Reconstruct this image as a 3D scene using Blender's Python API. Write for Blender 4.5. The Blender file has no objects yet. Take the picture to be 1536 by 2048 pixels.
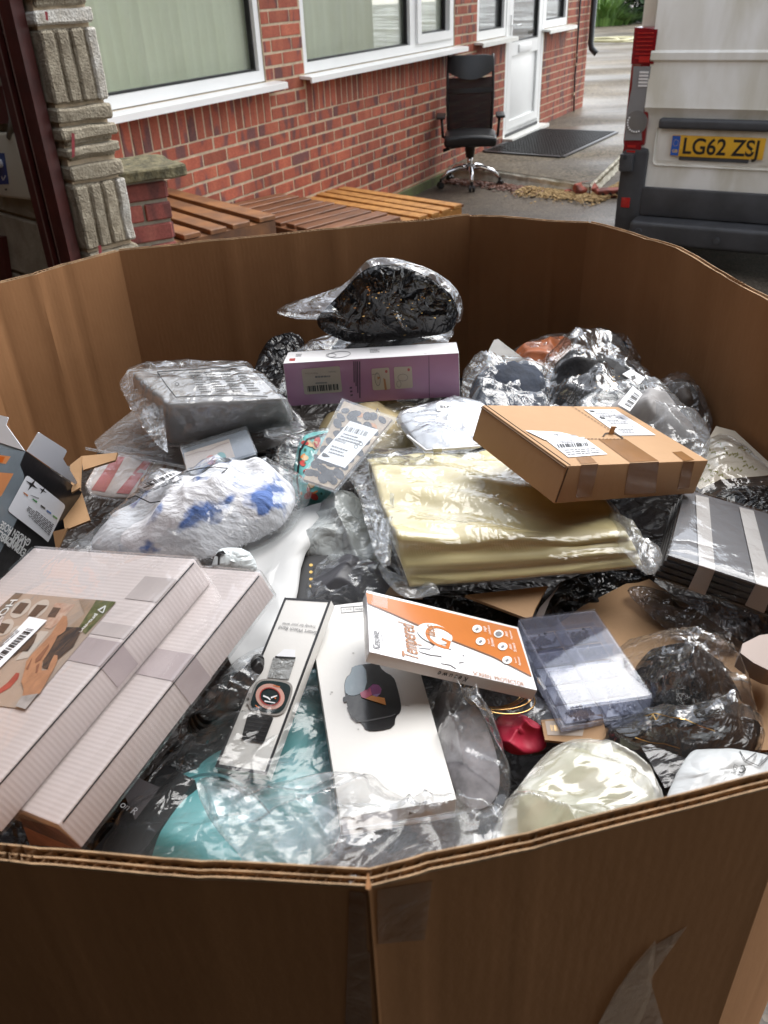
import bpy, bmesh, math, random
from mathutils import Vector, Matrix, noise
random.seed(7)
C = bpy.context.scene.collection
SC = bpy.context.scene
# ------------------------------------------------------------------ camera
F_PX, CX, CY, CAMH = 1675.0, 768.0, 1024.0, 1.55          # focal length in photo pixels, centre, height above the yard
# rows: components of world x / y / z along the camera's right, DOWN and forward axes
MC = Matrix(((0.999039, -0.0438307, 0.0), (-0.0234403, -0.5342774, 0.8449842), (-0.0370363, -0.8441721, -0.5347913)))
cam = bpy.data.cameras.new("camera"); camo = bpy.data.objects.new("camera", cam); C.objects.link(camo)
ROT = Matrix((MC[0], MC[1], MC[2]))                        # world_from_cam(right, down, fwd)
R3 = Matrix(((ROT[0][0], -ROT[0][1], -ROT[0][2]), (ROT[1][0], -ROT[1][1], -ROT[1][2]), (ROT[2][0], -ROT[2][1], -ROT[2][2])))
camo.matrix_world = Matrix.Translation((0, 0, CAMH)) @ R3.to_4x4()
cam.sensor_fit = 'VERTICAL'; cam.sensor_height = 36.0; cam.lens = 36.0 * F_PX / 2048.0
cam.clip_start = 0.01; cam.clip_end = 300
cam.dof.use_dof = True; cam.dof.focus_distance = 0.85; cam.dof.aperture_fstop = 16.0
SC.camera = camo
# ------------------------------------------------------------------ sky, sun, exposure
world = bpy.data.worlds.new("World"); SC.world = world; world.use_nodes = True
wn = world.node_tree.nodes; wl = world.node_tree.links
SUN_EL, SUN_AZ = math.radians(58), math.radians(50)        # azimuth clockwise from +Y (camera heading)
sky = wn.new("ShaderNodeTexSky"); sky.sky_type = 'NISHITA'; sky.sun_disc = False
sky.sun_elevation = SUN_EL; sky.sun_rotation = SUN_AZ; sky.dust_density = 0.6; sky.air_density = 1.0; sky.ozone_density = 1.0
hsv = wn.new("ShaderNodeHueSaturation"); hsv.inputs["Saturation"].default_value = 0.25
wl.new(sky.outputs[0], hsv.inputs["Color"]); wl.new(hsv.outputs[0], wn["Background"].inputs["Color"])
wn["Background"].inputs["Strength"].default_value = 0.15
sun = bpy.data.lights.new("sun", 'SUN'); suno = bpy.data.objects.new("sun", sun); C.objects.link(suno)
sun.energy = 1.3; sun.angle = math.radians(50); sun.color = (1.0, 0.965, 0.91)
sdir = Vector((math.sin(SUN_AZ) * math.cos(SUN_EL), math.cos(SUN_AZ) * math.cos(SUN_EL), math.sin(SUN_EL)))
suno.rotation_euler = sdir.to_track_quat('Z', 'Y').to_euler(); suno.location = (6, 8, 10)
SC.view_settings.view_transform = 'Standard'; SC.view_settings.look = 'None'; SC.view_settings.gamma = 1.0
SC.view_settings.use_curve_mapping = False; SC.view_settings.exposure = 1.6
SC.render.engine = 'CYCLES'
SC.cycles.max_bounces = 10; SC.cycles.transparent_max_bounces = 24; SC.cycles.glossy_bounces = 5; SC.cycles.diffuse_bounces = 4
SC.cycles.use_denoising = True; SC.cycles.sample_clamp_indirect = 6.0
SC.cycles.caustics_reflective = False; SC.cycles.caustics_refractive = False

# ------------------------------------------------------------------ helpers: rays, objects
def ray(px, py): return ROT @ Vector((px - CX, py - CY, F_PX))
CAMP = Vector((0, 0, CAMH))
def at(px, py, z):
    d = ray(px, py); return CAMP + d * ((z - CAMH) / d.z)
def on(px, py, O, n):
    d = ray(px, py); return CAMP + d * ((O - CAMP).dot(n) / d.dot(n))
def at_dist(px, py, D):
    d = ray(px, py); return CAMP + d * (D / math.hypot(d.x, d.y))
WL = {}                                                     # world position of every object (parents carry no rotation)
def wpos(o): return WL.get(o.name, Vector((0, 0, 0)))
def link(o, parent, loc):
    C.objects.link(o); WL[o.name] = Vector(loc)
    if parent is not None:
        o.parent = parent; o.location = Vector(loc) - wpos(parent)
    else: o.location = loc
    return o
def thing(name, label, cat, loc, group=None):
    o = bpy.data.objects.new(name, None); o.empty_display_size = 0.05
    link(o, None, loc); o["label"] = label; o["category"] = cat
    if group: o["group"] = group
    return o
def tag(o, label, cat, group=None):
    o["label"] = label; o["category"] = cat
    if group: o["group"] = group
    return o
def mk(name, verts, faces, mat, parent=None, smooth=False):
    vs = [Vector(v) for v in verts]
    lo = Vector((min(v.x for v in vs), min(v.y for v in vs), min(v.z for v in vs))); hi = Vector((max(v.x for v in vs), max(v.y for v in vs), max(v.z for v in vs)))
    c = (lo + hi) / 2
    me = bpy.data.meshes.new(name); me.from_pydata([v - c for v in vs], [], faces)
    if smooth: me.polygons.foreach_set("use_smooth", [True] * len(me.polygons))
    if mat is not None:
        for m in (mat if isinstance(mat, (list, tuple)) else [mat]): me.materials.append(m)
    me.update()
    return link(bpy.data.objects.new(name, me), parent, c)
def mkbm(name, bm, mat, parent=None, smooth=False):
    bm.verts.index_update()
    vs = [v.co.copy() for v in bm.verts]; fs = [[v.index for v in f.verts] for f in bm.faces]
    bm.free(); return mk(name, vs, fs, mat, parent, smooth)
def structure(o): o["kind"] = "structure"; return o
def stuff(o): o["kind"] = "stuff"; return o
class MB:                                                   # collects simple solids into one mesh
    def __init__(s): s.v = []; s.f = []
    def add(s, vs, fs):
        b = len(s.v); s.v += [Vector(v) for v in vs]; s.f += [[b + i for i in f] for f in fs]; return s
    def box(s, c, ux, uy, uz, dx, dy, dz):
        ux, uy, uz, c = Vector(ux), Vector(uy), Vector(uz), Vector(c)
        vs = [c + ux * (i * dx / 2) + uy * (j * dy / 2) + uz * (k * dz / 2) for i in (-1, 1) for j in (-1, 1) for k in (-1, 1)]
        return s.add(vs, [(0, 1, 3, 2), (4, 6, 7, 5), (0, 4, 5, 1), (2, 3, 7, 6), (0, 2, 6, 4), (1, 5, 7, 3)])
    def abox(s, lo, hi):
        c = [(a + b) / 2 for a, b in zip(lo, hi)]; d = [b - a for a, b in zip(lo, hi)]
        return s.box(c, (1, 0, 0), (0, 1, 0), (0, 0, 1), *d)
    def tube(s, pts, r, n=10, closed=False):
        pts = [Vector(p) for p in pts]; k = len(pts); rr = r if isinstance(r, (list, tuple)) else [r] * k
        vs = []; up = None
        for i, p in enumerate(pts):
            t = (pts[(i + 1) % k] - pts[i - 1]) if closed else (pts[min(i + 1, k - 1)] - pts[max(i - 1, 0)])
            t.normalize()
            if up is None: up = Vector((0, 0, 1)) if abs(t.z) < 0.9 else Vector((1, 0, 0))
            a = t.cross(up)
            if a.length < 1e-6: a = t.orthogonal()
            a.normalize(); b = t.cross(a).normalized(); up = -b if False else b
            up = a.cross(t)
            for j in range(n):
                g = 2 * math.pi * j / n; vs.append(p + (a * math.cos(g) + b * math.sin(g)) * rr[i])
        fs = []
        for i in range(k if closed else k - 1):
            i2 = (i + 1) % k
            for j in range(n): fs.append((i * n + j, i * n + (j + 1) % n, i2 * n + (j + 1) % n, i2 * n + j))
        if not closed: fs.append(tuple(range(n - 1, -1, -1))); fs.append(tuple((k - 1) * n + j for j in range(n)))
        return s.add(vs, fs)
    def prism(s, poly, n, d):
        n = Vector(n); poly = [Vector(p) for p in poly]; k = len(poly)
        return s.add(poly + [p + n * d for p in poly], [tuple(range(k - 1, -1, -1)), tuple(range(k, 2 * k))] + [(i, (i + 1) % k, k + (i + 1) % k, k + i) for i in range(k)])
    def build(s, name, mat, parent=None, smooth=False): return mk(name, s.v, s.f, mat, parent, smooth)
def bevelled(name, c, R, d, bev, mat, parent, seg=2, smooth=True, deform=None, cuts=0):
    bm = bmesh.new(); bmesh.ops.create_cube(bm, size=1.0)
    for v in bm.verts: v.co = Vector((v.co.x * d[0], v.co.y * d[1], v.co.z * d[2]))
    if bev > 0: bmesh.ops.bevel(bm, geom=bm.edges[:], offset=bev, segments=seg, profile=0.6, affect='EDGES')
    if cuts: bmesh.ops.subdivide_edges(bm, edges=bm.edges[:], cuts=cuts, use_grid_fill=True)
    for v in bm.verts:
        p = v.co.copy()
        if deform: p = deform(p)
        v.co = Vector(c) + R @ p
    o = mkbm(name, bm, mat, parent, smooth)
    if smooth and bev > 0: shade_auto(o)
    return o
def shade_auto(o, ang=40):
    me = o.data; me.polygons.foreach_set("use_smooth", [True] * len(me.polygons))
    try: me.set_sharp_from_angle(angle=math.radians(ang))
    except Exception: pass
class Face:                                                 # a flat face that print and labels sit on: photo points are cast onto its plane
    def __init__(s, O, n): s.O = Vector(O); s.n = Vector(n).normalized()
    def p(s, px, py, lift=0.0): return on(px, py, s.O + s.n * lift, s.n)
LIFT = 0.00035
def art(name, face, polys, mat, parent, lv=1):
    if polys and not isinstance(polys[0][0], (list, tuple)): polys = [polys]
    vs = []; fs = []
    for poly in polys:
        b = len(vs); pts = [face.p(x, y, LIFT * lv) for x, y in poly]
        nn = Vector((0, 0, 0))
        for i in range(len(pts)): nn += (pts[i] - pts[0]).cross(pts[(i + 1) % len(pts)] - pts[0])
        if nn.dot(face.n) < 0: pts.reverse()
        vs += pts; fs.append(tuple(range(b, b + len(pts))))
    return mk(name, vs, fs, mat, parent)
def quadmap(q, u, v):
    a, b, c, d = q
    return ((a[0] * (1 - u) + b[0] * u) * (1 - v) + (d[0] * (1 - u) + c[0] * u) * v, (a[1] * (1 - u) + b[1] * u) * (1 - v) + (d[1] * (1 - u) + c[1] * u) * v)
def bars(q, n, seed=0, v0=0.0, v1=1.0):
    r = random.Random(seed); out = []; x = 0.0; ws = [r.choice((1, 1, 2, 3)) for _ in range(2 * n)]; tot = sum(ws)
    for i, w in enumerate(ws):
        if i % 2 == 0: out.append([quadmap(q, x / tot, v0), quadmap(q, (x + w) / tot, v0), quadmap(q, (x + w) / tot, v1), quadmap(q, x / tot, v1)])
        x += w
    return out
def lines(q, n, seed=0, fill=0.45):
    r = random.Random(seed); out = []
    for i in range(n):
        v = i / n; u = 0.0; end = r.uniform(0.6, 1.0)
        while u < end - 0.02:
            w = r.uniform(0.05, 0.16); out.append([quadmap(q, u, v), quadmap(q, min(u + w, end), v), quadmap(q, min(u + w, end), v + fill / n), quadmap(q, u, v + fill / n)]); u += w + 0.025
    return out
def ell(cx, cy, a, b, n=20, rot=0.0):
    c, s = math.cos(rot), math.sin(rot)
    return [(cx + a * math.cos(t) * c - b * math.sin(t) * s, cy + a * math.cos(t) * s + b * math.sin(t) * c) for t in [2 * math.pi * i / n for i in range(n)]]
def ring(cx, cy, a, b, w, n=28, rot=0.0):
    o = ell(cx, cy, a, b, n, rot); i = ell(cx, cy, a - w, b - w, n, rot)
    return [[o[k], o[(k + 1) % n], i[(k + 1) % n], i[k]] for k in range(n)]
def text(s, face, p0, p1, mat, parent, lv=2, name="lettering", hscale=1.0, shear=0.0, bold=0.0, width=None):
    cu = bpy.data.curves.new(name, 'FONT'); cu.body = s; cu.size = 1.0; cu.shear = shear; cu.offset = bold; cu.fill_mode = 'FRONT'
    cu.materials.append(mat); o = bpy.data.objects.new(name, cu)
    A = face.p(*p0, lift=LIFT * lv); B = face.p(*p1, lift=LIFT * lv); x = B - A; L = x.length; x.normalize(); y = face.n.cross(x)
    C.objects.link(o); bpy.context.view_layer.update(); w = max(o.dimensions.x, 1e-4)
    k = L / w; M = Matrix((x * k, y * k * hscale, face.n * k)).transposed().to_4x4(); M.translation = A
    me = o.to_mesh(); vs = [M @ v.co for v in me.vertices]; fs = [list(p.vertices) for p in me.polygons]
    o.to_mesh_clear(); bpy.data.objects.remove(o)
    return mk(name, vs, fs, mat, parent)

# ------------------------------------------------------------------ materials
def nodes(name):
    m = bpy.data.materials.new(name); m.use_nodes = True; nt = m.node_tree
    return m, nt.nodes, nt.links, nt.nodes["Principled BSDF"]
def mat(name, col, rough=0.6, var=0.0, vs=20.0, bump=0.0, bs=60.0, metal=0.0, spec=0.5, coat=0.0, stretch=None, col2=None, bd=0.002, detail=4.0, rnd=0.0, rvar=0.0):
    m, n, l, b = nodes(name)
    b.inputs["Base Color"].default_value = (*col, 1); b.inputs["Roughness"].default_value = rough; b.inputs["Metallic"].default_value = metal
    b.inputs["Specular IOR Level"].default_value = spec; b.inputs["Coat Weight"].default_value = coat; b.inputs["Coat Roughness"].default_value = 0.08
    tc = n.new("ShaderNodeTexCoord"); mp = n.new("ShaderNodeMapping"); l.new(tc.outputs["Object"], mp.inputs[0])
    if stretch: mp.inputs["Scale"].default_value = stretch
    colout = None
    if var > 0 or col2:
        t = n.new("ShaderNodeTexNoise"); t.inputs["Scale"].default_value = vs; t.inputs["Detail"].default_value = detail; t.inputs["Roughness"].default_value = 0.65
        l.new(mp.outputs[0], t.inputs["Vector"]); r = n.new("ShaderNodeValToRGB")
        c2 = col2 or tuple(min(1, c * (1 + var)) for c in col); c1 = col if col2 else tuple(c * (1 - var) for c in col)
        r.color_ramp.elements[0].position = 0.32; r.color_ramp.elements[0].color = (*c1, 1); r.color_ramp.elements[1].position = 0.68; r.color_ramp.elements[1].color = (*c2, 1)
        l.new(t.outputs["Fac"], r.inputs[0]); colout = r.outputs[0]
    if rnd > 0:
        oi = n.new("ShaderNodeObjectInfo"); hs = n.new("ShaderNodeHueSaturation"); mr = n.new("ShaderNodeMapRange")
        mr.inputs[3].default_value = 1 - rnd; mr.inputs[4].default_value = 1 + rnd; l.new(oi.outputs["Random"], mr.inputs[0]); l.new(mr.outputs[0], hs.inputs["Value"])
        if colout: l.new(colout, hs.inputs["Color"])
        else: hs.inputs["Color"].default_value = (*col, 1)
        colout = hs.outputs[0]
    if colout: l.new(colout, b.inputs["Base Color"])
    if rvar > 0:
        t3 = n.new("ShaderNodeTexNoise"); t3.inputs["Scale"].default_value = vs * 0.6; t3.inputs["Detail"].default_value = 3; l.new(mp.outputs[0], t3.inputs["Vector"])
        mr2 = n.new("ShaderNodeMapRange"); mr2.inputs[1].default_value = 0.35; mr2.inputs[2].default_value = 0.65; mr2.inputs[3].default_value = max(0.02, rough - rvar); mr2.inputs[4].default_value = min(1, rough + rvar)
        l.new(t3.outputs["Fac"], mr2.inputs[0]); l.new(mr2.outputs[0], b.inputs["Roughness"])
    if bump > 0:
        t2 = n.new("ShaderNodeTexNoise"); t2.inputs["Scale"].default_value = bs; t2.inputs["Detail"].default_value = 5; l.new(mp.outputs[0], t2.inputs["Vector"])
        bp = n.new("ShaderNodeBump"); bp.inputs["Strength"].default_value = bump; bp.inputs["Distance"].default_value = bd; l.new(t2.outputs["Fac"], bp.inputs["Height"]); l.new(bp.outputs[0], b.inputs["Normal"])
    return m
def crinkle(n, l, s1, s2, strength, dist, tc=None):         # creased plastic: warped cells at two sizes
    if tc is None: tc = n.new("ShaderNodeTexCoord")
    no = n.new("ShaderNodeTexNoise"); no.inputs["Scale"].default_value = s1 * 0.45; no.inputs["Detail"].default_value = 3; l.new(tc.outputs["Object"], no.inputs["Vector"])
    mx = n.new("ShaderNodeVectorMath"); mx.operation = 'MULTIPLY_ADD'; l.new(no.outputs["Color"], mx.inputs[0]); mx.inputs[1].default_value = (1.6 / s1,) * 3; l.new(tc.outputs["Object"], mx.inputs[2])
    def ridge(sc, off, stretch):                            # long soft creases: the folds of a stretched noise
        mp = n.new("ShaderNodeMapping"); mp.inputs["Location"].default_value = (off, off * .7, off * .3); mp.inputs["Scale"].default_value = stretch; mp.inputs["Rotation"].default_value = (0.3 * off, 0.2, 0.9 * off); l.new(mx.outputs[0], mp.inputs[0])
        t = n.new("ShaderNodeTexNoise"); t.inputs["Scale"].default_value = sc; t.inputs["Detail"].default_value = 2.0; t.inputs["Distortion"].default_value = 0.35; l.new(mp.outputs[0], t.inputs["Vector"])
        a = n.new("ShaderNodeMath"); a.operation = 'SUBTRACT'; l.new(t.outputs["Fac"], a.inputs[0]); a.inputs[1].default_value = 0.5
        b2 = n.new("ShaderNodeMath"); b2.operation = 'ABSOLUTE'; l.new(a.outputs[0], b2.inputs[0]); return b2
    r1, r2, r3 = ridge(s1 * 0.55, 1.3, (1, 1.9, 1)), ridge(s2 * 0.42, 4.1, (1.8, 1, 1)), ridge(s2 * 1.1, 7.7, (1, 1.5, 1))
    v1 = n.new("ShaderNodeTexVoronoi"); v1.inputs["Scale"].default_value = s1 * 0.8; l.new(mx.outputs[0], v1.inputs["Vector"])
    ad0 = n.new("ShaderNodeMath"); ad0.operation = 'MULTIPLY_ADD'; l.new(v1.outputs["Distance"], ad0.inputs[0]); ad0.inputs[1].default_value = -0.35; 
    k1 = n.new("ShaderNodeMath"); k1.operation = 'MULTIPLY'; l.new(r1.outputs[0], k1.inputs[0]); k1.inputs[1].default_value = 2.4; l.new(k1.outputs[0], ad0.inputs[2])
    ad1 = n.new("ShaderNodeMath"); ad1.operation = 'MULTIPLY_ADD'; l.new(r2.outputs[0], ad1.inputs[0]); ad1.inputs[1].default_value = 2.2 * s1 / s2; l.new(ad0.outputs[0], ad1.inputs[2])
    ad = n.new("ShaderNodeMath"); ad.operation = 'MULTIPLY_ADD'; l.new(r3.outputs[0], ad.inputs[0]); ad.inputs[1].default_value = 0.7 * s1 / s2; l.new(ad1.outputs[0], ad.inputs[2])
    bp = n.new("ShaderNodeBump"); bp.inputs["Strength"].default_value = strength; bp.inputs["Distance"].default_value = dist * 0.8; l.new(ad.outputs[0], bp.inputs["Height"])
    return bp
def schlick(n, l, f0, normal=None):                          # two sided Fresnel of a thin sheet
    lw = n.new("ShaderNodeLayerWeight"); lw.inputs["Blend"].default_value = 0.5
    if normal: l.new(normal, lw.inputs["Normal"])
    pw = n.new("ShaderNodeMath"); pw.operation = 'POWER'; pw.inputs[1].default_value = 3.0; l.new(lw.outputs["Facing"], pw.inputs[0])
    ma = n.new("ShaderNodeMath"); ma.operation = 'MULTIPLY_ADD'; ma.use_clamp = True; ma.inputs[1].default_value = 0.9 - f0; ma.inputs[2].default_value = f0; l.new(pw.outputs[0], ma.inputs[0])
    return ma
def film(name, haze=0.08, s1=35, s2=110, strength=0.7, dist=0.02, tint=(0.97, 0.98, 0.985), gloss=3.0, rough=0.10, hazecol=(0.85, 0.88, 0.9)):
    m = bpy.data.materials.new(name); m.use_nodes = True; n = m.node_tree.nodes; l = m.node_tree.links; n.clear()
    out = n.new("ShaderNodeOutputMaterial"); tr = n.new("ShaderNodeBsdfTransparent"); tr.inputs[0].default_value = (*tint, 1)
    gl = n.new("ShaderNodeBsdfGlossy"); gl.inputs["Roughness"].default_value = rough; gl.inputs["Color"].default_value = (1, 1, 1, 1)
    df = n.new("ShaderNodeBsdfDiffuse"); df.inputs["Color"].default_value = (*hazecol, 1)
    tl = n.new("ShaderNodeBsdfTranslucent"); tl.inputs["Color"].default_value = (*hazecol, 1)
    bp = crinkle(n, l, s1, s2, strength, dist)
    l.new(bp.outputs[0], gl.inputs["Normal"]); haze *= 0.8; mu = schlick(n, l, 0.022 * gloss, bp.outputs[0])
    md = n.new("ShaderNodeMixShader"); md.inputs[0].default_value = 0.5; l.new(df.outputs[0], md.inputs[1]); l.new(tl.outputs[0], md.inputs[2])
    m1 = n.new("ShaderNodeMixShader"); m1.inputs[0].default_value = haze; l.new(tr.outputs[0], m1.inputs[1]); l.new(md.outputs[0], m1.inputs[2])
    m2 = n.new("ShaderNodeMixShader"); l.new(mu.outputs[0], m2.inputs[0]); l.new(m1.outputs[0], m2.inputs[1]); l.new(gl.outputs[0], m2.inputs[2])
    l.new(m2.outputs[0], out.inputs[0]); return m
def plastic(name, col, rough=0.25, s1=30, s2=100, strength=0.6, dist=0.015, trans=0.0, spec=0.6):   # opaque creased plastic
    m, n, l, b = nodes(name); b.inputs["Base Color"].default_value = (*col, 1); b.inputs["Roughness"].default_value = rough; b.inputs["Specular IOR Level"].default_value = spec
    bp = crinkle(n, l, s1, s2, strength, dist); l.new(bp.outputs[0], b.inputs["Normal"])
    return m
def glassmat(name, tint=(0.97, 0.985, 0.97), gloss=1.8):
    m = bpy.data.materials.new(name); m.use_nodes = True; n = m.node_tree.nodes; l = m.node_tree.links; n.clear()
    out = n.new("ShaderNodeOutputMaterial"); tr = n.new("ShaderNodeBsdfTransparent"); tr.inputs[0].default_value = (*tint, 1)
    gl = n.new("ShaderNodeBsdfGlossy"); gl.inputs["Roughness"].default_value = 0.02
    mu = schlick(n, l, 0.06 * gloss)
    mx = n.new("ShaderNodeMixShader"); l.new(mu.outputs[0], mx.inputs[0]); l.new(tr.outputs[0], mx.inputs[1]); l.new(gl.outputs[0], mx.inputs[2]); l.new(mx.outputs[0], out.inputs[0])
    return m
def ridged(name, col, axis_scale, rough=0.6, strength=0.3, dist=0.002, col2=None, rot=(0, 0, 0), bumpnoise=0.0):    # fine parallel ribs (corrugation, weave)
    m, n, l, b = nodes(name); b.inputs["Roughness"].default_value = rough
    tc = n.new("ShaderNodeTexCoord"); mp = n.new("ShaderNodeMapping"); mp.inputs["Rotation"].default_value = rot; l.new(tc.outputs["Object"], mp.inputs[0])
    w = n.new("ShaderNodeTexWave"); w.inputs["Scale"].default_value = axis_scale; w.inputs["Distortion"].default_value = 0.6; w.inputs["Detail"].default_value = 1.0; w.inputs["Detail Scale"].default_value = 0.2; l.new(mp.outputs[0], w.inputs["Vector"])
    r = n.new("ShaderNodeValToRGB"); r.color_ramp.elements[0].color = (*(col2 or col), 1); r.color_ramp.elements[1].color = (*col, 1); l.new(w.outputs["Fac"], r.inputs[0]); l.new(r.outputs[0], b.inputs["Base Color"])
    bp = n.new("ShaderNodeBump"); bp.inputs["Strength"].default_value = strength; bp.inputs["Distance"].default_value = dist; l.new(w.outputs["Fac"], bp.inputs["Height"]); l.new(bp.outputs[0], b.inputs["Normal"])
    return m
# ================================================================== SETTING
random.seed(11)
M = {}
def ground_mat(name, c1, c2, agg, wet, scale=1.0):
    m, n, l, b = nodes(name); tc = n.new("ShaderNodeTexCoord")
    t = n.new("ShaderNodeTexNoise"); t.inputs["Scale"].default_value = 0.9 * scale; t.inputs["Detail"].default_value = 6; l.new(tc.outputs["Object"], t.inputs[0])
    r = n.new("ShaderNodeValToRGB"); r.color_ramp.elements[0].position = 0.35; r.color_ramp.elements[1].position = 0.65
    r.color_ramp.elements[0].color = (*c1, 1); r.color_ramp.elements[1].color = (*c2, 1); l.new(t.outputs["Fac"], r.inputs[0])
    v = n.new("ShaderNodeTexVoronoi"); v.inputs["Scale"].default_value = agg; v.inputs["Randomness"].default_value = 1.0; l.new(tc.outputs["Object"], v.inputs[0])
    sp = n.new("ShaderNodeSeparateColor"); l.new(v.outputs["Color"], sp.inputs[0])
    mr = n.new("ShaderNodeMapRange"); mr.inputs[3].default_value = 0.45; mr.inputs[4].default_value = 1.75; l.new(sp.outputs[0], mr.inputs[0])
    mm = n.new("ShaderNodeMix"); mm.data_type = 'RGBA'; mm.blend_type = 'MULTIPLY'; mm.inputs[0].default_value = 1.0
    l.new(r.outputs[0], mm.inputs[6]); l.new(mr.outputs[0], mm.inputs[7]); l.new(mm.outputs[2], b.inputs["Base Color"])
    b.inputs["Specular IOR Level"].default_value = 0.22
    t2 = n.new("ShaderNodeTexNoise"); t2.inputs["Scale"].default_value = 0.55 * scale; t2.inputs["Detail"].default_value = 5
    mp = n.new("ShaderNodeMapping"); mp.inputs["Scale"].default_value = (0.5, 1.6, 1); mp.inputs["Rotation"].default_value = (0, 0, 0.9); l.new(tc.outputs["Object"], mp.inputs[0]); l.new(mp.outputs[0], t2.inputs[0])
    mr2 = n.new("ShaderNodeMapRange"); mr2.inputs[1].default_value = 0.42; mr2.inputs[2].default_value = 0.62; mr2.inputs[3].default_value = wet[0]; mr2.inputs[4].default_value = wet[1]; l.new(t2.outputs["Fac"], mr2.inputs[0]); l.new(mr2.outputs[0], b.inputs["Roughness"])
    bp = n.new("ShaderNodeBump"); bp.inputs["Strength"].default_value = 0.3; bp.inputs["Distance"].default_value = 0.005; l.new(v.outputs["Distance"], bp.inputs["Height"]); l.new(bp.outputs[0], b.inputs["Normal"])
    return m
M['yard'] = ground_mat("wet_yard", (0.045, 0.038, 0.031), (0.115, 0.092, 0.068), 95, (0.22, 0.62))
M['concrete'] = ground_mat("path_concrete", (0.075, 0.062, 0.045), (0.15, 0.125, 0.09), 60, (0.34, 0.85), 0.8)
yard = structure(mk("yard_ground", [(-60, -20, 0), (60, -20, 0), (60, 90, 0), (-60, 90, 0)], [(0, 1, 2, 3)], M['yard']))

AZ = math.radians(29.32); Wd = Vector((math.sin(AZ), math.cos(AZ), 0)); Nd = Vector((math.cos(AZ), -math.sin(AZ), 0)); Zd = Vector((0, 0, 1))
WO = Vector((0.27691, 7.35151, 0.0))                          # a point of the house wall's face, ground level
def wp(s, z, off=0.0): return WO + Wd * s + Zd * z + Nd * off
# path: a raised concrete slab in front of the door that runs on past the house
M['slab_edge'] = mat("painted_slab_edge", (0.42, 0.40, 0.31), 0.8, col2=(0.82, 0.80, 0.70), vs=14, bump=0.8, bs=40, bd=0.01)
PZ = 0.10
pts = [wp(0.93, 0, -0.02), Vector((1.0, 8.02, 0)), Vector((1.36, 7.62, 0)), Vector((1.79, 7.13, 0)), Vector((2.33, 8.29, 0)), Vector((5.6, 15.0, 0)), Vector((16, 30, 0)), Vector((26, 60, 0)), Vector((4, 60, 0)), Vector((2.6, 12.6, 0)), wp(5.2, 0, -0.1)]
path = structure(mk("concrete_path", [p + Zd * PZ for p in pts], [tuple(range(len(pts)))][:1], M['concrete']))
edge = [pts[0], pts[1], pts[2], pts[3], pts[4], pts[5], pts[6]]
ev = []; ef = []
for a, b2 in zip(edge[:-1], edge[1:]):
    nseg = max(2, int((b2 - a).length / 0.05)) if (b2 - a).length < 3 else 40
    d = (b2 - a).normalized(); nn = Vector((d.y, -d.x, 0))
    for i in range(nseg + 1):
        q = a + (b2 - a) * (i / nseg); base = len(ev)
        j = noise.noise(q * 9) * 0.012; k = noise.noise(q * 23) * 0.01
        ev += [q + Zd * (PZ - 0.002) - nn * 0.004, q + nn * (0.012 + j) + Zd * (PZ - 0.02 + k), q + nn * (0.006 + k) + Zd * 0.045, q + nn * (0.03 + j) + Zd * 0.004, q + nn * (-0.01) - Zd * 0.02]
        if i: ef += [(base - 5 + t, base - 4 + t, base + 1 + t, base + t) for t in range(4)]
structure(mk("slab_edge", ev, ef, M['slab_edge']))

# ------------------------------------------------------------------ brick house
M['mortar'] = mat("mortar", (0.48, 0.38, 0.265), 0.95, 0.2, 30, 0.5, 150, bd=0.003)
def brick_mat(name, c1, c2, c3, dark=0.5):
    m, n, l, b = nodes(name); tc = n.new("ShaderNodeTexCoord"); oi = n.new("ShaderNodeObjectInfo"); b.inputs["Roughness"].default_value = 0.8
    ad = n.new("ShaderNodeVectorMath"); ad.operation = 'ADD'; l.new(tc.outputs["Object"], ad.inputs[0])
    cx = n.new("ShaderNodeMath"); cx.operation = 'MULTIPLY'; cx.inputs[1].default_value = 40; l.new(oi.outputs["Random"], cx.inputs[0]); l.new(cx.outputs[0], ad.inputs[1])
    mp = n.new("ShaderNodeMapping"); mp.inputs["Scale"].default_value = (1, 1, 0.35); l.new(ad.outputs[0], mp.inputs[0])
    t = n.new("ShaderNodeTexNoise"); t.inputs["Scale"].default_value = 11; t.inputs["Detail"].default_value = 1.5; l.new(mp.outputs[0], t.inputs[0])
    r = n.new("ShaderNodeValToRGB"); r.color_ramp.interpolation = 'EASE'
    r.color_ramp.elements[0].position = 0.36; r.color_ramp.elements[0].color = (*c3, 1); r.color_ramp.elements[1].position = 0.47; r.color_ramp.elements[1].color = (*c1, 1)
    e = r.color_ramp.elements.new(0.75); e.color = (*c2, 1); l.new(t.outputs["Fac"], r.inputs[0])
    t2 = n.new("ShaderNodeTexNoise"); t2.inputs["Scale"].default_value = 90; t2.inputs["Detail"].default_value = 4; l.new(ad.outputs[0], t2.inputs[0])
    mm = n.new("ShaderNodeMix"); mm.data_type = 'RGBA'; mm.blend_type = 'OVERLAY'; mm.inputs[0].default_value = 0.45; l.new(r.outputs[0], mm.inputs[6]); l.new(t2.outputs["Fac"], mm.inputs[7])
    hs = n.new("ShaderNodeHueSaturation"); mr = n.new("ShaderNodeMapRange"); mr.inputs[3].default_value = 0.72; mr.inputs[4].default_value = 1.2; l.new(oi.outputs["Random"], mr.inputs[0]); l.new(mr.outputs[0], hs.inputs["Value"]); l.new(mm.outputs[2], hs.inputs["Color"])
    l.new(hs.outputs[0], b.inputs["Base Color"])
    bp = n.new("ShaderNodeBump"); bp.inputs["Strength"].default_value = 0.5; bp.inputs["Distance"].default_value = 0.002; l.new(t2.outputs["Fac"], bp.inputs["Height"]); l.new(bp.outputs[0], b.inputs["Normal"])
    return m
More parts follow.
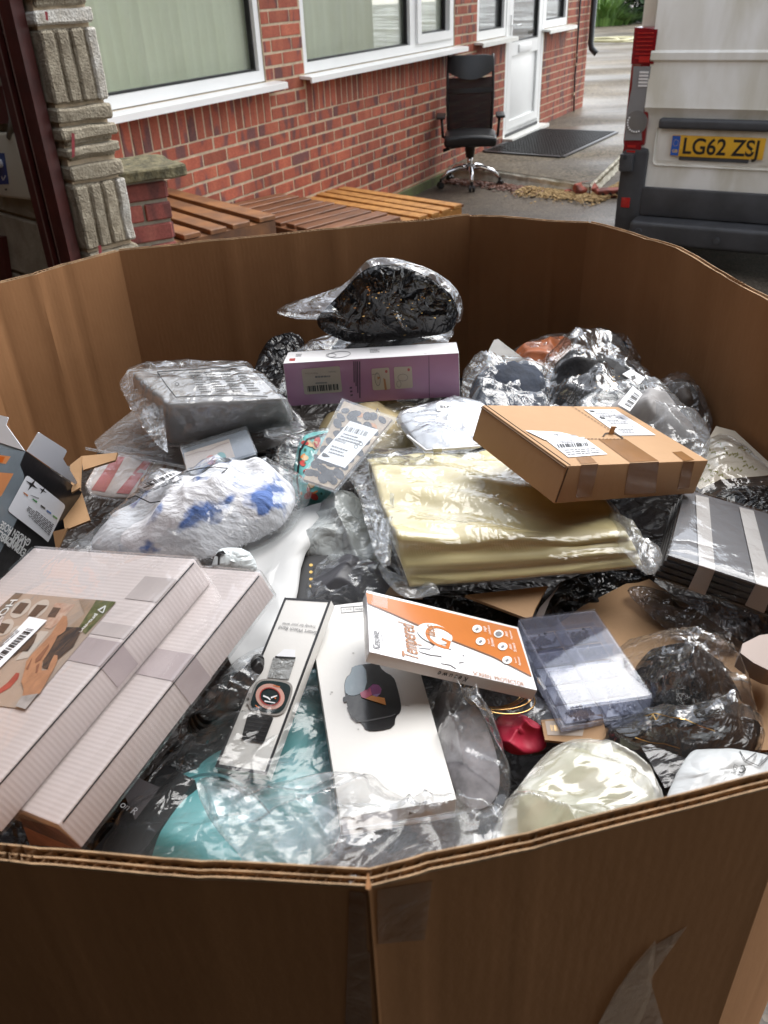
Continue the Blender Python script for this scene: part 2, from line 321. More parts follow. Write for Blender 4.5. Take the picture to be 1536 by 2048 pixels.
M['brick'] = brick_mat("red_brick", (0.33, 0.082, 0.046), (0.40, 0.115, 0.062), (0.15, 0.06, 0.055))
M['upvc'] = mat("white_upvc", (0.80, 0.81, 0.80), 0.3, 0.03, 3)
M['upvc_old'] = mat("weathered_upvc", (0.72, 0.72, 0.68), 0.4, 0.08, 12)
M['rubber'] = mat("black_gasket", (0.012, 0.012, 0.013), 0.5)
M['blind'] = mat("green_blind", (0.86, 0.92, 0.72), 0.8, 0.03, 60, rnd=0.06)
M['blind2'] = mat("grey_blind", (0.5, 0.51, 0.54), 0.8, 0.06, 60, rnd=0.1)
M['glass'] = glassmat("window_glass", gloss=2.2)
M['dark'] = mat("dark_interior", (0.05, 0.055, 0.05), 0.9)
house = thing("brick_house", "single storey red brick house with white plastic windows and a half glazed door", "house", wp(0, 0))
# openings: (s0, s1, z0, z1)
W1 = (-4.6, -1.80, 1.055, 2.12); W2 = (-1.36, 1.045, 1.055, 2.12); DR = (1.545, 4.215, 1.055, 2.12); DD = (2.29, 3.42, 0.12, 1.055)
S0, S1, ZT = -7.0, 5.1, 2.45
core = MB()
def cbox(s0, s1, z0, z1):
    core.box(wp((s0 + s1) / 2, (z0 + z1) / 2, -0.119), Wd, Nd, Zd, s1 - s0, 0.23, z1 - z0)
cbox(S0, DD[0], -0.2, 1.055); cbox(DD[1], S1, -0.2, 1.055); cbox(DD[0], DD[1], -0.2, 0.12); cbox(S0, S1, 2.12, ZT)
for a, b2 in ((S0, W1[0]), (W1[1], W2[0]), (W2[1], DR[0]), (DR[1], S1)): cbox(a, b2, 1.055, 2.12)
core.box(wp(S1 - 0.115, 1.1, -2.2), Wd, Nd, Zd, 0.23, 3.9, 2.65)
core.box(wp(S0 + 0.115, 1.1, -2.2), Wd, Nd, Zd, 0.23, 3.9, 2.65)
core.build("mortar_wall", M['mortar'], house)
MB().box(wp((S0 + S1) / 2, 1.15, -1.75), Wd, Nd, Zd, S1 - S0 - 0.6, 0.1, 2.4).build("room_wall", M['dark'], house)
MB().box(wp((S0 + S1) / 2, ZT + 0.1, -2.0), Wd, Nd, Zd, S1 - S0 + 0.5, 4.9, 0.2).build("roof", mat("roof_felt", (0.08, 0.08, 0.085), 0.9), house)
# bricks: bevelled unit shared by all, scaled only where a brick is cut
def brick_mesh(name, L, D, H, m, bev=0.0025):
    bm = bmesh.new(); bmesh.ops.create_cube(bm, size=1.0)
    for v in bm.verts: v.co = Vector((v.co.x * L, v.co.y * D, v.co.z * H))
    bmesh.ops.bevel(bm, geom=bm.edges[:], offset=bev, segments=1, affect='EDGES')
    me = bpy.data.meshes.new(name); bm.to_mesh(me); bm.free(); me.materials.append(m); return me
BL, BH, BP, BC = 0.2125, 0.062, 0.225, 0.075
bme = brick_mesh("brick", BL, 0.05, BH, M['brick']); bsol = brick_mesh("brick", 0.064, 0.05, 0.213, M['brick'])
ROTW = math.radians(90) - AZ
cands = []
def blocked(s0, s1, z0, z1, holes):
    return any(s0 < h[1] - 1e-4 and s1 > h[0] + 1e-4 and z0 < h[3] - 1e-4 and z1 > h[2] + 1e-4 for h in holes)
SOL = [(W1[0], W1[1] + 0.02), (W2[0] + 0.0, W2[1] + 0.02), (1.545, 2.275), (3.435, 4.215)]
holes = [W1, W2, DR, DD, (DD[0] - 0.0, DD[1] + 0.0, 0.0, 1.1)] + [(a, b2, 0.83, 1.055) for a, b2 in SOL]
edges_s = sorted(set([h[0] for h in holes] + [h[1] for h in holes]))
for k in range(-1, 26):
    zc = 0.08 + BC * k + BC / 2
    if zc > 2.3: break
    s = S0 + (BP / 2 if k % 2 else 0.0)
    while s < S1:
        a, b2 = s, min(s + BP, S1)
        # cut the brick at any opening edge it crosses
        cuts = [a] + [e for e in edges_s if a + 0.002 < e < b2 - 0.002 and any((h[0] == e or h[1] == e) and h[2] < zc < h[3] for h in holes)] + [b2]
        for c0, c1 in zip(cuts[:-1], cuts[1:]):
            m_ = (c0 + c1) / 2
            if c1 - c0 < 0.03 or blocked(m_ - 0.01, m_ + 0.01, zc - 0.01, zc + 0.01, holes): continue
            cands.append((m_, zc, (c1 - c0 - 0.0115) / BL, bme))
        s += BP
for a, b2 in SOL:
    nb = round((b2 - a) / BC)
    for i in range(nb): cands.append((a + (i + 0.5) * (b2 - a) / nb, 0.9375, 1.0, bsol))
RI = ROT.transposed()
def px_of(P):
    q = RI @ (P - CAMP); return CX + F_PX * q.x / q.z, CY + F_PX * q.y / q.z
def seen(P):
    x, y = px_of(P)
    if not (-15 < x < 1551 and -15 < y < 520): return False
    if x < 165 + y * 0.22 + 5: return False
    if y > 500 - 0.08 * x: return False
    if x < 370 and y > 330: return False
    if x > 1250: return False
    if 905 < x < 990 and 130 < y < 285: return False
    return True
vis = []; rest = []
for c in cands: (vis if seen(wp(c[0], c[1])) else rest).append(c)
vis.sort(key=lambda c: (wp(c[0], c[1]) - CAMP).length); rest += vis[298:]; vis = vis[:298]
rr = random.Random(3)
for s, z, sc, me in vis:
    o = bpy.data.objects.new("brick", me); o.scale = (sc, 1, 1)
    link(o, house, wp(s + rr.uniform(-.0012, .0012), z + rr.uniform(-.001, .001), -0.0265 + rr.uniform(-0.0015, 0.0015))); o.rotation_euler = (rr.uniform(-.004, .004), rr.uniform(-.004, .004), ROTW)
bw = MB()
for s, z, sc, me in rest:
    L, Hh = (BL * sc, BH) if me is bme else (0.064, 0.213)
    bw.box(wp(s, z, -0.0265 + rr.uniform(-.0015, .0015)), Wd, Nd, Zd, L, 0.05, Hh)
M['brick_far'] = brick_mat("red_brick_run", (0.33, 0.082, 0.046), (0.40, 0.115, 0.062), (0.15, 0.06, 0.055))
stuff(bw.build("brickwork", M['brick_far'], house))
# gable end bricks not in view; plinth
M['plinth'] = mat("mossy_plinth", (0.10, 0.085, 0.05), 0.95, col2=(0.12, 0.15, 0.05), vs=9, bump=0.7, bs=60, bd=0.006)
MB().box(wp((S0 + 0.95) / 2, 0.03, 0.004), Wd, Nd, Zd, 0.95 - S0, 0.05, 0.075).build("plinth", M['plinth'], house)
def frame_box(name, s0, s1, z0, z1, wv, wh, d, off, mt, parent):
    b = MB()
    b.box(wp((s0 + s1) / 2, z0 + wh / 2, off), Wd, Nd, Zd, s1 - s0, d, wh); b.box(wp((s0 + s1) / 2, z1 - wh / 2, off), Wd, Nd, Zd, s1 - s0, d, wh)
    b.box(wp(s0 + wv / 2, (z0 + z1) / 2, off), Wd, Nd, Zd, wv, d - 0.001, z1 - z0 - 2 * wh + 0.001); b.box(wp(s1 - wv / 2, (z0 + z1) / 2, off), Wd, Nd, Zd, wv, d - 0.001, z1 - z0 - 2 * wh + 0.001)
    return b.build(name, mt, parent)
def window(s0, s1, z0, z1, blinds, parent, mull=None, sill=(0.09, 0.05), old=False, fr=0.06):
    root = frame_box("window", s0, s1, z0, z1, fr * 0.75, fr, 0.07, -0.045, M['upvc'], parent)
    bays = [(s0 + fr * 0.75, s1 - fr * 0.75)] if mull is None else [(s0 + fr * 0.75, mull[0]), (mull[1], s1 - fr * 0.75)]
    if mull: MB().box(wp((mull[0] + mull[1]) / 2, (z0 + z1) / 2, -0.045), Wd, Nd, Zd, mull[1] - mull[0], 0.069, z1 - z0 - 2 * fr).build("mullion", M['upvc'], root)
    for i, (a, b2) in enumerate(bays):
        za, zb = z0 + fr, z1 - fr
        if mull and i == 1:
            frame_box("sash", a, b2, za, zb, 0.07, 0.06, 0.075, -0.03, M['upvc'], root); a += 0.07; b2 -= 0.07; za += 0.06; zb -= 0.06
        frame_box("gasket", a, b2, za, zb, 0.012, 0.012, 0.03, -0.05, M['rubber'], root)
        MB().box(wp((a + b2) / 2, (za + zb) / 2, -0.06), Wd, Nd, Zd, b2 - a, 0.006, zb - za).build("glass_pane", M['glass'], root)
    if blinds:
        pitch = 0.076; nn = int((s1 - s0) / pitch); me = None
        for i in range(nn):
            s = s0 + 0.03 + (i + 0.5) * (s1 - s0 - 0.06) / nn
            if px_of(wp(s + 0.05, z0 + 0.05))[0] < 60: continue
            if me is None:
                bm = MB(); ang = ROTW - math.radians(19); x = Vector((math.cos(ang), math.sin(ang), 0)); y = Vector((-x.y, x.x, 0))
                cur = [x * (t * 0.046) + y * (0.004 * (1 - t * t)) for t in (-1, -.5, 0, .5, 1)]
                hz = (z1 - z0) / 2 - 0.02
                vs = [c - Zd * hz for c in cur] + [c + Zd * hz for c in cur]
                sl = mk("blind_slat", vs, [(j, j + 1, j + 6, j + 5) for j in range(4)], blinds, root, True); me = sl.data
                off = wpos(sl); sl.location = wp(s, (z0 + z1) / 2, -0.10) - wpos(root); WL[sl.name] = wp(s, (z0 + z1) / 2, -0.10)
            else:
                link(bpy.data.objects.new("blind_slat", me), root, wp(s, (z0 + z1) / 2 + 0.004 * math.sin(i * 2.1), -0.10))
    sb = MB(); so, sh = sill
    if so:
        a, b2 = s0 - 0.07, s1 + 0.10
        prof = [(-0.08, z0 - 0.002), (so - 0.012, z0 - 0.012), (so, z0 - 0.016), (so, z0 - 0.048), (so - 0.012, z0 - 0.048), (so - 0.014, z0 - 0.03), (-0.08, z0 - 0.02)]
        k = len(prof); vs = [wp(a, z, o) for o, z in prof] + [wp(b2, z, o) for o, z in prof]
        sb.add(vs, [tuple(range(k - 1, -1, -1)), tuple(range(k, 2 * k))] + [(i, (i + 1) % k, k + (i + 1) % k, k + i) for i in range(k)])
        sb.build("sill", M['upvc_old'] if old else M['upvc'], root)
    return root
window(W1[0] + 0.01, W1[1] - 0.005, 1.06, 2.115, M['blind'], house)
window(W2[0] + 0.005, W2[1] - 0.005, 1.06, 2.115, M['blind'], house, mull=(0.205, 0.31))
window(DR[0] + 0.005, 2.285, 1.06, 2.115, M['blind2'], house, old=True, fr=0.07)
window(3.425, DR[1] - 0.005, 1.06, 2.115, M['blind2'], house, old=True, fr=0.07)
door = frame_box("door", 2.29, 3.42, 0.13, 2.115, 0.065, 0.07, 0.07, -0.04, M['upvc'], house)
frame_box("door_leaf", 2.36, 3.345, 0.165, 2.04, 0.105, 0.11, 0.05, -0.03, M['upvc'], door)
MB().box(wp(2.85, 0.93, -0.03), Wd, Nd, Zd, 0.775, 0.049, 0.12).build("mid_rail", M['upvc'], door)
bp_ = bevelled("door_panel", wp(2.85, 0.57, -0.042), Matrix((Wd, Nd, Zd)).transposed(), (0.774, 0.03, 0.60), 0.012, M['upvc'], door)
MB().box(wp(2.85, 1.52, -0.04), Wd, Nd, Zd, 0.774, 0.006, 1.06).build("glass_pane", M['glass'], door)
frame_box("gasket", 2.466, 3.239, 0.992, 2.0, 0.012, 0.012, 0.02, -0.03, M['rubber'], door)
lb = bevelled("letter_box", wp(2.83, 0.925, -0.002), Matrix((Wd, Nd, Zd)).transposed(), (0.36, 0.02, 0.075), 0.006, M['upvc'], door)
hd = MB().box(wp(2.415, 1.13, -0.002), Wd, Nd, Zd, 0.03, 0.012, 0.2); hd.tube([wp(2.415, 1.14, 0.0), wp(2.415, 1.14, 0.05), wp(2.53, 1.14, 0.052)], 0.009); hd.build("handle", M['upvc'], door)
MB().box(wp(2.86, 0.115, 0.045), Wd, Nd, Zd, 1.17, 0.13, 0.032).build("threshold", M['upvc_old'], door)
MB().box(wp(2.85, 0.148, -0.03), Wd, Nd, Zd, 1.0, 0.06, 0.03).build("weather_strip", M['rubber'], door)
M['pipe'] = mat("black_pipe", (0.02, 0.022, 0.026), 0.3)
MB().tube([wp(5.02, 2.4, 0.06), wp(5.02, 0.82, 0.06), wp(5.02, 0.76, 0.075), wp(5.03, 0.70, 0.14)], 0.036, 14).build("downpipe", M['pipe'], house, True)
MB().tube([wp(4.60, 2.4, 0.012), wp(4.61, 1.1, 0.014), wp(4.60, 0.75, 0.02), wp(4.62, 0.66, 0.022), wp(4.60, 0.5, 0.016), wp(4.66, 0.09, 0.02)], 0.011, 8).build("cable", M['pipe'], house, True)
cl = MB()
for z in (0.72, 0.3, 0.62): cl.box(wp(4.61, z, 0.018), Wd, Nd, Zd, 0.04, 0.02, 0.03)
cl.build("cable_clip", M['mortar'], house)
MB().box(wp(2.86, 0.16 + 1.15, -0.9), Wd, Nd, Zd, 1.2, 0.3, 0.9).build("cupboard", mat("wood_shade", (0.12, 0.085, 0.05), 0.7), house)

# ------------------------------------------------------------------ door mat
M['mat'] = mat("rubber_mat", (0.013, 0.014, 0.015), 0.45)
q = [Vector((1.93, 10.02, PZ)), Vector((2.63, 9.61, PZ)), Vector((1.80, 8.33, PZ)), Vector((1.15, 8.80, PZ))]
dm = thing("door_mat", "black rubber ring mat lying in front of the white door", "door mat", (q[0] + q[2]) / 2)
mb = MB().prism([p + Zd * 0.002 for p in q], Zd, 0.006); mb.build("mat_base", M['mat'], dm)
holes_ = MB()
for i in range(26):
    for j in range(46):
        u, v = (i + 0.5 + (j % 2) * 0.5) / 26.7, (j + 0.5) / 46
        c = (q[0] * (1 - u) + q[1] * u) * (1 - v) + (q[3] * (1 - u) + q[2] * u) * v + Zd * 0.008
        r0, r1 = 0.0135, 0.008; vs = []
        for r_, dz in ((r0, 0.0), (r0, 0.006), (r1, 0.006), (r1, 0.0)):
            vs += [c + Vector((math.cos(t) * r_, math.sin(t) * r_, dz)) for t in [k * math.pi / 3 for k in range(6)]]
        holes_.add(vs, [(a * 6 + k, a * 6 + (k + 1) % 6, (a + 1) * 6 + (k + 1) % 6, (a + 1) * 6 + k) for a in range(3) for k in range(6)])
stuff(holes_.build("ring_pattern", M['mat'], dm))
rim = MB()
for a, b2 in ((q[0], q[1]), (q[1], q[2]), (q[2], q[3]), (q[3], q[0])):
    d = (b2 - a).normalized(); nn = Vector((-d.y, d.x, 0)); rim.prism([a + Zd * 0.003, b2 + Zd * 0.003, b2 - nn * -0.04 + Zd * 0.003 if False else b2 + nn * 0.035 + Zd * 0.003, a + nn * 0.035 + Zd * 0.003], Zd, 0.012)
rim.build("mat_edge", mat("mat_bevel", (0.035, 0.038, 0.042), 0.4), dm)

# ------------------------------------------------------------------ debris at the slab, bushes, hose
rd = random.Random(5)
def scatter(name, n, fn, size, m, h=0.01):
    b = MB()
    for i in range(n):
        p = fn(); a = rd.uniform(0, 6.28); s = size * rd.uniform(0.5, 1.3); x = Vector((math.cos(a), math.sin(a), rd.uniform(-.4, .4))); y = Vector((-math.sin(a), math.cos(a), rd.uniform(-.5, .5)))
        p = p + Zd * rd.uniform(0.004, h); w = s * rd.uniform(.3, .7)
        b.add([p - x * s, p + y * w, p + x * s, p - y * w, p + Zd * s * 0.25], [(0, 1, 4), (1, 2, 4), (2, 3, 4), (3, 0, 4)])
    return stuff(b.build(name, m))
def along(a, b2, w):
    def f():
        t = rd.random(); d = (b2 - a).normalized(); nn = Vector((d.y, -d.x, 0)); return a + (b2 - a) * t + nn * abs(rd.gauss(0, w))
    return f
leafm = mat("dead_leaf", (0.06, 0.018, 0.012), 0.6, col2=(0.17, 0.06, 0.03), vs=6); leafm.node_tree.nodes
scatter("fallen_leaves", 1500, along(Vector((0.55, 8.2, 0)), Vector((1.55, 7.4, 0)), 0.09), 0.022, leafm, 0.02)
chip = mat("wood_chip", (0.32, 0.20, 0.08), 0.8, col2=(0.48, 0.34, 0.16), vs=8)
scatter("wood_chips", 2200, along(Vector((1.35, 7.52, 0)), Vector((1.95, 7.05, 0)), 0.13), 0.017, chip, 0.03)
scatter("wood_chips", 900, along(Vector((1.85, 7.12, 0)), Vector((2.25, 7.7, 0)), 0.12), 0.02, chip, 0.03)
M['brick_old'] = brick_mat("old_brick", (0.30, 0.07, 0.05), (0.38, 0.13, 0.09), (0.16, 0.05, 0.04))
def loose_brick(c, rz, tilt, lab, d=(0.2, 0.1, 0.063), holes=False):
    e = thing("broken_brick", lab, "brick", c, "loose bricks by the slab")
    R = Matrix.Rotation(rz, 3, 'Z') @ Matrix.Rotation(tilt, 3, 'X')
    bevelled("brick_body", Vector(c) + Zd * d[2] / 2, R, d, 0.006, M['brick_old'], e, 1, False, lambda p: p + Vector((noise.noise(p * 20), noise.noise(p * 20 + Vector((5, 0, 0))), noise.noise(p * 25))) * 0.008, 2)
    if holes:
        b = MB()
        for t in (-0.06, 0, 0.06): b.tube([Vector(c) + R @ Vector((t, -d[1] / 2 - 0.003, 0)) + Zd * d[2] / 2, Vector(c) + R @ Vector((t, -d[1] / 2 + 0.01, 0)) + Zd * d[2] / 2], 0.016, 8)
        b.build("frog_hole", M['rubber'], e)
loose_brick(at(1170, 385, 0.02), 0.5, 0.5, "pale red broken brick lying tilted on the wood chips left of the van")
loose_brick(at(1215, 394, 0.0), 0.1, 0.0, "holed brick lying nearest the van's bumper beside the slab", holes=True)
loose_brick(at(1148, 390, 0.0), -0.4, 0.2, "dark flat brick fragment on the wood chips under the slab corner", (0.17, 0.1, 0.03))
loose_brick(at(935, 333, 0.0), 0.9, 0.0, "dark brick standing against the wall behind the office chair", (0.16, 0.1, 0.1))
loose_brick(at(1205, 345, 0.0), 1.1, 0.1, "brown brick end against the right side of the slab", (0.2, 0.12, 0.09))
M['grass'] = mat("strappy_leaf", (0.05, 0.12, 0.02), 0.5, col2=(0.16, 0.26, 0.06), vs=3, rnd=0.2)
M['bush'] = mat("bush_leaf", (0.015, 0.035, 0.012), 0.5, col2=(0.05, 0.10, 0.03), vs=2.5)
def clump(name, c, n, hgt, spread, m, label, cat, wide=0.03):
    e = thing(name, label, cat, c); b = MB()
    for i in range(n):
        a = rd.uniform(0, 6.28); d = Vector((math.cos(a), math.sin(a), 0)); p0 = Vector(c) + d * rd.uniform(0, spread * .5); h = hgt * rd.uniform(.5, 1.05); r_ = spread * rd.uniform(.3, 1.1); s_ = Vector((-d.y, d.x, 0)) * wide
        pts_ = [p0 + d * r_ * t * t + Zd * h * (t - 0.35 * t * t * t) for t in (0, .35, .7, 1)]
        vs = []
        for k, p in enumerate(pts_): w = (1 - k / 3.2); vs += [p - s_ * w, p + s_ * w]
        b.add(vs, [(2 * k, 2 * k + 1, 2 * k + 3, 2 * k + 2) for k in range(3)])
    b.build("leaf_blades", m, e); return e
def bush(name, c, rx, ry, rz, n, m, label, size=0.1):
    e = thing(name, label, "bush", c); b = MB(); t = MB()
    for i in range(7):
        a = i * 0.9; t.tube([Vector(c), Vector(c) + Vector((math.cos(a) * rx * .3, math.sin(a) * ry * .3, rz * .5)), Vector(c) + Vector((math.cos(a) * rx * .7, math.sin(a) * ry * .7, rz * 1.1))], [.06, .04, .015], 6)
    t.build("stems", mat("bush_stem", (0.06, 0.045, 0.03), 0.9), e)
    for i in range(n):
        u = Vector((rd.gauss(0, 1), rd.gauss(0, 1), rd.gauss(0, 1))).normalized() * rd.uniform(.55, 1.0)
        p = Vector(c) + Vector((u.x * rx, u.y * ry, abs(u.z) * rz * 1.5)); k = noise.noise(p * 0.9)
        if k < -0.25: continue
        a = Vector((rd.uniform(-1, 1), rd.uniform(-1, 1), rd.uniform(-.6, .6))).normalized(); w = a.orthogonal().normalized(); s = size * rd.uniform(.6, 1.4)
        b.add([p - a * s, p + w * s * .45, p + a * s, p - w * s * .45], [(0, 1, 2, 3)])
    b.build("foliage", m, e); return e
clump("grass_clump", at(1202, 52, PZ), 240, 1.35, 0.9, M['grass'], "bright green strappy grass clump at the end of the path", "grass", 0.035)
clump("grass_clump", at(1228, 50, PZ), 260, 0.6, 1.1, M['grass'], "low grass tuft under the dark bush behind the van", "grass", 0.03)
bush("shrub", (9.6, 32.5, PZ), 2.4, 1.5, 2.2, 9000, M['bush'], "dark leafy bush behind the grass at the far end of the path", 0.14)
bush("shrub", (6.6, 34.5, PZ), 2.2, 1.5, 2.2, 6000, M['bush'], "dark evergreen bush furthest back beyond the corner of the house", 0.14)
bush("shrub", (13.5, 34, PZ), 3.0, 1.8, 2.6, 6000, M['bush'], "broad dark bush on the right behind the white van", 0.16)
hs_ = MB(); hc = at(1218, 85, PZ)
hp = []
for i in range(90):
    a = i / 90 * 2 * math.pi * 3; r_ = 0.55 + 0.16 * math.sin(a * 0.37) + 0.1 * math.cos(a * 0.71)
    hp.append(hc + Vector((math.cos(a) * r_ + 0.25 * math.sin(a * .3), math.sin(a) * r_ * 1.2, 0.03 + 0.022 * (i / 30) + 0.01 * math.sin(a * 2))))
tag(hs_.tube(hp, 0.022, 6).build("garden_hose", mat("cream_hose", (0.62, 0.58, 0.36), 0.4), None, True), "cream garden hose coiled on the far path", "hose")
# ------------------------------------------------------------------ pallets
M['wood_orange'] = mat("orange_wood", (0.26, 0.105, 0.022), 0.6, vs=5, col2=(0.46, 0.22, 0.055), stretch=(3, 3, 3), bump=0.3, bs=50, rnd=0.15)
M['wood_brown'] = mat("wet_brown_wood", (0.13, 0.052, 0.024), 0.4, vs=4, col2=(0.26, 0.11, 0.05), bump=0.3, bs=50, rnd=0.25)
M['wood_mix'] = mat("two_tone_wood", (0.085, 0.036, 0.018), 0.5, vs=4.5, col2=(0.27, 0.11, 0.034), bump=0.3, bs=50, rnd=0.3)
def pallet(O, ex, L, Wd_, n, pw, z, m, label, flip=1):
    ex = Vector((ex[0], ex[1], 0)).normalized(); ey = Vector((ex.y, -ex.x, 0)) * flip; O = Vector((O[0], O[1], 0))
    e = thing("pallet", label, "pallet", O + ex * L / 2 + ey * Wd_ / 2 + Zd * (z - 0.14), "wooden pallets")
    me = None
    for i in range(n):
        c = O + ex * L / 2 + ey * (pw / 2 + i * (Wd_ - pw) / (n - 1)) + Zd * (z - 0.011)
        b = MB(); jl = rd.uniform(-.008, .008)
        jy = Matrix.Rotation(rd.uniform(-.008, .008), 3, "Z"); o = bevelled("plank", c + ex * jl, jy @ Matrix((ex, ey, Zd)).transposed(), (L, pw * rd.uniform(.9, 1.06), 0.021), 0.002, m, e, 1, False, lambda p, k=i: p + Vector((0, 0.004 * math.sin(p.x * 3 + k), 0.003 * math.sin(p.x * 4 + k * 2))), 0)
    for t in (0.05, 0.5, 0.95):
        MB().box(O + ex * (L * t) + ey * Wd_ / 2 + Zd * (z - 0.068), ex, ey, Zd, 0.09, Wd_ - 0.004, 0.09).build("bearer", m, e)
        MB().box(O + ex * (L * t) + ey * Wd_ / 2 + Zd * (z - 0.128), ex, ey, Zd, 0.1, Wd_, 0.02).build("bottom_board", m, e)
    return e
def pallet_at(pa, pb, z, side, n, pw, m, label, along=True, depth=0.8):
    """pa, pb: where the two ends of one edge of the top are seen; planks run along that edge, or across it"""
    A, B = at(*pa, z), at(*pb, z); d = B - A; L = d.length; d.normalize()
    if along: return pallet((A.x, A.y), (d.x, d.y), L, depth, n, pw, z, m, label, side)
    e_ = Vector((d.y, -d.x, 0)) * side
    return pallet((A.x, A.y), (e_.x, e_.y), depth, L, n, pw, z, m, label, -side)
pallet_at((690, 372), (926, 408), 0.30, 1, 7, 0.085, M['wood_orange'], "bright orange wooden pallet furthest right of the pallets by the brick wall", True, 0.8)
pallet_at((560, 385), (800, 432), 0.44, 1, 10, 0.082, M['wood_brown'], "wet brown pallet in the middle with closely spaced planks beside the orange one", False, 0.5)
pallet_at((333, 373), (551, 430), 0.67, 1, 6, 0.088, M['wood_mix'], "two tone brown pallet on top of the stack beside the brick pier", True, 0.75)
pallet_at((333, 373), (551, 430), 0.525, 1, 6, 0.095, M['wood_mix'], "lower brown pallet under the two tone one beside the brick pier", True, 0.75)
for z_, lab in ((0.295, "second pallet down in the middle stack, under the wet brown one"), (0.15, "lowest pallet of the middle stack, flat on the yard")):
    O_ = at(560, 385, 0.44); E_ = at(800, 432, 0.44); d_ = (E_ - O_).normalized(); p_ = Vector((d_.y, -d_.x, 0)); pallet((O_.x, O_.y), (p_.x, p_.y), 0.5, (E_ - O_).length, 8, 0.09, z_, M['wood_brown'], lab, -1)
for z_, lab in ((0.38, "third pallet down in the stack beside the brick pier"), (0.235, "fourth pallet down in the stack beside the brick pier")):
    O_ = at(333, 373, 0.67); E_ = at(551, 430, 0.67); d_ = (E_ - O_).normalized(); pallet((O_.x, O_.y), (d_.x, d_.y), (E_ - O_).length, 0.75, 5, 0.09, z_, M['wood_brown'], lab, 1)
pallet_at((690, 372), (926, 408), 0.155, 1, 7, 0.085, M['wood_brown'], "bottom pallet under the bright orange one", True, 0.8)
# ------------------------------------------------------------------ office chair
M['leather'] = mat("black_leather", (0.012, 0.0125, 0.014), 0.36, bump=0.25, bs=300, bd=0.001)
M['blackp'] = mat("black_plastic", (0.012, 0.012, 0.013), 0.4)
M['chrome'] = mat("chrome", (0.75, 0.76, 0.78), 0.12, metal=1.0)
m_, n_, l_, b_ = nodes("mesh_fabric"); M['meshf'] = m_
b_.inputs["Base Color"].default_value = (0.012, 0.011, 0.012, 1); b_.inputs["Roughness"].default_value = 0.8
tr_ = n_.new("ShaderNodeBsdfTransparent"); mx_ = n_.new("ShaderNodeMixShader"); mx_.inputs[0].default_value = 0.80
l_.new(tr_.outputs[0], mx_.inputs[1]); l_.new(b_.outputs[0], mx_.inputs[2]); l_.new(mx_.outputs[0], n_["Material Output"].inputs[0])
CO = Vector((0.885, 7.82, 0)); ca = math.radians(-6)
cxv = Vector((math.cos(ca), math.sin(ca), 0)); cyv = Vector((-math.sin(ca), math.cos(ca), 0))         # chair right / back
def cp(x, y, z): return CO + cxv * x + cyv * y + Zd * z
ch = thing("office_chair", "black high backed mesh office chair on a chrome star base by the brick wall", "chair", CO)
def backp(u, v):                                              # u -1..1 across, v 0..1 up the back
    z = 0.40 + v * 0.60; w = 0.185 + 0.01 * math.sin(v * 3)
    return cp(u * w - 0.005, 0.16 + 0.10 * v - 0.05 * math.sin(v * 2.6) - 0.035 * u * u * -1 - 0.03, z)
def sheet(name, us, vs_, m, parent, off=0.0, thick=0.012, edge=None):
    vv = []; ff = []; nu, nv = len(us), len(vs_)
    for s in (0, 1):
        for v in vs_:
            for u in us: vv.append(backp(u, v if edge is None else edge(u, v)) - cyv * (off + s * thick))
    for s in (0, 1):
        for j in range(nv - 1):
            for i in range(nu - 1):
                a = s * nu * nv + j * nu + i; f = (a, a + 1, a + nu + 1, a + nu); ff.append(f if s else f[::-1])
    per = [(i, 0) for i in range(nu)] + [(nu - 1, j) for j in range(1, nv)] + [(i, nv - 1) for i in range(nu - 2, -1, -1)] + [(0, j) for j in range(nv - 2, 0, -1)]
    for k in range(len(per)):
        a = per[k][1] * nu + per[k][0]; b2 = per[(k + 1) % len(per)]; c = b2[1] * nu + b2[0]; ff.append((a, c, c + nu * nv, a + nu * nv))
    return mk(name, vv, ff, m, parent, False)
U = [i / 8 * 2 - 1 for i in range(9)]
sheet("backrest_mesh", U, [i / 12 * 0.72 for i in range(13)], M['meshf'], ch, 0.0, 0.004)
hr = sheet("headrest", U, [i / 8 for i in range(9)], M['leather'], ch, 0.006, 0.03, lambda u, v: (0.70 + 0.10 * u * u) * (1 - v) + v * (1.0 - 0.02 * u ** 6)); shade_auto(hr, 50)
sheet("lumbar_band", U, [0.53, 0.56, 0.59], M['blackp'], ch, 0.005, 0.006)
fr_ = MB(); fr_.tube([backp(-1, v) for v in [i / 14 for i in range(15)]], 0.012, 8); fr_.tube([backp(1, v) for v in [i / 14 for i in range(15)]], 0.012, 8); fr_.tube([backp(u, 0) for u in U], 0.012, 8)
fr_.build("back_frame", M['blackp'], ch, True)
def seat_def(p):
    return p + Vector((0, 0, -0.05 * max(0, (-p.y - 0.1)) - 0.06 * (p.x * p.x) + (0.012 if p.z > 0 else 0) * math.cos(p.x * 9)))
bevelled("seat", cp(0.0, -0.07, 0.395), Matrix((cxv, cyv, Zd)).transposed(), (0.44, 0.42, 0.085), 0.035, M['leather'], ch, 3, True, seat_def, 3)
for sx in (-1, 1):
    a = MB(); a.tube([cp(sx * 0.2, -0.0, 0.38), cp(sx * 0.235, -0.02, 0.40), cp(sx * 0.245, -0.03, 0.55)], 0.013, 8)
    arm = a.build("arm", M['blackp'], ch, True)
    bevelled("armrest", cp(sx * 0.25, -0.03, 0.562), Matrix((cxv, cyv, Zd)).transposed(), (0.075, 0.26, 0.022), 0.009, M['blackp'], arm)
gc = MB(); gc.tube([cp(0, -0.04, 0.14), cp(0, -0.04, 0.25)], 0.024, 12); gc.build("gas_column", M['chrome'], ch, True)
